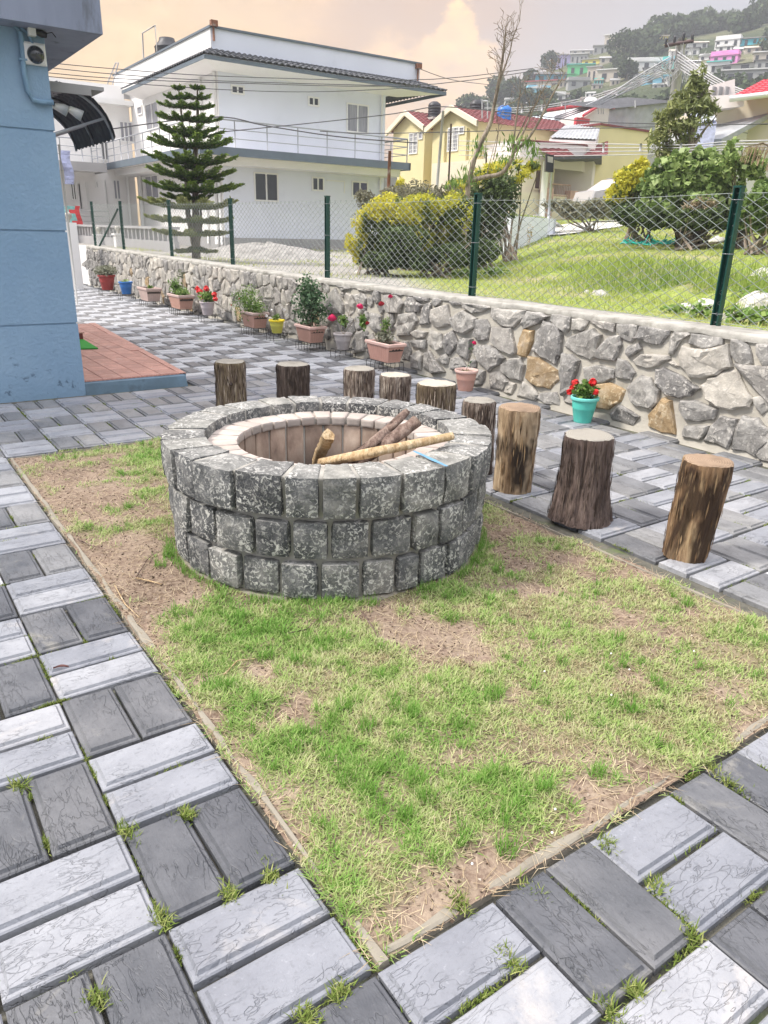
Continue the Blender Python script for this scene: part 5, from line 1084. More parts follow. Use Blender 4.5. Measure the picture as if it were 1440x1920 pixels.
def railing(root,pts,h,npost,mat='steel',rows=3):
    """posts and rails along a world polyline at the slab top"""
    P=[np.array(p,float) for p in pts]
    for a,c in zip(P[:-1],P[1:]):
        for r in range(rows): 
            b=MB(); zz=h*(r+1)/rows; b.tube([a+[0,0,zz],c+[0,0,zz]],.028 if r==rows-1 else .016,5); wb(b,'rail',mat,root)
        k=max(1,int(round(np.linalg.norm(c-a)/npost)))
        for i in range(k+1): q=a+(c-a)*i/k; b=MB(); b.tube([q,q+[0,0,h]],.022,5); wb(b,'rail_post',mat,root)
# --- white two-storey building
WX=27.0; WYc=-11.3; WYr=-18.45
wbd=empty('white_building',(WX,WYc,.8),'large two storey white building with balconies, parapet and grey tiled eaves','building')
b=MB(); b.box(WX,WX+9.9,WYr,WYc,.6,7.15); wb(b,'wall','bluish_wall',wbd)  # bluish front: the shade on this face is put into the wall colour
b=MB(); b.box(WX+.02,WX+9.9,WYc+.001,WYc+.03,.6,7.1); wb(b,'side_wall','white_wall',wbd)  # thin warmer sheet on the glow side, its brightness painted into the colour
b=MB(); b.box(WX-.05,WX+10,WYr-.05,WYc+.05,.5,1.25); wb(b,'plinth','grey_wall',wbd)
# parapet block
b=MB(); b.box(WX-.02,WX+11.5,-20.1,-11.12,7.12,8.0); wb(b,'parapet','bluish_wall',wbd)  # same bluish shade tint painted into the parapet front
b=MB(); b.box(WX,WX+11.5,-11.12,-11.09,7.12,8.0); wb(b,'side_parapet','white_wall',wbd)  # warm sheet again, painting the glow onto the parapet side
b=MB(); b.box(WX-.08,WX+11.5,-20.16,-11.04,8.001,8.07); wb(b,'parapet_cap','slab_bluegrey',wbd)
# eaves: flat soffit sloping to a tiled edge
E0=(WX-.95,-20.75,-10.45); 
b=MB(); xe,ya,yb=E0
v=[(xe,ya,6.90),(xe,yb,6.90),(WX+8.3,yb,6.90),(WX+8.3,ya,6.9),(WX-.0,-19.0,6.72),(WX,WYc+.04,6.72),(WX+8.3,WYc+.04,6.72),(xe,ya,7.0),(xe,yb,7.0),(WX+8.3,yb,7.0),(WX+.02,ya+.5,7.3),(WX+.02,yb-.6,7.3),(WX+8.3,yb-.6,7.3),(WX+8.3,ya,7.3)]
b.add(v,[(0,1,5,4),(1,2,6,5),(0,7,8,1),(1,8,9,2)]); wb(b,'soffit','white_wall',wbd)
b=MB(); b.box(xe-.03,xe,ya-.03,yb+.03,6.86,6.985); b.box(xe,WX+8.3,yb,yb+.03,6.86,6.985); b.box(xe,WX+6,ya-.03,ya,6.86,6.985); wb(b,'fascia','slab_bluegrey',wbd)
def tilestrip(p0,p1,q0,q1,pitch,name,mat,root,amp=.05,rows=3,parent=None):
    p0,p1,q0,q1=[np.array(t,float) for t in (p0,p1,q0,q1)]; L_=np.linalg.norm(p1-p0); n=int(L_/pitch)*6; b=MB(); v=[]; up=np.array([0,0,1.])
    m=rows*2
    for j in range(m+1):
        r=(j//2+ (1 if j%2 else 0))/rows; r=min(r,1); st=.03*(1 if j%2 else 0)*-1+.03
        for i in range(n+1):
            t=i/n; a=p0+(p1-p0)*t; c=q0+(q1-q0)*t; v.append(a+(c-a)*r+up*(amp*abs(math.cos(i*math.pi/6))+st))
    f=[(j*(n+1)+i,j*(n+1)+i+1,(j+1)*(n+1)+i+1,(j+1)*(n+1)+i) for j in range(m) for i in range(n)]; b.add(v,f); b.add([p-up*.03 for p in v[:n+1]]+v[:n+1],[(i,i+1,n+2+i,n+1+i) for i in range(n)])
    o=wb(b,name,mat,root,parent); o['kind']='stuff'; return o
tilestrip((xe-.06,ya-.05,7.0),(xe-.06,yb+.05,7.0),(WX,ya+.7,7.36),(WX,yb-.65,7.36),.24,'roof_tiles','roof_tile_dark',wbd)
tilestrip((xe-.06,yb+.06,7.0),(WX+8.3,yb+.06,7.0),(WX,yb-.65,7.36),(WX+8.3,yb-.65,7.36),.24,'roof_tiles','roof_tile_dark',wbd)
tilestrip((xe-.06,ya-.05,7.0),(WX+5,ya-.05,7.0),(WX,ya+.7,7.36),(WX+5,ya+.7,7.36),.24,'roof_tiles','roof_tile_dark',wbd)
# balcony slab all round first floor
b=MB(); b.box(WX-1.4,WX+.0,-18.7,-9.95,3.96,4.04); b.box(WX,WX+10,WYc+.04,-9.95,3.96,4.04); wb(b,'balcony_slab','white_wall',wbd)
b=MB(); b.box(WX-1.44,WX-1.40,-18.75,-9.9,3.93,4.20); b.box(WX-1.4,WX+10,-9.95,-9.90,3.93,4.20); b.box(WX-1.44,WX,-18.76,-18.7,3.93,4.2); wb(b,'balcony_edge','slab_bluegrey',wbd)
b=MB(); b.box(WX-.95,WX-.02,-18.6,-10.2,3.70,3.955); b.box(WX,WX+10,WYc+.05,-10.3,3.70,3.955); wb(b,'balcony_beam','white_wall',wbd)
railing(wbd,[(WX-1.38,-18.6,4.2),(WX-1.38,-10.0,4.2)],.85,1.2)
railing(wbd,[(WX-1.38,-10.0,4.2),(WX+9.8,-10.0,4.2)],.85,1.0)
railing(wbd,[(WX-1.38,-18.6,4.2),(WX+.9,-18.6,4.2)],.85,1.0)
for p0,p1,n,gl in (((432,158),(458,179),2,'glass_dark'),((577,180),(598,201),2,'glass_dark'),((649,192),(690,252),2,'glass_curtain'),((475,322),(522,379),2,'glass_dark'),((584,331),(607,359),2,'glass_dark'),((659,339),(689,370),2,'glass_dark')): window(wbd,0,WX,p0,p1,n,gl=gl)
for p0,p1,n in (((273,196),(300,240),2),((272,330),(300,372),2),((374,318),(404,362),3),((258,200),(268,214),1)): window(wbd,1,WYc+.03,p0,p1,n,gl='glass_curtain')
# service duct outline on the ground floor, drain pipes
for px in (262,402): 
    P=at(px,330,1,WYc+.1); b=MB(); b.tube([(P[0],WYc+.12,1.0),(P[0],WYc+.12,3.7)],.09,8); wb(b,'drain_pipe','white_trim',wbd)
for px in (384,410): P=at(px,330,1,WYc+.1); b=MB(); b.tube([(P[0],WYc+.1,1.0),(P[0],WYc+.1,6.7)],.05,8); wb(b,'drain_pipe','white_trim',wbd)
P=at(714,300,0,WX-.08); b=MB(); b.tube([(WX-.08,P[1],1),(WX-.08,P[1],6.7)],.04,6); wb(b,'drain_pipe','white_trim',wbd)
P,Q=at(612,337,0,WX),at(646,362,0,WX); b=MB(); obox(b,0,WX,.0,.03,P[1],Q[1],P[2]-.04,P[2]); obox(b,0,WX,0,.03,Q[1],Q[1]+.04,Q[2],P[2]-.04); wb(b,'service_duct','white_trim',wbd)
for px,py in ((400,48),(784,128)):
    P=at(px,py,0,WX-.1); b=MB(); b.tube([P-[0,0,.45],P-[0,0,.2],P],.04,6); b.box(P[0]-.08,P[0]+.08,P[1]-.14,P[1]+.1,P[2]-.02,P[2]+.16); wb(b,'roof_lamp','rust',wbd)
# rooftop tank and pipe frame
T=at(313,78,1,-13.0); tk=empty('water_tank',(T[0],-13.0,8.0),'ribbed black water tank on the white building roof','water tank'); b=MB(); 
zt=T[2]-8.0+.35; zt-=.22; b.lathe([(.55,0),(.55,zt*.2),(.58,zt*.22),(.55,zt*.25),(.55,zt*.45),(.58,zt*.47),(.55,zt*.5),(.55,zt*.72),(.58,zt*.74),(.54,zt*.77),(.36,zt*.92),(.33,zt*1.0)],20,capt=True); b.build('tank','tank_black',tk)
b=MB(); P=at(267,95,1,-12.0); Q=at(291,50,1,-12.0); R2=at(267,62,1,-12.); b.tube([(P[0],-12,7.9),tuple(R2),(Q[0],-12,R2[2]),(Q[0],-12,7.9)],.035,5); b.tube([(Q[0],-12,R2[2]),tuple(Q)],.035,5); wb(b,'vent_pipe','pole_grey',wbd)
b=MB()
P=[at(*p,1,-11.0) for p in ((222,118),(213,152),(207,170),(208,190))]; Q=[at(*p,1,-11.0) for p in ((217,118),(203,152),(200,165),(203,190))]; b.tube(P,.03,5); b.tube(Q,.03,5)
for t in np.linspace(0,1,7): k=t*3; i=min(int(k),2); u=k-i; b.tube([P[i]+(P[i+1]-P[i])*u,Q[i]+(Q[i+1]-Q[i])*u],.02,4)
wb(b,'roof_ladder','steel',wbd)
# --- left wing behind
LX=37.0
lw=empty('white_annex',(LX,-8,.8),'lower white annex with balconies and doors, left of the large white building','building')
b=MB(); b.box(LX,LX+9,-11.2,-1.5,.3,6.6); wb(b,'wall','white_wall',lw)
b=MB(); b.box(LX-.5,LX+9,-11.25,-1.4,6.6,6.8); wb(b,'roof_slab','white_trim',lw); b=MB(); b.box(LX-.1,LX+9,-11.0,-1.4,6.8,7.4); wb(b,'parapet','white_wall',lw)
b=MB(); b.box(LX-1.8,LX,-9.4,-1.4,3.78,4.02); wb(b,'balcony_slab','white_wall',lw); b=MB(); b.box(LX-1.84,LX-1.8,-9.45,-1.4,3.72,4.08); b.box(LX-1.8,LX,-9.45,-9.4,3.72,4.08); wb(b,'balcony_edge','grey_wall',lw)
railing(lw,[(LX-1.78,-9.35,4.02),(LX-1.78,-1.6,4.02)],.95,.85); railing(lw,[(LX-1.78,-9.35,4.02),(LX,-9.35,4.02)],.95,.9)
b=MB(); b.box(LX-1.8,LX,-9.4,-1.4,1.12,1.25); wb(b,'ground_slab','grey_wall',lw); railing(lw,[(LX-1.78,-9.35,1.25),(LX-1.78,-1.6,1.25)],.9,.8,'pole_grey',4)
for p0,p1,n,gl,nm in (((222,226),(251,268),3,'glass_curtain','window'),((186,264),(206,302),2,'glass_dark','door'),((210,336),(228,375),2,'glass_curtain','window'),((195,338),(204,392),1,'glass_curtain','door'),((178,338),(185,353),1,'glass_dark','window'),((160,341),(170,395),1,'glass_curtain','door'),((146,342),(154,395),1,'glass_curtain','door'),((130,340),(145,376),2,'glass_dark','window')): window(lw,0,LX,p0,p1,n,gl=gl,name=nm)
P=at(238,335,0,LX-.1); b=MB(); b.tube([(LX-.15,P[1],.9),(LX-.15,P[1],3.7)],.07,8); wb(b,'drain_pipe','white_trim',lw)
for px,col,lab in ((140,'cloth_red','red cloth hung over the ground floor balcony rail'),(131,'cloth_teal','pale teal cloth hung over the ground floor balcony rail')):
    P=at(px,386,0,LX-1.82); b=MB(); v=[];f=[]
    for i in range(7):
        for k in range(2): v.append((.02*math.sin(i*2)+.0,-.22+.44*k+.05*math.sin(i),-i*.15))
    for i in range(6): f.append((i*2,i*2+1,i*2+3,i*2+2))
    b.add(v,f); o=b.build('hanging_cloth',col); o.location=tuple(P); tag(o,lab,'cloth')
# boundary wall with lamp topped pillars
bw=empty('boundary_wall',(24,-7.6,.8),'grey white balustrade boundary wall seen through the far left fence','wall')
b=MB(); b.box(22.5,36,-7.85,-7.7,.5,1.15); 
for i in range(30): b.box(22.6+i*.45,22.7+i*.45,-7.84,-7.71,1.15,1.5)
b.box(22.5,36,-7.9,-7.66,1.5,1.58); wb(b,'balustrade','grey_wall',bw)
for k,(px,yv) in enumerate(((187,-7.6),(223,-7.6))):
    P=at(px,455,1,yv); b=MB(); b.box(P[0]-.14,P[0]+.14,yv-.14,yv+.14,.6,P[2]+.25); b.box(P[0]-.19,P[0]+.19,yv-.19,yv+.19,P[2]+.25,P[2]+.31); e=empty('gate_pillar',(P[0],yv,.6),['white boundary pillar with a small lamp, nearer the brace strut','white boundary pillar with a small lamp, right of the far fence post'][k],'pillar'); wb(b,'column','white_wall',e); b=MB(); b.lathe([(.03,0),(.04,.05),(.10,.14),(.11,.2),(.06,.26)],12,(P[0],yv,P[2]+.31),capt=True); wb(b,'lamp_shade','lamp_glass',e)
b=MB(); b.box(21.65,34,-5.2,-4.88,-.05,1.0); b.build('garden_wall','white_wall')['kind']='structure'
P=at(131,548,2,0); e=empty('gate_pillar',(20.3,-4.0,0),'slim white pillar with a globe lamp where the stone wall ends','pillar'); b=MB(); b.box(20.15,20.45,-4.34,-4.04,0,1.62); wb(b,'column','white_wall',e); b=MB(); b.lathe([(.03,0),(.03,.06),(.09,.12),(.09,.2),(.03,.25)],12,(20.3,-4.19,1.62),capt=True); wb(b,'lamp_shade','lamp_glass',e)
# banner on a pole past the awning
P=at(122,282,0,16.); Q=at(124,345,0,16.); e=empty('banner',(16,P[1],0),'narrow faded lilac banner hanging on a thin pole left of the awning','banner'); b=MB(); v=[];f=[]
for i in range(9):
    for k in range(3): v.append((16+.03*math.sin(i+k),P[1]-.10+.09*k+.02*math.sin(i*.8),P[2]+(Q[2]-P[2])*i/8))
for i in range(8):
    for k in range(2): f.append((i*3+k,i*3+k+1,i*3+4+k,i*3+3+k))
b.add(v,f); wb(b,'cloth','flag_cloth',e); b=MB(); b.tube([(16.02,P[1]+.10,0),(16.02,P[1]+.10,P[2]+.1)],.02,6); wb(b,'pole','pole_grey',e)
# --- grey concrete stair block beside white building
e=empty('grey_outbuilding',(29,-19.6,1),'low unpainted grey outbuilding with a stepped top at the right end of the white building','building'); b=MB(); P=at(800,330,0,28.0); b.box(28,31,P[1]+.3,-18.5,.8,2.4+.3); b.add([(28,-18.5,2.7),(28,P[1]+1.3,2.7),(28,-18.5,4.1),(28,-19.8,3.9),(30,-18.5,2.7),(30,P[1]+1.3,2.7),(30,-18.5,4.1),(30,-19.8,3.9)],[(0,2,3,1),(4,5,7,6),(2,6,7,3),(1,3,7,5)]); wb(b,'wall','grey_wall',e)
# --- generic gabled house
def prism(b,x0,x1,y0,y1,z0,z1,ridge='y'):
    if ridge=='y': m=(x0+x1)/2; b.add([(x0,y0,z0),(x1,y0,z0),(m,y0,z1),(x0,y1,z0),(x1,y1,z0),(m,y1,z1)],[(0,1,2),(3,5,4),(0,2,5,3),(1,4,5,2),(0,3,4,1)])
    else: m=(y0+y1)/2; b.add([(x0,y0,z0),(x0,y1,z0),(x0,m,z1),(x1,y0,z0),(x1,y1,z0),(x1,m,z1)],[(0,2,1),(3,4,5),(0,3,5,2),(1,2,5,4),(0,1,4,3)])
def gable_roof(root,x0,x1,y0,y1,z0,z1,ov,th,ridge,mat,rows=8,trim='cream_wall'):
    b=MB()
    if ridge=='y':
        m=(x0+x1)/2; sl=(z1-z0)/(m-x0)
        for sgn,xe in ((-1,x0-ov),(1,x1+ov)):
            ze=z0-ov*sl
            tilestrip((xe,y0-ov,ze+th),(xe,y1+ov,ze+th),(m,y0-ov,z1+th),(m,y1+ov,z1+th),.30,'roof_tiles',mat,root,.035,rows)
        b=MB()
        for yy in (y1+ov,):
            b.add([(x0-ov,yy-.05,z0-ov*sl-.15),(m,yy-.05,z1-.15),(x1+ov,yy-.05,z0-ov*sl-.15),(x0-ov,yy-.05,z0-ov*sl+th+.06),(m,yy-.05,z1+th+.06),(x1+ov,yy-.05,z0-ov*sl+th+.06)]+[(x0-ov,yy+.06,z0-ov*sl-.15),(m,yy+.06,z1-.15),(x1+ov,yy+.06,z0-ov*sl-.15),(x0-ov,yy+.06,z0-ov*sl+th+.06),(m,yy+.06,z1+th+.06),(x1+ov,yy+.06,z0-ov*sl+th+.06)],[(6,7,10,9),(7,8,11,10),(9,10,4,3),(10,11,5,4),(0,3,4,1),(1,4,5,2),(0,1,7,6),(1,2,8,7)])
        wb(b,'gable_trim',trim,root)
YG=-26.0
yh=empty('yellow_house',(32,YG,2),'pale yellow twin gabled house with dark red roofs and barred windows','house')
g1=dict(a=at(738,240,1,YG-.4)[0],b=at(797,240,1,YG-.4)[0]); g2a,g2b=at(812,240,1,YG)[0],at(896,240,1,YG)[0]
# second (left, farther) gable
x0,x1=sorted((g1['a'],g1['b'])); ez=7.0
b=MB(); b.box(x0,x1,YG-8,YG-.4,1.5,ez); prism(b,x0,x1,YG-8,YG-.4,ez+.001,7.75,'y'); wb(b,'wall','yellow_wall',yh); gable_roof(yh,x0,x1,YG-8,YG-.4,ez,7.75,.3,.05,'y','roof_tile_red')
x0,x1=sorted((g2a,g2b)); ez2=6.75
b=MB(); b.box(x0,x1,YG-7,YG,1.5,ez2); prism(b,x0,x1,YG-7,YG,ez2+.001,7.5,'y'); wb(b,'wall','yellow_wall',yh); gable_roof(yh,x0,x1,YG-7,YG,ez2,7.5,.3,.05,'y','roof_tile_red')
b=MB(); b.box(x1+.001,x1+2.0,YG-7,YG-1.0,1.5,6.6); wb(b,'recess_wall','yellow_wall',yh)
for p0,p1,n,ax,val,br in (((841,240),(859,283),2,1,YG,6),((862,238),(871,251),1,1,YG,0),((840,309),(866,352),2,1,YG,6),((768,250),(783,288),2,1,YG-.4,5),((786,248),(793,261),1,1,YG-.4,0)): window(yh,ax,val,p0,p1,n,gl='glass_curtain',bars=br)
for px in (874,833): P=at(px,300,1,YG+.08); b=MB(); b.tube([(P[0],YG+.08,2),(P[0],YG+.08,6.5)],.05,6); wb(b,'drain_pipe','yellow_wall',yh)
# right hand wing with parapet line
xw=x0; y9=at(995,240,0,xw)[1]
b=MB(); b.box(xw+.4,xw+6,y9,YG-2,1.5,6.35); wb(b,'wing_wall','cream_wall',yh)
b=MB(); b.box(xw+.32,xw+.40,y9-.05,YG-2,5.55,5.65); wb(b,'string_course','roof_tile_red',yh)
tilestrip((xw+.2,y9+.2,6.36),(xw+.2,YG-4.5,6.36),(xw+2.2,y9+3.2,7.3),(xw+2.2,YG-4.5,7.3),.30,'roof_tiles','roof_tile_red',yh,.035,8)
def tank(px,py,w,ax,val,mat,label,zb=None):
    P=at(px,py,ax,val); Q=at(px+w,py,ax,val); r=np.linalg.norm(Q-P)*.5*(.8 if ax==1 else .8); e=empty('water_tank',tuple(P),label,'water tank'); h=r*2.3; b=MB(); pr_=[(r,0)]
    for i in range(5): pr_+=[(r,h*(i+.1)/6),(r*1.05,h*(i+.3)/6),(r*1.05,h*(i+.5)/6),(r,h*(i+.7)/6)]
    pr_+=[(r*.98,h*.86),(r*.6,h*.97),(r*.55,h)]; b.lathe(pr_,18,capt=True); b.build('tank',mat,e); 
    b=MB(); b.box(-r*1.2,r*1.2,-r*1.2,r*1.2,-.12,-.005); b.build('base','concrete',e); return e
tank(814,221,18,1,YG-1.6,'tank_black','black ribbed water tank between the two yellow gables')
tank(893,222,22,1,YG-4.5,'tank_black','black water tank half sunk behind the nearer yellow gable')
tank(944,232,24,0,xw+1.0,'tank_blue','bright blue ribbed water tank on the yellow house roof')
# --- porch house: cream, red skirt roofs, sheet roofs behind
PX=27.0
ph_=empty('porch_house',(PX,-29,2.5),'cream bungalow with a dark porch roof, pink parapet and red skirt roof','house')
Ya=at(960,300,0,PX)[1]; Yb=at(1042,300,0,PX)[1]; Yc=at(1135,300,0,PX)[1]
b=MB(); b.box(PX,PX+6,Yb,Ya,2.0,5.0); wb(b,'wall','cream_wall',ph_)
b=MB(); b.box(PX+1.6,PX+6,Yc,Yb-.01,2.0,5.0); wb(b,'porch_wall','yellow_wall',ph_)
zf=at(1000,362,0,PX)[2]
b=MB(); b.box(PX-.3,PX+1.6,Yc,Ya,2.0,zf); wb(b,'porch_floor','cream_wall',ph_)
Ym=at(1085,262,0,PX)[1]; zt_=at(1085,262,0,PX)[2]
b=MB(); b.add([(PX+.3,at(985,258,0,PX)[1],4.7),(PX-.4,Ym,4.6),(PX+.9,Yc,4.6),(PX+.3,at(985,258,0,PX)[1],5.75),(PX-.4,Ym,5.78),(PX+.9,Yc,5.9),(PX+5,Ya-1,4.6),(PX+5,Yc,4.6),(PX+5,Ya-1,5.7),(PX+5,Yc,5.9)],[(0,3,4,1),(1,4,5,2),(0,6,8,3),(2,5,9,7),(3,8,9,5,4)]); wb(b,'parapet','pinkwhite_wall',ph_)
b=MB(); 
for (a,c) in (((PX+.3,at(985,258,0,PX)[1],5.75),(PX-.4,Ym,5.78)),((PX-.4,Ym,5.78),(PX+.9,Yc,5.9))): b.tube([a,c],.05,4)
wb(b,'parapet_line','roof_tile_red',ph_)
def quadroof(P,nm,mat,root,r=6,pitch=.28): return tilestrip(P[0],P[1],P[3],P[2],pitch,nm,mat,root,.03,r)
K=lambda px,py,x: tuple(at(px,py,0,x))
quadroof([K(1040,298,PX-.9),K(1078,294,PX-.9),K(1062,280,PX-.2),K(1008,280,PX+.1)],'roof_tiles','roof_tile_red',ph_)
quadroof([K(1088,297,PX-.9),K(1140,290,PX-.9),K(1140,266,PX+.5),K(1122,272,PX+.3)],'roof_tiles','roof_tile_red',ph_)
b=MB(); A,B2,C2,D2=K(1036,299,PX-1.4),K(1128,297,PX-1.4),K(1128,309,PX+1.5),K(1076,309,PX+1.5); 
b.add([A,B2,C2,D2]+[(p[0],p[1],p[2]+.12) for p in (A,B2,C2,D2)],[(0,1,2,3),(7,6,5,4),(0,4,5,1),(1,5,6,2),(2,6,7,3),(3,7,4,0)]); wb(b,'porch_roof','roof_tile_dark',ph_)
for px in (1022,): P=at(px,330,0,PX-.6); b=MB(); b.tube([(PX-.6,P[1],2),(PX-.6,P[1],4.85)],.16,12); wb(b,'column','white_trim',ph_)
P=at(1027,330,0,PX-.3); b=MB(); b.box(PX-.5,PX-.1,P[1]-.3,P[1]+.25,2,3.75); wb(b,'brick_pier','brick_pink',ph_)
P=at(1072,350,0,PX-.3); b=MB(); b.box(PX-.5,PX-.1,P[1]-.3,P[1]+.25,2,3.7); wb(b,'brick_pier','brick_pink',ph_)
b=MB(); P,Q=at(1030,345,0,PX-.3),at(1070,345,0,PX-.3); b.tube([(PX-.3,P[1],3.95),(PX-.3,Q[1],3.95)],.03,5); b.tube([(PX-.3,P[1],3.45),(PX-.3,Q[1],3.45)],.02,5)
for i in range(14): y=P[1]+(Q[1]-P[1])*i/13; b.tube([(PX-.3,y,3.4),(PX-.3,y,3.95)],.018,4)
wb(b,'porch_railing','brick_pink',ph_)
window(ph_,0,PX+1.6,(1044,314),(1071,341),1,'wood_dark','picture_grey',name='framed_picture'); window(ph_,0,PX+1.6,(1085,313),(1100,341),2,'white_trim','glass_curtain'); window(ph_,0,PX+1.6,(1105,315),(1121,362),1,'white_trim','wood_dark',name='door'); window(ph_,0,PX,(1004,306),(1022,357),2,'cream_wall','wood_dark',name='door'); window(ph_,0,PX,(966,305),(990,322),2,'white_trim','glass_curtain')
# bright grey sheet roofs behind
def sheetroof(name,label,P,wallm,root=None,th=.06,mat='sheet_light'):
    P=[np.array(p) for p in P]; c=sum(P)/4; e=empty(name,tuple(c),label,'house'); b=MB(); n=24; v=[]
    for j in range(5):
        for i in range(n+1):
            t,u=i/n,j/4; q=(P[0]*(1-t)+P[1]*t)*(1-u)+(P[3]*(1-t)+P[2]*t)*u; v.append(q+[0,0,.04*(i%2)])
    b.add(v,[(j*(n+1)+i,j*(n+1)+i+1,(j+1)*(n+1)+i+1,(j+1)*(n+1)+i) for j in range(4) for i in range(n)]); wb(b,'roof_sheet',mat,e)
    lo=[P[0]-[0,0,.08],P[1]-[0,0,.08],P[2]-[0,0,.08],P[3]-[0,0,.08]]; zb=min(p[2] for p in P)-3.0; b=MB(); b.add([tuple(p) for p in lo]+[(p[0],p[1],zb) for p in lo],[(0,1,5,4),(1,2,6,5),(2,3,7,6),(3,0,4,7),(0,3,2,1)]); wb(b,'wall',wallm,e); return e
K3=lambda px,py,d: dist(px,py,d)
sheetroof('grey_roof_house','house with a pale blue grey sheet roof right of the blue water tank',[K3(988,252,46),K3(1058,240,46),K3(1043,214,51),K3(975,222,51)],'pinkwhite_wall')
sheetroof('grey_roof_house','house with a stained grey sheet gable roof above the pink parapet',[K3(1030,258,42),K3(1118,262,42),K3(1128,231,46),K3(1058,236,46)],'pinkwhite_wall',mat='sheet_grey')
# pink/white gable house behind
P=K3(1112,235,56); e=empty('pink_gable_house',tuple(P),'small white house with a bright pink red gable roof line and roof tank','house'); b=MB(); b.box(P[0]-1,P[0]+4,P[1]-4.0,P[1]+2.3,P[2]-4,P[2]+.2); prism(b,P[0]-1,P[0]+4,P[1]-1.5,P[1]+2.0,P[2]+.205,P[2]+1.1,'x'); wb(b,'wall','pinkwhite_wall',e)
gz=P[2]; b=MB(); 
for s in (-1,1): b.tube([(P[0]-1.1,P[1]+.25,gz+1.25),(P[0]-1.1,P[1]+.25+s*2.0,gz+.25)],.10,4); b.tube([(P[0]-1.05,P[1]+.25,gz+1.25),(P[0]+4,P[1]+.25,gz+1.25)],.1,4)
b.box(P[0]-1.1,P[0]+4,P[1]-3.2,P[1]-1.9,gz+.2,gz+.4); wb(b,'roof_trim','roof_red_bright',e); b=MB(); b.box(P[0]-1.2,P[0]-1.0,P[1]+1.7,P[1]+2.9,gz-.9,gz+.1); wb(b,'red_panel','roof_red_bright',e)
b=MB(); b.lathe([(.45,0),(.45,.7),(.35,.85),(.2,.9)],14,(P[0]+1.5,P[1]-1.2,gz+1.0),capt=True); wb(b,'roof_tank','camera_white',e)
# --- plain yellow block with the grey sheet shed on top
XB_=28.4; Y1=at(1118,300,0,XB_)[1]; Y2=at(1213,300,0,XB_)[1]; ztb=at(1160,240,0,XB_)[2]
e=empty('yellow_block',(XB_,(Y1+Y2)/2,2),'plain pale yellow cube house with a thin red roof edge','house'); b=MB(); b.box(XB_,XB_+5,Y2,Y1,1.5,ztb); wb(b,'wall','yellow_wall',e); b=MB(); b.box(XB_-.08,XB_+5.1,Y2-.05,Y1+.08,ztb+.002,ztb+.10); wb(b,'roof_edge','roof_tile_red',e)
b=MB(); P=at(1127,350,0,XB_); b.box(XB_-.03,XB_,P[1]-.35,P[1]+.0,P[2]-.1,P[2]+.3); wb(b,'meter_box','grey_wall',e)
b=MB(); b.box(XB_+.2,XB_+1,Y2-1.8,Y2-.05,1.5,ztb-.9); wb(b,'side_wall','grey_wall',e)
XS=XB_+1.2; ys1,ys2=at(1141,220,0,XS)[1],at(1262,220,0,XS)[1]; za=ztb+.105; zb_=at(1141,205,0,XS)[2]; zc=at(1262,190,0,XS)[2]
sh=empty('sheet_shed',(XS,(ys1+ys2)/2,ztb+.1),'crumpled grey metal sheet shed on top of the yellow block','shed'); b=MB(); n=40; v=[]
for i in range(n+1):
    t=i/n; y=ys1+(ys2-ys1)*t
    for k in range(7): u=k/6; v.append((XS+.05*math.sin(i*1.1)*.4+.12*(float(fbm(i*.3,k*.8,3))-.5),y,za+(zb_+(zc-zb_)*t-za)*u))
b.add(v,[(i*7+k,i*7+k+1,(i+1)*7+k+1,(i+1)*7+k) for i in range(n) for k in range(6)],smooth=True); wb(b,'sheet_wall','sheet_grey',sh)
b=MB(); v=[]
for i in range(81): t=i/80; y=ys1+.1+(ys2-ys1-.2)*t; z=zb_+(zc-zb_)*t; v+=[(XS-.15,y,z+.03*(i%2)),(XS+3.5,y,z+.6+.03*(i%2))]
b.add(v,[(i*2,i*2+1,i*2+3,i*2+2) for i in range(80)]); wb(b,'roof_sheet','roof_tile_dark',sh)
# --- right: white gable building near, red roofed cream house behind
XG=17.0
g=empty('white_gable_building',(XG,-20,1.5),'white boarded gable building behind the vine thicket at the right edge','building')
yl,yr=at(1345,240,0,XG)[1],at(1600,240,0,XG)[1]; zl=at(1345,258,0,XG)[2]; zr=at(1440,208,0,XG); rise=(zr[2]-zl)/(abs(zr[1]-yl)); ztop=zl+rise*abs(yr-yl)
b=MB(); v=[(XG,yl,1.2),(XG,yr,1.2),(XG,yl,zl-.15),(XG,yr,ztop-.15)]; v=v+[(XG+2.2,p[1],p[2]) for p in v]; b.add(v,[(0,2,3,1),(4,5,7,6),(0,4,6,2),(1,3,7,5),(2,6,7,3)]); wb(b,'wall','white_wall',g)
for py in (253,330,372):
    zz_=at(1420,py,0,XG)[2]; b=MB(); b.box(XG-.02,XG,yr,yl-(.2 if py>260 else 1.6),zz_-.015,zz_+.015); wb(b,'board_joint','grey_wall',g)
b=MB(); v=[(XG-.6,yl+.5,zl-.30),(XG-.6,yr,ztop+.0),(XG-.6,yl+.5,zl-.12),(XG-.6,yr,ztop+.2)]; v+=[(XG+2.4,p[1],p[2]) for p in v]; b.add(v,[(0,2,3,1),(2,6,7,3),(0,1,5,4),(4,5,7,6),(0,4,6,2),(1,3,7,5)]); wb(b,'roof_verge','sheet_grey',g)
e=empty('red_roof_house',tuple(K3(1400,230,34)),'cream house with a bright red tiled hip roof at the right edge','house'); P=np.array(e.location)
A0,A1=K3(1352,195,34),K3(1640,150,34)
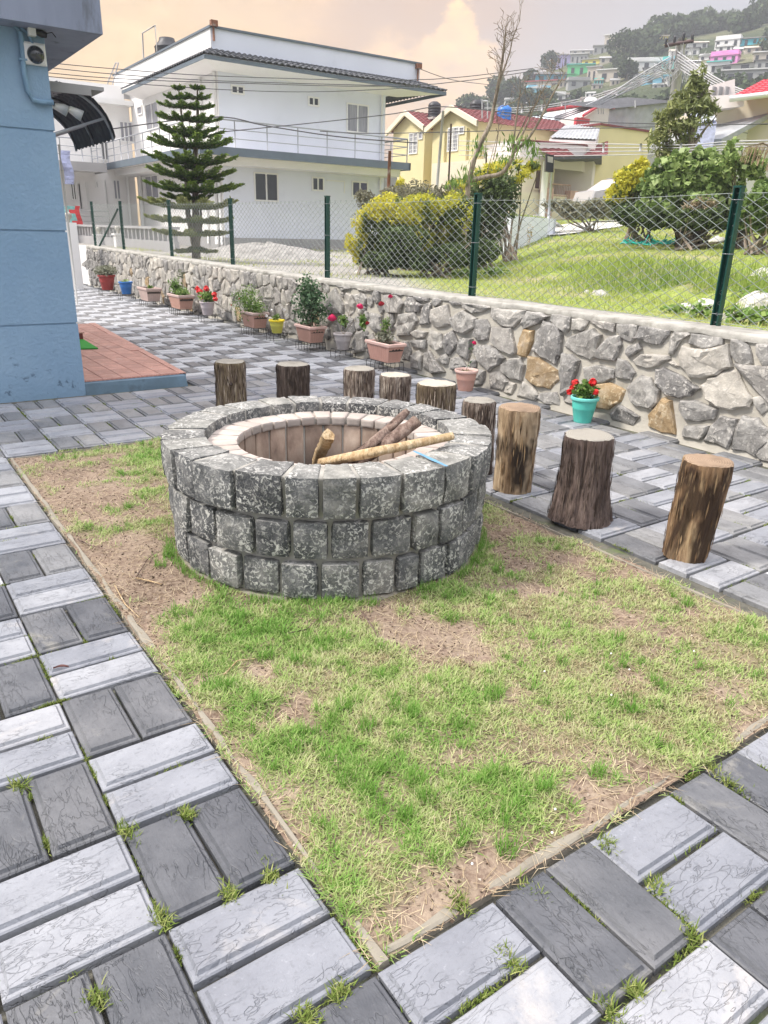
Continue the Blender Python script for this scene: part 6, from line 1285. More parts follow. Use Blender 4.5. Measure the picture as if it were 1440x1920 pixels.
b=MB(); za_=K3(1340,200,34)[2]; yy0=K3(1340,200,34); yy1=K3(1620,200,34); b.add([tuple(K3(1345,280,34)),tuple(K3(1640,280,34)),tuple(K3(1640,150,34)),tuple(K3(1372,190,34)),tuple(K3(1345,196,34))]+[tuple(p+[5,-3,0]) for p in (K3(1345,280,34),K3(1640,280,34),K3(1640,150,34),K3(1372,190,34),K3(1345,196,34))],[(4,3,2,1,0),(0,5,9,4),(4,9,8,3)]); wb(b,'wall','cream_wall',e)
b=MB(); q=[K3(1330,180,33.2),K3(1395,176,33.2),K3(1395,199,33.2),K3(1330,206,33.2)]; b.add([tuple(p) for p in q]+[tuple(p+[1.6,-.8,0]) for p in q],[(0,3,2,1),(0,1,5,4),(3,7,6,2),(0,4,7,3)]); wb(b,'balcony','pinkwhite_wall',e)
b=MB()
q=[K3(1318,165,36),K3(1378,148,36),K3(1378,190,36),K3(1318,190,36)]; b.add([tuple(p) for p in q]+[tuple(p+[2,-1,0]) for p in q],[(0,3,2,1),(0,1,5,4),(3,7,6,2),(0,4,7,3)]); wb(b,'upper_wall','pinkwhite_wall',e)
tilestrip(K3(1372,184,33),K3(1640,150,33),K3(1430,153,36),K3(1640,100,36),.32,'roof_tiles','roof_red_bright',e,.05,9)
b=MB(); b.tube([K3(1368,186,32.9),K3(1640,153,32.9)],.10,4); wb(b,'eave_board','white_trim',e)
for i in range(3): a0=K3(1338+i*12,176,35.9); b=MB(); b.box(a0[0]-.02,a0[0]+.02,a0[1]-.12,a0[1]+.12,a0[2]-.35,a0[2]+.25); wb(b,'slot','grey_wall',e)
e=sheetroof('blue_wall_shed','small shed with a lilac blue wall between the vines and the white gable',[K3(1285,236,30),K3(1345,225,30),K3(1340,217,32),K3(1300,204,32)],'flag_cloth',mat='sheet_light')
# ============================================================ HILLSIDE HOUSES
def hill_house(px,py,wpx,hpx,wm,rm,roof,label,dd=None,win=3,wing=None):
    G=ground_at(px,py,70,330); d=G-CAM; r=np.linalg.norm(d); az=math.atan2(d[1],d[0]); w=wpx*r/F*1.02; h=hpx*r/F; dp=w*.5 if dd is None else dd
    e=empty('hillside_house',(G[0],G[1],G[2]-.3),label,'house',None,az+random.uniform(-.25,.25))
    z=h; b=MB(); rh=.28*h if roof=='gable' else 0
    b.box(0,dp,-w/2,w/2,-3,z-rh); wl=b.build('wall',wm,e)
    if roof=='gable':
        b=MB(); o=.06*w; hh=z-rh; b.add([(-o,-w/2-o,hh),(-o,w/2+o,hh),(dp/2,-w/2-o,z),(dp/2,w/2+o,z),(dp+o,-w/2-o,hh),(dp+o,w/2+o,hh)],[(0,2,3,1),(2,4,5,3),(0,4,2),(1,3,5)]); b.build('roof',rm,e)
    elif roof=='front':
        b=MB(); hh=z-.3*h; b.add([(-.2,-w/2-.3,hh),(-.2,w/2+.3,hh),(-.2,0,z),(dp,-w/2-.3,hh),(dp,w/2+.3,hh),(dp,0,z)],[(0,2,1),(0,3,5,2),(1,2,5,4)]); b.build('roof',rm,e)
    else:
        b=MB(); b.box(-.3,dp+.3,-w/2-.3,w/2+.3,z+.005,z+max(.18,.07*h)); b.build('roof',rm,e)
    for i in range(win):
        y=-w/2+w*(i+.5)/win+random.uniform(-.05,.05)*w; ww=w/win*.18; zz_=z*.28; b=MB(); door=(i==win//2 and win>2); b.box(-.08,-.0,y-ww,y+ww,(0 if door else zz_),z*(.62 if roof!='flat' else .72)); b.build('door' if door else 'window','glass_dark',e)
    return e
HH=[(1085,118,26,14,'h_grey','h_white','flat','small grey flat roofed hillside house, highest left on the spur'),
(1064,122,34,16,'h_violet','h_grey','flat','long hillside house with a violet end wall beside a grey one'),
(1113,122,36,10,'h_yellow','h_grey','flat','low long hillside house painted yellow'),
(1092,104,34,11,'h_tan','h_grey','gable','grey hip roofed hillside house above the yellow one'),
(1128,100,24,12,'h_grey','h_grey','flat','flat hillside house in dull grey right above the yellow strip'),
(1148,94,26,22,'h_tan','h_white','flat','tall beige two storey hillside house near the crest'),
(1157,110,18,12,'h_grey','h_dark','gable','small dark roofed hut between tan hillside houses'),
(1088,140,40,16,'h_green','h_aqua','flat','bright green hillside house with a flat top'),
(1112,150,20,20,'h_tan','h_grey','flat','stubby beige hillside house beside the bright green one'),
(1040,158,60,22,'h_teal','h_dark','gable','large dark teal hillside house with a gable end'),
(1018,168,66,14,'h_tan','h_redroof','flat','long hillside house with a thin red roof edge below the teal one'),
(1010,178,36,16,'h_sky','h_white','front','small pale hillside house under the red edged roof'),
(1085,165,34,18,'h_grey','h_grey','front','rounded grey stone hillside house, right of the teal one'),
(1122,158,14,11,'h_aqua','h_tan','front','tiny mint green gabled hillside hut'),
(1155,150,58,17,'h_tan','h_white','flat','long pink beige hillside house under a white roof band'),
(1210,132,54,20,'h_white','h_white','front','wide white hillside house with low gable, left of the utility pole'),
(1188,127,18,14,'h_grey','h_dark','gable','grey hut touching the left end of the wide white hillside house'),
(1257,130,26,20,'h_aqua','h_sky','front','pale mint hillside house tangled behind the utility pole wires'),
(1230,156,42,12,'h_sky','h_sky','flat','sky blue low hillside house below the utility pole'),
(1240,88,16,16,'h_yellow','h_tan','flat','pale yellow hillside house just left of the pole crossarm'),
(1222,86,16,14,'h_tan','h_grey','flat','tan hillside house near the wood, above the crossarm level'),
(1300,92,38,14,'h_white','h_tan','gable','dim whitish hillside house right of the pole top'),
(1362,92,34,20,'h_white','h_white','front','white hillside house with a pitched roof and red patch, upper right'),
(1408,84,42,14,'h_cyan','h_dark','gable','bright cyan hillside house at the upper right'),
(1355,123,38,22,'h_pink','h_pink','front','bright pink and white hillside house'),
(1345,138,30,18,'h_white','h_aqua','flat','white hillside house with a turquoise base under the pink one'),
(1400,128,90,12,'h_white','h_dark','gable','broad dark roofed hillside building with a white verandah, upper'),
(1405,150,80,16,'h_grey','h_white','flat','broad two level hillside building with white balcony bands, lower'),
(1035,192,40,18,'h_white','h_grey','front','white hillside house seen through the bare branches'),
(975,178,40,16,'h_grey','h_grey','front','dull grey hillside house left of the long red edged one'),
(1145,182,20,10,'h_grey','h_grey','flat','small grey block on the lower slope'),
(960,196,24,12,'h_white','h_grey','front','white hillside hut low behind the bare tree'),
(1300,150,30,22,'h_white','h_white','flat','pale hillside house hidden behind the tall conifer top')]
for a in HH: hill_house(*a,win=random.choice((2,3,3,4)))
placed=[(h[0],h[1]-h[3]/2) for h in HH]; cnt=0
for _ in range(900):
    px=random.uniform(930,1440); lo=np.interp(px,[930,960,1040,1120,1200,1300,1440],[200,180,150,118,112,98,92]); hi=np.interp(px,[930,1100,1200,1440],[222,205,165,165]); py=random.uniform(lo,hi)
    if any(abs(px-a)<25 and abs(py-c)<13 for a,c in placed): continue
    placed.append((px,py)); cnt+=1; w=random.uniform(14,26); h=random.uniform(8,13); pl=len(placed)
    HH.append((px,py,w,h)); o=hill_house(px,py,w,h,random.choice(('h_white','h_tan','h_grey','h_white')),random.choice(('h_grey','h_dark','h_tan','h_white')),random.choice(('gable','front','flat')),'tiny plain pale house packed among others on the distant hillside',win=2); o['group']='tiny pale houses packed on the distant hillside'
    if cnt>=34: break

# ============================================================ VEGETATION ON THE HILL
def hillwood(name,spots,size,n,label=None,cat=None,kind='stuff',mat='hill_leaf'):
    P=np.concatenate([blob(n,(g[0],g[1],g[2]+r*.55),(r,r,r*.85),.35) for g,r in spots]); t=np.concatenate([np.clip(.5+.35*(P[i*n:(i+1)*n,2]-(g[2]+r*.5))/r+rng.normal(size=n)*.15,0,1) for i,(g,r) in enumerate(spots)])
    o=leaves(name,P,size,mat,None,t,aspect=.8); tag(o,label,cat,kind=kind); return o
spots=[]
ridge=[(930,160),(1195,68),(1205,62),(1216,60),(1230,52),(1243,47),(1256,44),(1270,42),(1283,38),(1297,36),(1310,34),(1322,32),(1338,28),(1350,26),(1362,24),(1372,24),(1385,30),(1400,26),(1412,16),(1425,14),(1436,12),(1450,10),(1465,8),(1480,8)]
for px,py in ridge:
    G=ground_at(px,py+20,70,330); spots.append((G,random.uniform(2.0,3.6)))
    G=ground_at(px+5,py+30,70,330); spots.append((G,random.uniform(2.0,3.2)))
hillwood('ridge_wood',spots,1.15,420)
spots=[]
for _ in range(330):
    px=random.uniform(880,1470); py=random.uniform(70,232)
    lo=np.interp(px,[880,960,1040,1120,1200,1300,1440],[200,170,135,105,85,75,70])
    if py<lo: continue
    if 1110<px<1260 and 158<py<200: continue
    if any(abs(px-h[0])<h[2]/2+7 and h[1]-h[3]-3<py<h[1]+9 for h in HH): continue
    if py<130 and px>1250 and random.random()<.6: continue
    G=ground_at(px,py,66,330); spots.append((G,random.uniform(.9,2.3)))
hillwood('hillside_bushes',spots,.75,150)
for (px,py,r,lab) in ((962,190,2.6,'dark leafy tree between the skyline trees and the red edged hillside house'),(995,165,2.2,'small dark tree above the dull grey hillside house on the spur'),(850,240,1.8,'low dark tree behind the yellow gables, first of the skyline trees'),(985,215,2.4,'bushy dark tree low on the spur behind the blue water tank'),(1020,212,2.2,'bushy dark tree low on the spur, right of the one behind the blue tank'),(878,232,3.2,'rounded dark tree on the skyline left of the hillside'),(905,226,2.2,'lower dark tree beside the rounded skyline tree'),(935,200,2.4,'spiky dark tree on the spur behind the bare branches'),(1030,135,2.6,'dark tree on the spur above the red edged hillside house'),(1165,122,3.6,'big dark tree amid the hillside houses below the beige house'),(1175,150,2.0,'smaller dark tree under the big one amid hillside houses')):
    G=ground_at(px,py,70,300); e=empty('hillside_tree',tuple(G-[0,0,.5]),lab,'tree'); b=MB(); b.tube([(0,0,0),(0,0,r)],[.3,.15],6); b.build('trunk','bark_tree',e)
    leaves('crown',blob(1500,(0,0,r*1.25),(r,r,r*.85),.35,.4,.9),.55,'hill_leaf',e,np.clip(rng.random(1500),0,1),aspect=.8)
# ============================================================ LOT: TREES AND SHRUBS
def up(G,z): return (G[0],G[1],G[2]+z)
# --- araucaria with two leaders
G=ground_at(368,489,12,40); Dd=math.hypot(G[0]-CAM[0],G[1]-CAM[1]); 
e=empty('norfolk_pine',tuple(G-[0,0,.05]),'dark green twin topped Norfolk pine with flat layered branches before the white building','tree')
pxm=math.sqrt(Dd**2)/F*1.02
def aw_(px,py): return np.array(dist(px,py,Dd))-np.array(e.location)
rt2=np.array([RT[0],RT[1],0]); rt2/=np.linalg.norm(rt2); fd2=np.array([-rt2[1],rt2[0],0])
b=MB(); b.tube([(0,0,0),aw_(367,400),aw_(365,300),aw_(371,240),aw_(370,158)],[.11,.085,.06,.045,.012],8); b.tube([aw_(366,470)*[1,1,1],aw_(352,400),aw_(349,300),aw_(343,240),aw_(334,160)],[.07,.06,.045,.03,.010],7); b.tube([(0,0,.1),aw_(377,420),aw_(376,380)],[.05,.04,.02],6); b.build('trunk','bark_tree',e)
def tier(cx,cy,hw,nb,mat='needle',droop=.0,dens_=1.0):
    c=aw_(cx,cy); r=hw*pxm; Ps=[];Ds=[];Ts=[];off=random.random()*6; tb=MB()
    for i in range(nb):
        a=off+2*math.pi*i/nb+random.uniform(-.12,.12); L_=r*random.uniform(.82,1.08); d=rt2*math.cos(a)+fd2*math.sin(a); sd=np.cross(d,[0,0,1]); k=int(230*dens_*max(.5,L_/.6))
        rise=lambda t:L_*(-.05*math.sin(t*3.1)+.13*t**2.2-droop*t)
        tb.tube([c+d*L_*t+np.array([0,0,rise(t)]) for t in (0,.33,.66,.95)],[.018,.013,.009,.004],4)
        t=rng.random(k)**.75; 
        # main axis plus side branchlets
        br=rng.random(k)<.75; sgn=np.where(rng.random(k)<.5,-1,1); sl=np.where(br,rng.random(k)*L_*.24*(1.05-t)**.5*np.minimum(1,.4+t*1.5),0)
        tt=np.clip(t+sl/L_*.6,0,1.05); z=np.array([rise(min(q,1)) for q in tt])
        p=c+d[None]*(L_*tt)[:,None]+sd[None]*(sgn*sl)[:,None]; p[:,2]+=z+rng.normal(size=k)*.012+.015
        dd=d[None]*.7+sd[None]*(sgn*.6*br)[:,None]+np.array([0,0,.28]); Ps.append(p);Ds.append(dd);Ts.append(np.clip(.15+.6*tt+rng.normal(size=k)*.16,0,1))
    tb.build('branch','bark_tree',e); 
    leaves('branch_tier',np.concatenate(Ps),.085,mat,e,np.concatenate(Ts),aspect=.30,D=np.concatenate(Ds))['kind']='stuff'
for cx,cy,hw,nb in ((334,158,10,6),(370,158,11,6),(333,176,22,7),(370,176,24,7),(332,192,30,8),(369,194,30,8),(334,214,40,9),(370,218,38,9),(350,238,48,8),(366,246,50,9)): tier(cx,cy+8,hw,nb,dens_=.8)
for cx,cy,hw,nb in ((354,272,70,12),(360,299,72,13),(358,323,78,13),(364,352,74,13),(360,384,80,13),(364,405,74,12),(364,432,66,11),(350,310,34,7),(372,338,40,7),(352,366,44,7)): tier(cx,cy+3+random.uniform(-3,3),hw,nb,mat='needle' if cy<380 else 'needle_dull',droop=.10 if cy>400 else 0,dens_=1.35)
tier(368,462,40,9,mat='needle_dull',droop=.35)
# --- golden duranta thicket and neighbours
def shrub(px,py,dd,specs,label,mat,n,size,goldf=None,stemn=10,zoff=0,cat='shrub',nm='golden_shrub',asp=.55,gate=.46):
    G=np.array(dist(px,py,dd)); G[2]=float(terr(G[0],G[1])); e=empty(nm,tuple(G),label,cat); Ps=[]
    for (sx,sy,hw,hh,k) in specs:
        c=np.array(dist(sx,sy,dd))-G; r=hw*dd/F; rz=hh*dd/F; Ps.append(blob(int(n*k),tuple(c),(r,r*.9,rz),.45,gate,4))
    P=np.concatenate(Ps); P=P[P[:,2]>.02]; X,Z=P[:,0]+G[0],P[:,2]
    t=rng.random(len(P))*.5 if goldf is None else goldf(P+G,P)
    leaves('foliage',P,size,mat,e,np.clip(t,0,1),aspect=asp,kind='stuff')
    b=MB(); sp=[np.array(dist(sx,sy,dd))-G for sx,sy,_,_,_ in specs]
    for i in range(stemn): q=random.choice(sp)+rng.normal(size=3)*.15; b.tube([(random.gauss(0,.15),random.gauss(0,.15),0),tuple(q*.5+rng.normal(size=3)*.08),tuple(q)],[.03,.02,.008],5)
    b.build('stem','bark_tree',e); return e
def gold(lo,hi,amt=1.):
    def f(W,P):
        n=fbm(W[:,0]*3.6,W[:,1]*3.6,W[:,2]*3.6,2); h=np.clip((P[:,2]-lo)/(hi-lo),0,1); return .28*rng.random(len(P))+.15+amt*.62*((n*1.5+h*.35)>.93)+.1*(rng.random(len(P))-.5)
    return f
shrub(700,505,14.5,[(700,430,44,46,.9),(725,400,46,34,.7),(680,455,34,24,.4),(755,440,40,45,.7),(700,480,40,22,.35)],'golden yellow leaved shrub, left end of the thicket behind the fence','leaf_gold',5200,.058,gold(.1,1.0,1))
shrub(830,500,15.0,[(815,430,55,40,1.),(850,400,46,36,.8),(790,390,50,26,.7),(830,462,50,30,.6)],'green and yellow shrub in the middle of the thicket left of the fence post','leaf_gold',4600,.058,gold(.4,1.7,.8))
shrub(770,470,16.5,[(720,385,46,30,.7),(775,372,60,30,.9),(840,380,52,28,.8),(690,375,26,20,.3)],'thin grey twiggy shrub rising behind the golden one','leaf_shrubgrey',4200,.055,lambda W,P:.3+.5*rng.random(len(P)),stemn=40)
shrub(905,470,17.5,[(905,410,44,54,1.),(935,370,40,44,.8),(880,440,40,34,.6),(910,345,34,26,.4)],'dense dark green shrub right of the bare tree','leaf_dark',3200,.085,lambda W,P:.15+.7*rng.random(len(P)),nm='dark_shrub')
shrub(955,430,18.5,[(950,322,46,20,.9),(985,312,26,10,.3),(915,335,36,22,.5),(870,350,34,14,.4)],'feathery conifer like shrub with bright golden tips above the dark one','leaf_gold',3000,.09,gold(.9,2.2,.95),nm='conifer_shrub',asp=.3)
shrub(755,450,17.0,[(748,362,14,26,1.)],'small upright clump of clear yellow leaves by the rusty post','leaf_gold',420,.09,lambda W,P:.8+.2*rng.random(len(P)),stemn=4)
shrub(800,470,18.2,[(795,376,50,14,1.),(845,372,40,12,.8)],'flat topped hedge of bright yellow tips at the far side of the thicket','leaf_gold',1500,.08,lambda W,P:.55+.45*rng.random(len(P)),nm='yellow_hedge')
shrub(820,510,14.0,[(720,488,40,16,1.),(780,486,50,18,1.),(850,478,50,20,1.),(900,470,40,22,.8),(760,450,50,26,.8)],'dark green undergrowth filling the foot of the thicket','leaf_dark',2600,.07,lambda W,P:.9*rng.random(len(P)),nm='undergrowth',stemn=6)
# --- right side thicket
shrub(1185,420,19.0,[(1180,345,30,34,1.),(1165,365,26,22,.6),(1200,322,24,22,.6),(1225,368,36,26,.6)],'golden yellow shrub at the left flank of the vine covered thicket','leaf_gold',2600,.085,gold(.2,1.5,1))
e=shrub(1290,425,18.0,[(1275,335,48,44,1.),(1330,340,40,44,.9),(1240,350,36,34,.6),(1300,390,70,32,.9),(1350,385,40,30,.5),(1300,300,36,22,.5),(1230,390,34,24,.5)],'big thicket smothered in round leaved green vines','leaf_vine',3600,.125,lambda W,P:np.clip(.55*fbm(W[:,0]*2,W[:,1]*2,W[:,2]*2)+.5*rng.random(len(P)),0,1),nm='vine_thicket',asp=.95,stemn=30)
shrub(1215,420,18.6,[(1220,395,50,24,1.),(1180,398,36,18,.6)],'low dark weedy shrub at the foot of the vine thicket','leaf_dark',1600,.085,nm='dark_shrub')
shrub(1300,425,17.4,[(1312,398,34,26,1.)],'tangle of bare beige stalks at the foot of the vine thicket','straw',900,.16,lambda W,P:rng.random(len(P)),nm='dry_thicket',asp=.08,stemn=50)
shrub(1430,420,15.5,[(1425,385,36,38,1.),(1450,400,34,30,.8),(1400,400,20,22,.4)],'dark heart leaved climber mass right of the nearest fence post','leaf_vine',2400,.10,lambda W,P:.15+.4*rng.random(len(P)),nm='vine_mound',asp=.9)
shrub(1290,425,17.0,[(1180,405,30,16,.8),(1230,408,34,18,1.),(1290,410,40,18,1.),(1350,408,36,18,1.),(1400,405,34,22,1.),(1435,408,24,20,.6)],'dark green undergrowth filling the foot of the vine thicket','leaf_dark',2600,.085,lambda W,P:.95*rng.random(len(P)),nm='undergrowth',stemn=6)
# vine streamers hanging at right
e=shrub(1395,400,17.2,[(1390,290,26,12,.5),(1370,300,14,34,.4),(1412,310,20,22,.5),(1392,335,5,30,.2),(1425,360,8,26,.2)],'trailing vine streamers hanging in front of the white gable building','leaf_vine',1100,.10,lambda W,P:.3+.6*rng.random(len(P)),nm='hanging_vine',asp=.9,stemn=14)
# tall feathery tree (silky oak like) in the thicket
G=ground_at(1290,420,12,30); dd=19.5; G=np.array(dist(1285,420,dd)); G[2]=float(terr(G[0],G[1])); e=empty('feathery_tree',tuple(G),'tall slender feathery leaved tree rising from the vine thicket','tree')
def rel(px,py): return np.array(dist(px,py,dd))-G
b=MB(); b.tube([(0,0,0),rel(1290,330),rel(1298,240),rel(1308,135)],[.12,.09,.06,.015],8)
lims=[((1290,330),(1262,240)),((1294,290),(1240,210)),((1298,250),(1330,190)),((1300,230),(1270,190)),((1302,200),(1330,160)),((1290,310),(1250,260)),((1296,280),(1345,215)),((1304,180),(1288,150)),((1300,215),(1322,180)),((1288,320),(1232,250))]
for a,c in lims: b.tube([rel(*a),(rel(*a)+rel(*c))/2+[0,0,.05],rel(*c)],[.04,.025,.008],5)
b.build('trunk','bark_tree',e)
Ps=[];Ds=[];Ts=[]
for (sx,sy,hw,hh,k) in ((1308,145,16,20,.6),(1305,170,24,14,.7),(1316,190,22,12,.5),(1282,180,20,14,.5),(1300,200,34,16,.9),(1262,205,24,14,.6),(1245,215,18,14,.5),(1330,205,16,12,.4),(1262,240,30,18,.8),(1240,262,22,24,.7),(1300,230,30,14,.5),(1250,290,22,24,.5),(1285,262,24,16,.4)):
    k_=int(520*k); P=blob(k_,tuple(rel(sx,sy)),(hw*dd/F,hw*dd/F,hh*dd/F),.15,.42,5); Ps.append(P); Ds.append(np.tile([0,0,-.3],(k_,1))+rng.normal(size=(k_,3))*.6+(P-rel(sx,sy))*1.2); Ts.append(np.full(k_,.35)+.5*rng.random(k_)+(.15 if sx<1275 else 0))
leaves('foliage',np.concatenate(Ps),.16,'needle_dull',e,np.concatenate(Ts),aspect=.25,D=np.concatenate(Ds),kind='stuff')
# palm frond at the right edge
G=np.array(dist(1455,380,16.5)); G[2]=float(terr(G[0],G[1])); e=empty('palm_frond',tuple(G),'dry brown arching palm frond at the right edge above the vines','palm'); rl=lambda px,py:np.array(dist(px,py,16.5))-G
sp=[rl(1490,330),rl(1465,285),rl(1430,268),rl(1398,276)]; b=MB(); b.tube([(0.6,-.6,0),sp[0]]+sp[1:],[.06,.03,.02,.015,.005],6); b.build('stalk','bark_olive',e); segs=[]
for i in range(46):
    t=i/45*3; k=min(int(t),2); u=t-k; q=sp[k]*(1-u)+sp[k+1]*u; segs+=[(q,q+np.array([.02,.05,-.42+.15*i/45])+rng.normal(size=3)*.03)]
V,Fq=tubes_np(segs,.007); link('leaflet',npmesh('leaflet',V,Fq),'bark_tan',e)['kind']='stuff'
# --- leafless tree in the middle
dd=16.0; G=np.array(dist(868,470,dd)); G[2]=float(terr(G[0],G[1])); e=empty('bare_tree',tuple(G),'nearly leafless tree with curving grey forks against the yellow house','tree')
def curve(px_pts,r0,r1,name='limb',n=8,m=26):
    P=[rel2(*p) for p in px_pts]; Q=[]; K=len(P)
    r0,r1=r0*.78,r1*.8
    for i in range(m+1):
        t=i/m*(K-1); k=min(int(t),K-2); u=t-k; p0=P[max(k-1,0)];p1=P[k];p2=P[k+1];p3=P[min(k+2,K-1)]
        Q.append(.5*((2*p1)+(-p0+p2)*u+(2*p0-5*p1+4*p2-p3)*u*u+(-p0+3*p1-3*p2+p3)*u**3))
    b=MB(); b.tube(Q,[r0+(r1-r0)*i/m for i in range(m+1)],n); b.build(name,'bark_tree',e); return Q
def rel2(px,py,o=0): return np.array(dist(px,py,dd+o))-G
q1=curve([(866,470),(874,400),(878,350),(892,290),(918,235),(927,195),(938,140),(944,95),(948,60)],.085,.018,'trunk')
q2=curve([(880,340),(905,333),(940,325),(958,300),(963,283)],.06,.045)
q3=curve([(963,286),(990,260),(1012,225),(1035,180),(1052,150),(1060,135)],.04,.008)
q4=curve([(963,285),(985,240),(1000,205),(1020,165),(1040,130)],.03,.006); q5=curve([(962,283),(966,240),(972,195),(976,170)],.028,.01); q6=curve([(968,262),(990,215),(1010,185),(1018,150)],.018,.005)
q7=curve([(930,190),(940,120),(945,75),(940,40)],.02,.005); q8=curve([(935,160),(955,100),(962,70),(975,38)],.02,.005); q9=curve([(940,200),(965,190),(985,170)],.012,.005)
q10=curve([(925,300),(932,265),(935,235),(930,225)],.014,.006); q11=curve([(912,330),(925,280),(935,245)],.010,.005)
segs=[]
for Q,rr_,n in ((q1[16:],.22,40),(q3[8:],.25,30),(q4[6:],.25,26),(q5[8:],.2,20),(q6[5:],.22,16),(q7[4:],.2,34),(q8[4:],.22,34),(q10[8:],.2,16),(q9,.2,8)):
    for _ in range(int(n*.6)):
        q=Q[random.randrange(len(Q))]; d=rng.normal(size=3); d[2]=abs(d[2])+.8; d/=np.linalg.norm(d); p=q+d*rr_*random.uniform(.6,1.4); segs.append((q,p)); 
        for _ in range(2): w=rng.normal(size=3)*.6+d; w/=np.linalg.norm(w); segs.append((p,p+w*rr_*.5))
V,Fq=tubes_np(segs,.0042,4); link('twig',npmesh('twig',V,Fq),'bark_tree',e)['kind']='stuff'
P=np.concatenate([blob(k,tuple(rel2(px,py)),(r*dd/F,.3,rz*dd/F),.1) for px,py,r,rz,k in ((895,275,20,22,70),(960,265,28,24,70),(1000,285,18,22,60),(945,300,30,22,60),(880,330,24,26,90),(850,345,20,20,60),(990,265,14,10,40))])
leaves('leaf',P,.13,'leaf_fresh',e,.4+.6*rng.random(len(P)),aspect=.22,D=np.tile([0,0,-1.],(len(P),1)),kind='stuff')
# ============================================================ LOT GRASS
def bankf(x,y): return np.exp(-((-y-5.2-3.7)/1.2)**2)*ss((-y-.75*x-1)/4)*(fbm(x*1.1,y*1.1,4,2)>.36)
def lotpf(x,y): return (1+2.5*bankf(x,y))* grassy(x,y)*np.clip(9/np.hypot(x-CAM[0],y-CAM[1]),.12,1)*(.35+.8*fbm(x*1.4,y*1.4,0,2))
x,y=scatter(330000,0,26,-26,-5.25,lotpf); n=len(x); ds=np.hypot(x-CAM[0],y-CAM[1]); s=-y-5.2
bank=np.exp(-((s-3.7)/1.2)**2)*ss((-y-.75*x-1)/4)*(fbm(x*1.1,y*1.1,4,2)>.36)
tn=.45+.35*(fbm(x*.6+3,y*.6,2,2)-.5)*2+.22*(rng.random(n)-.5)+.42*bank-.42*np.exp(-((s-.9)/1.1)**2)*(fbm(x*.9,y*.9,9,2)>.42)
blades('lot_grass',x,y,terr(x,y)-.01,(.03+.05*rng.random(n))*(1+3.6*bank)*(1+.02*ds),.2+.75*rng.random(n),.0035+.0005*ds,tn,'lot_grass')
# leafy weeds
def weed(px,py,r,h,n,label,size=.07,mat='leaf_fresh',z0=None,white=0,group=None):
    G=ground_at(px,py,5.5,30); e=empty('weed_plant',tuple(G),label,'weed',group); P=blob(n,(0,0,h*.5),(r,r,h*.6),.1); P=P[P[:,2]>0]; leaves('foliage',P,size,mat,e,.45+.55*rng.random(len(P)),aspect=.6,kind='stuff'); 
    b=MB()
    for _ in range(5): a=random.uniform(0,6); b.tube([(0,0,0),(math.cos(a)*r*.6,math.sin(a)*r*.6,h*.8)],.004,4)
    b.build('stem','bark_olive',e)
    if white: cluster(e,(0,0,h),r*.8,'petal_white',white,.02)
    return e
weed(1390,606,.22,.16,160,'big leaved bright green weed just beyond the wall, right of the nearest post'); weed(1430,610,.2,.17,140,'big leaved bright green weed at the right edge beyond the wall'); weed(1308,595,.2,.15,110,'bright green broad leaved weed just left of the nearest post'); weed(1265,588,.16,.10,80,'small broad leaved weed beyond the coping, leftmost of the three near the post')
weed(865,520,.26,.16,150,'bright green leafy weed left of the second nearest fence post',.06,white=3); weed(925,520,.36,.20,240,'bright green leafy weed clump with white specks right of the second nearest post',.06,white=8); weed(1410,565,.35,.15,140,'leafy weed between pale rocks near the right edge',.06)
weed(990,470,.10,.65,60,'thin reddish dry dock stalk standing in the lot','.05' and .05,'straw')
# reddish dock
for (px,py,sz,lab) in ((1285,585,.16,'pale grey rock poking up by the wall left of the nearest post'),(1325,580,.20,'largest pale rock beside the nearest fence post'),(1420,575,.24,'pale rock at the right edge beyond the wall'),(1370,600,.14,'small pale rock between the broad leaved weeds'),(1345,455,.22,'whitish rubble lump high on the lawn left of the nearest post'),(1395,462,.2,'whitish rubble lump on the lawn right of the nearest post'),(1125,555,.14,'small pale stone in the grass before the weedy bank'),(670,512,.1,'white stone at the foot of the golden shrub'),(1435,520,.2,'pale rock on the bank at the right edge'),(447,478,.25,'low white stone on the gravel yard'),(1100,548,.08,'tiny pale stone beside another in the rough grass')):
    G=ground_at(px,py,5.5,40); b=MB(); v=[];n=9;m=6
    for j in range(m):
        for k in range(n): a=2*math.pi*k/n; t=j/(m-1)*math.pi*.5; r=sz*(math.cos(t)*(.75+.5*float(vn(k*.9+px,j*.7,1)))+.02); v.append((r*math.cos(a),r*math.sin(a)*.8,sz*.75*math.sin(t)*(.8+.4*float(vn(k*.8,j+px,2)))-.03))
    b.add(v,[(j*n+k,j*n+(k+1)%n,(j+1)*n+(k+1)%n,(j+1)*n+k) for j in range(m-1) for k in range(n)]); o=b.build('rock','rubble'); o.location=tuple(G); tag(o,lab,'rock')
# cyan netting
G=ground_at(1228,460,10,40); e=MB(); segs=[]
for _ in range(130):
    u=random.uniform(-1,1); c=np.array([G[0],G[1],0])+rt2*u*.72+fd2*random.gauss(0,.22)*-1; c[2]=float(terr(c[0],c[1]))+.05; d=rng.normal(size=3)*[1,1,.3]; d/=np.linalg.norm(d); segs.append((c,c+d*random.uniform(.08,.22)+[0,0,.03]))
V,Fq=tubes_np(segs,.013,4); V=V-G[None]; o=link('fallen_netting',npmesh('fallen_netting',V,Fq),'net_cyan'); o.location=tuple(G); tag(o,'crumpled turquoise garden netting lying on the grass beyond the fence','netting')
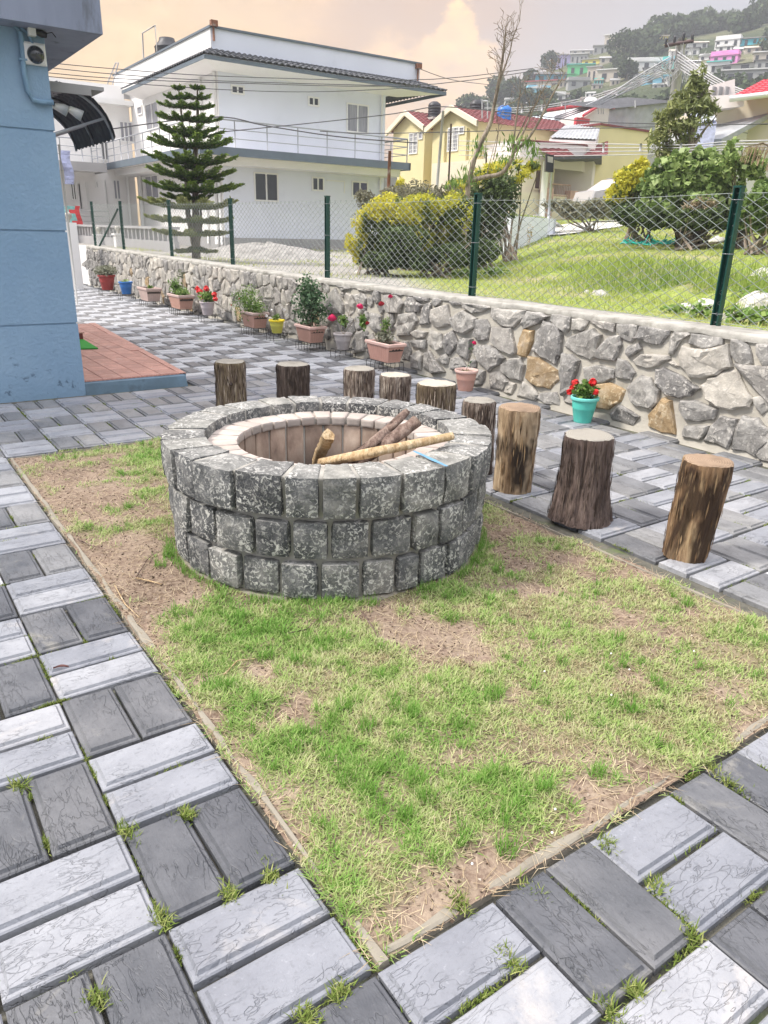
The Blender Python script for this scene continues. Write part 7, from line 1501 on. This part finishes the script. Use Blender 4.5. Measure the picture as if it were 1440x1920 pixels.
# concrete lane and pale blue planter kerb
lane=[(952,452),(1010,446),(1085,438),(1168,425),(1166,412),(1130,413),(1062,421),(1000,430),(952,440)]
L0=[ground_at(*p,8,60) for p in ((945,455),(1000,449),(1050,443),(1110,435),(1168,426))]; L1=[ground_at(*p,8,60) for p in ((945,440),(1000,434),(1050,424),(1110,417),(1168,413))]
b=MB(); v=[]; 
for i in range(33):
    t=i/32*4; k=min(int(t),3); u=t-k; a=L0[k]*(1-u)+L0[k+1]*u; c=L1[k]*(1-u)+L1[k+1]*u
    for q in range(7): p=a+(c-a)*q/6; v.append((p[0],p[1],float(terr(p[0],p[1]))+.05))
b.add(v,[(i*7+q,i*7+q+1,i*7+8+q,i*7+7+q) for i in range(32) for q in range(6)],smooth=True); b.build('lane','road_concrete')['kind']='structure'
G1=ground_at(955,436,8,60); 
A=np.array(dist(958,430,21)); Bq=np.array(dist(1043,412,24)); zt=float(A[2]); 
e=empty('planter_kerb',tuple(A),'low pale blue painted kerb wall round a strip of grass by the lane','kerb'); b=MB(); za=dist(958,404,21)[2]
dv=(Bq-A)[:2]; dv/=np.linalg.norm(dv); nv=np.array([-dv[1],dv[0]]); 
if nv@FW[:2]<0: nv=-nv
def qbox(b,o,d,n,L_,t,z0,z1): P=[o,o+d*L_,o+d*L_+n*t,o+n*t]; b.add([(p[0],p[1],z0) for p in P]+[(p[0],p[1],z1) for p in P],[(0,3,2,1),(4,5,6,7),(0,1,5,4),(1,2,6,5),(2,3,7,6),(3,0,4,7)])
Lk=np.linalg.norm((Bq-A)[:2]); qbox(b,A[:2],dv,nv,Lk,.18,.9,za); qbox(b,A[:2]+dv*(Lk-.18),dv,nv,.18,2.2,.9,za-.004); wb(b,'kerb','white_wall' if 0 else 'plinth_pale',e) if 'plinth_pale' in MAT else wb(b,'kerb','bluish_wall',e)
b=MB(); qbox(b,A[:2]+nv*.18,dv,nv,Lk-.18,2.0,.9,za-.03); wb(b,'earth','lot_ground',e)
Pp=np.array([[*(A[:2]+dv*random.uniform(0,Lk-.2)+nv*random.uniform(.2,2.1)),za-.02] for _ in range(5000)]); o=blades('grass_fill',Pp[:,0]-A[0],Pp[:,1]-A[1],Pp[:,2]-A[2],.05+.08*rng.random(5000),.2+.6*rng.random(5000),.015,.5+.4*rng.random(5000),'lot_grass',parent=e)
G=np.array(dist(1003,420,25)); b=MB(); v=[];n=18;m=7; zt=dist(1003,402,25)[2]; zb=dist(1003,425,25)[2]
for j in range(m):
    for k in range(n): a=2*math.pi*k/n; t=j/(m-1); r=(1-t)*.85*(.8+.4*float(vn(k*.7,j,5)))+.02; v.append((r*math.cos(a),r*math.sin(a),(zt-zb)*t**.8*(.9+.2*float(vn(k,j*.9,8)))))
b.add(v,[(j*n+k,j*n+(k+1)%n,(j+1)*n+(k+1)%n,(j+1)*n+k) for j in range(m-1) for k in range(n)]); o=b.build('gravel_heap','gravel'); o.location=(G[0],G[1],zb); tag(o,'grey gravel heap behind the pale blue kerb',"gravel heap",kind='stuff')
G=ground_at(1100,400,20,60) 
shrub(1110,410,26,[(1085,395,40,14,1.),(1130,390,40,16,1.),(1050,385,30,10,.5)],'rank grey green roadside weeds before the bungalow porch','leaf_shrubgrey',1500,.12,lambda W,P:.4+.6*rng.random(len(P)),nm='roadside_weeds',stemn=10)
# gravel heaps on the left yard
for (px,py,rx,h,lab) in ((500,486,2.2,.42,'long low gravel heap in the yard behind the fence'),(585,468,1.5,.30,'grassy rubble heap at the foot of the white building')):
    G=ground_at(px,py,10,50); b=MB(); n=30;m=8;v=[]
    for j in range(m):
        for k in range(n): a=2*math.pi*k/n; t=j/(m-1); r=rx*(1-t)*(.8+.4*float(vn(k*.6,j*.5,px))); q=rt2*r*math.cos(a)+fd2*r*.45*math.sin(a); v.append((q[0],q[1],h*math.sin(t*1.57)*(.8+.4*float(vn(k*.8,j*.9,py)))-.03))
    b.add(v,[(j*n+k,j*n+(k+1)%n,(j+1)*n+(k+1)%n,(j+1)*n+k) for j in range(m-1) for k in range(n)],smooth=True); o=b.build('gravel_heap','gravel'); o.location=tuple(G); tag(o,lab,'gravel heap',kind='stuff')
x,y=scatter(30000,10,27,-18,-5.5,lambda x,y:(1-grassy(x,y))*(fbm(x*.8,y*.8,7,2)>.52)*.6); n=len(x); blades('yard_weeds',x,y,terr(x,y)-.01,.04+.10*rng.random(n),.3+.6*rng.random(n),.012,.15+.5*rng.random(n),'lot_grass')
# ============================================================ CAR
G=np.array(dist(1165,411,35)); G[2]=dist(1165,409,35)[2]
def car(G,rz,label):
    e=empty('parked_car',tuple(G),label,'car',rz=rz)
    prof=[(-1.9,.35),(-1.95,.75),(-1.75,.95),(-1.15,1.02),(-.6,1.42),(.75,1.46),(1.35,1.05),(1.85,.95),(1.95,.6),(1.9,.35)]
    b=MB(); ws=[.78,.84,.82]; v=[]; n=len(prof)
    for y,s in ((-.80,.97),(-.74,1),(.74,1),(.80,.97)):
        for (x,z) in prof: tumble=.12*max(0,(z-1.0)/.46); v.append((x*s,y*(1-tumble),z if abs(y)<.78 else .35+(z-.35)*.98))
    f=[(j*n+i,j*n+(i+1)%n,(j+1)*n+(i+1)%n,(j+1)*n+i) for j in range(3) for i in range(n)]+[tuple(range(n))[::-1],tuple(3*n+i for i in range(n))]; b.add(v,f); b.build('body','car_paint',e)
    for s in (-1,1):
        b=MB(); g=[(-1.0,1.03),(-.58,1.36),(.70,1.40),(1.18,1.05)]; b.add([(x,s*(.815-.12*max(0,(z-1)/.46)),z) for x,z in g],[(0,1,2,3)]); b.build('side_window','glass_dark',e)
        for xw in (-1.2,1.2):
            b=MB(); b.lathe([(.30,-.1),(.32,-.08),(.32,.08),(.30,.1)],18,capt=True); me=b.mesh('wheel'); me.transform(Matrix.Rotation(math.pi/2,4,'X')); o=link('wheel',me,'rubber',e); o.location=(xw,s*.76,.32); b=MB(); b.lathe([(.19,-.105),(.19,.105)],14,capt=True); me=b.mesh('rim'); me.transform(Matrix.Rotation(math.pi/2,4,'X')); link('rim',me,'steel',o)
        b=MB(); b.box(-1.965,-1.90,s*.62-.14,s*.62+.14,.66,.80); b.build('headlight','glass_curtain',e)
    b=MB(); b.add([(-1.155,-.66,1.05),(-1.155,.66,1.05),(-.63,.60,1.40),(-.63,-.6,1.40)],[(0,3,2,1)]); b.build('windscreen','glass_dark',e); b=MB(); b.box(-.5,.6,-.55,.55,1.50,1.52); b.build('roof_rack','steel',e)
car(G,math.radians(70),'dusty beige pink parked car half hidden by roadside weeds')
# ============================================================ POLES, LAMPS, WIRES
def pole(nm,pb,pt,dd,r,mat,label,extra=None,cat='pole'):
    B_=np.array(dist(*pb,dd)); T=np.array(dist(*pt,dd)); gz=float(terr(B_[0],B_[1])); B_[2]=min(B_[2],gz); e=empty(nm,tuple(B_),label,cat); b=MB(); b.tube([B_,T],[r,r*.75],8); wb(b,'shaft',mat,e); 
    if extra: extra(e,T)
    return e,T
def flood(e,T):
    b=MB(); c=np.array(dist(1030,306,23.5)); b.tube([T,c+[0,0,-.15]],.03,5); wb(b,'arm','pole_grey',e); b=MB(); dx=rt2*.1; 
    P=[c+rt2*a+fd2*d_*.1+np.array([0,0,z]) for d_ in (-1,1) for a,z in ((-.10,-.22),(.12,-.24),(.09,.20),(-.13,.22))]; b.add(P,[(0,1,2,3),(7,6,5,4),(0,4,5,1),(1,5,6,2),(2,6,7,3),(3,7,4,0)]); wb(b,'lamp_head','lamp_black',e); b=MB(); P=[c+rt2*a-fd2*.105+np.array([0,0,z]) for a,z in ((-.07,.02),(.08,.0),(.07,.15),(-.09,.17))]; b.add(P,[(0,1,2,3)]); wb(b,'lens','lamp_glass',e)
pole('flood_light_pole',(1029,412),(1035,320),23.5,.045,'galv','white pole with a black LED floodlight head before the porch',flood,'lamp')
def insul(e,T):
    pass
pole('thin_pole',(812,400),(831,208),24,.05,'pole_grey','thin leaning grey pole in front of the yellow house')
pole('bamboo_pole',(839,400),(846,232),26,.035,'wood_dark','thin dark brown service pipe pole before the nearer yellow gable')
pole('rusty_post',(725,440),(731,283),22,.055,'rust','rusty peeling post at the right end of the white building')
pole('dark_lamp_post',(911,430),(912,285),20,.025,'wood_dark','slim dark post behind the bare tree trunk')
UD=52.
e,T=pole('utility_pole',(1258,240),(1279,72),UD,.32,'pole_grey','tall concrete utility pole with a dark crossarm and tangled wires',None,'utility pole')
A_=np.array(dist(1246,86,UD-.4)); C_=np.array(dist(1301,76,UD-.4)); b=MB(); b.tube([A_,C_],.10,4); wb(b,'crossarm','wood_dark',e)
for px,py in ((1249,80),(1265,76),(1282,70),(1298,73)):
    c=np.array(dist(px,py,UD-.4)); b=MB(); b.lathe([(.04,-.2),(.09,0),(.06,.08),(.09,.16),(.03,.24)],8,tuple(c),capt=True); wb(b,'insulator','lamp_black',e)
b=MB(); c=np.array(dist(1261,123,UD-.5)); 
for i in range(16): a0=i/16*6.283; a1=(i+1)/16*6.283; b.tube([c+rt2*.28*math.cos(a0)+[0,0,.28*math.sin(a0)],c+rt2*.28*math.cos(a1)+[0,0,.28*math.sin(a1)]],.05,4,cap=False)
wb(b,'cable_coil','cable_dark',e)
segs=[]
for _ in range(34):
    a=np.array(dist(random.uniform(1248,1300),random.uniform(80,120),UD-random.uniform(.3,2))); c=np.array(dist(random.uniform(1225,1325),random.uniform(95,150),UD-random.uniform(0,4))); m=(a+c)/2-[0,0,.8]; segs+=[(a,m),(m,c)]
V,Fq=tubes_np(segs,.018,3); V=V-np.array(e.location); link('tangled_wire',npmesh('tangled_wire',V,Fq),'cable_white',e)['kind']='stuff'
def wires(nm,label,lines,r,mat,spacers=()):
    P0=np.array(dist(lines[0][0][0],lines[0][0][1],lines[0][0][2])); e=empty(nm,tuple(P0),label,'overhead wires')
    for ln in lines:
        Q=[np.array(dist(a,b_,c)) for a,b_,c in ln]; m=18; P=[]; K=len(Q)
        for i in range(m+1):
            t=i/m*(K-1); k=min(int(t),K-2); u=t-k; p0=Q[max(k-1,0)];p1=Q[k];p2=Q[k+1];p3=Q[min(k+2,K-1)]
            P.append(.5*((2*p1)+(-p0+p2)*u+(2*p0-5*p1+4*p2-p3)*u*u+(-p0+3*p1-3*p2+p3)*u**3))
        b=MB(); b.tube(P,r,4,cap=False); wb(b,'wire',mat,e)
    for (xa,ya,da),(xb,yb_,db) in spacers: b=MB(); b.tube([np.array(dist(xa,ya,da)),np.array(dist(xb,yb_,db))],r*3,4); wb(b,'spacer',mat,e)
    return e
wires('power_lines','thin wires fanning from the left past the white building parapet',[[(85,117,24),(215,129,24),(420,143,24),(780,150,24),(1000,128,26)],[(85,126,24),(215,139,24),(420,152,24),(780,162,24)],[(85,136,24),(215,147,24),(420,155,24),(780,160,24),(1050,125,27)],[(85,143,24),(215,154,24),(420,168,24),(600,172,24),(820,162,25)]],.010,'cable_dark')
wires('power_line','dark wire sagging across the white building balcony',[[(200,243,24),(400,219,24),(500,236,24),(640,257,24),(782,268,24)]],.016,'cable_dark')
wires('power_line','dark wire rising from the balcony corner to the yellow gable',[[(420,247,26),(600,229,26),(740,213,26),(830,200,26),(960,212,28),(1140,230,30),(1440,233,30)]],.014,'cable_dark')
wires('power_line','thin wire from the white parapet corner down to the hillside',[[(784,128,28),(850,150,32),(930,160,40)],[(600,246,25),(700,250,25),(900,246,26),(1440,232,28)]],.012,'cable_dark')
wires('cable_bundle','bundle of white cables climbing from the pink house to the utility pole',[[(1040,218+2*i,48),(1120,190+2*i-4*(i%2),49),(1200,140+4*i,50),(1262,104+5*i,UD-.6)] for i in range(6)],.034,'cable_white')
wires('cable_bundle','bundle of white cables descending from the utility pole to the red roof',[[(1270,96+6*i,UD-.6),(1330,138+5*i,44),(1380,164+4*i,40),(1445,184+4*i,36)] for i in range(6)],.030,'cable_white')
wires('cable_ladder','ladder like bundle of pale wires with spacers crossing before the vine tree',[[(860,264+9*i,30),(1000,268+8*i,27),(1140,270+7*i,22),(1280,272+5*i,19),(1360,266+5*i,18),(1480,262+6*i,17)] for i in range(4)],.011,'cable_white',[((1277,268,18.9),(1276,284,18.9)),((1365,263,17.9),(1362,280,17.9)),((1132,268,22),(1131,286,22)),((1202,269,20.4),(1200,284,20.4))])
wires('cable_ladder','ladder like bundle of pale wires crossing the hillside above the roofs',[[(890,203+5*i,60),(1000,200+4*i,60),(1110,180+4*i,60),(1240,135+4*i,58)] for i in range(3)],.028,'cable_white',[((978,198,60),(978,212,60)),((1016,195,60),(1016,209,60)),((1053,190,60),(1053,202,60)),((1089,184,60),(1089,196,60)),((1156,168,59),(1156,178,59)),((1187,158,59),(1187,168,59))])
wires('roof_fence','white pipe frames and posts on the roofs behind the pink gable',[[(1060,196,50),(1060,216,50)],[(1120,190,52),(1122,214,52)],[(1127,186,52),(1127,214,52)],[(1131,200,52),(1131,214,52)],[(1131,200,52),(1137,199,52)],[(1191,188,40),(1191,202,40)],[(904,186,40),(904,222,40)],[(904,190,40),(914,190,40)],[(914,190,40),(914,222,40)]],.04,'cable_white')
# ============================================================ AIR
xa,xb_,ya_,yb2=-1500,1500,-1500,1500
b=MB(); b.box(-430,430,-430,430,-5.,112); hz=b.build('haze',None); m=bpy.data.materials.new('haze_air'); m.use_nodes=True; nt=m.node_tree; nt.nodes.clear(); o_=nt.nodes.new('ShaderNodeOutputMaterial'); vp=nt.nodes.new('ShaderNodeVolumePrincipled'); vp.inputs['Density'].default_value=.0014; vp.inputs['Color'].default_value=(.84,.88,.94,1); vp.inputs['Anisotropy'].default_value=.2; nt.links.new(vp.outputs[0],o_.inputs['Volume']); hz.data.materials.append(m); hz['kind']='stuff'
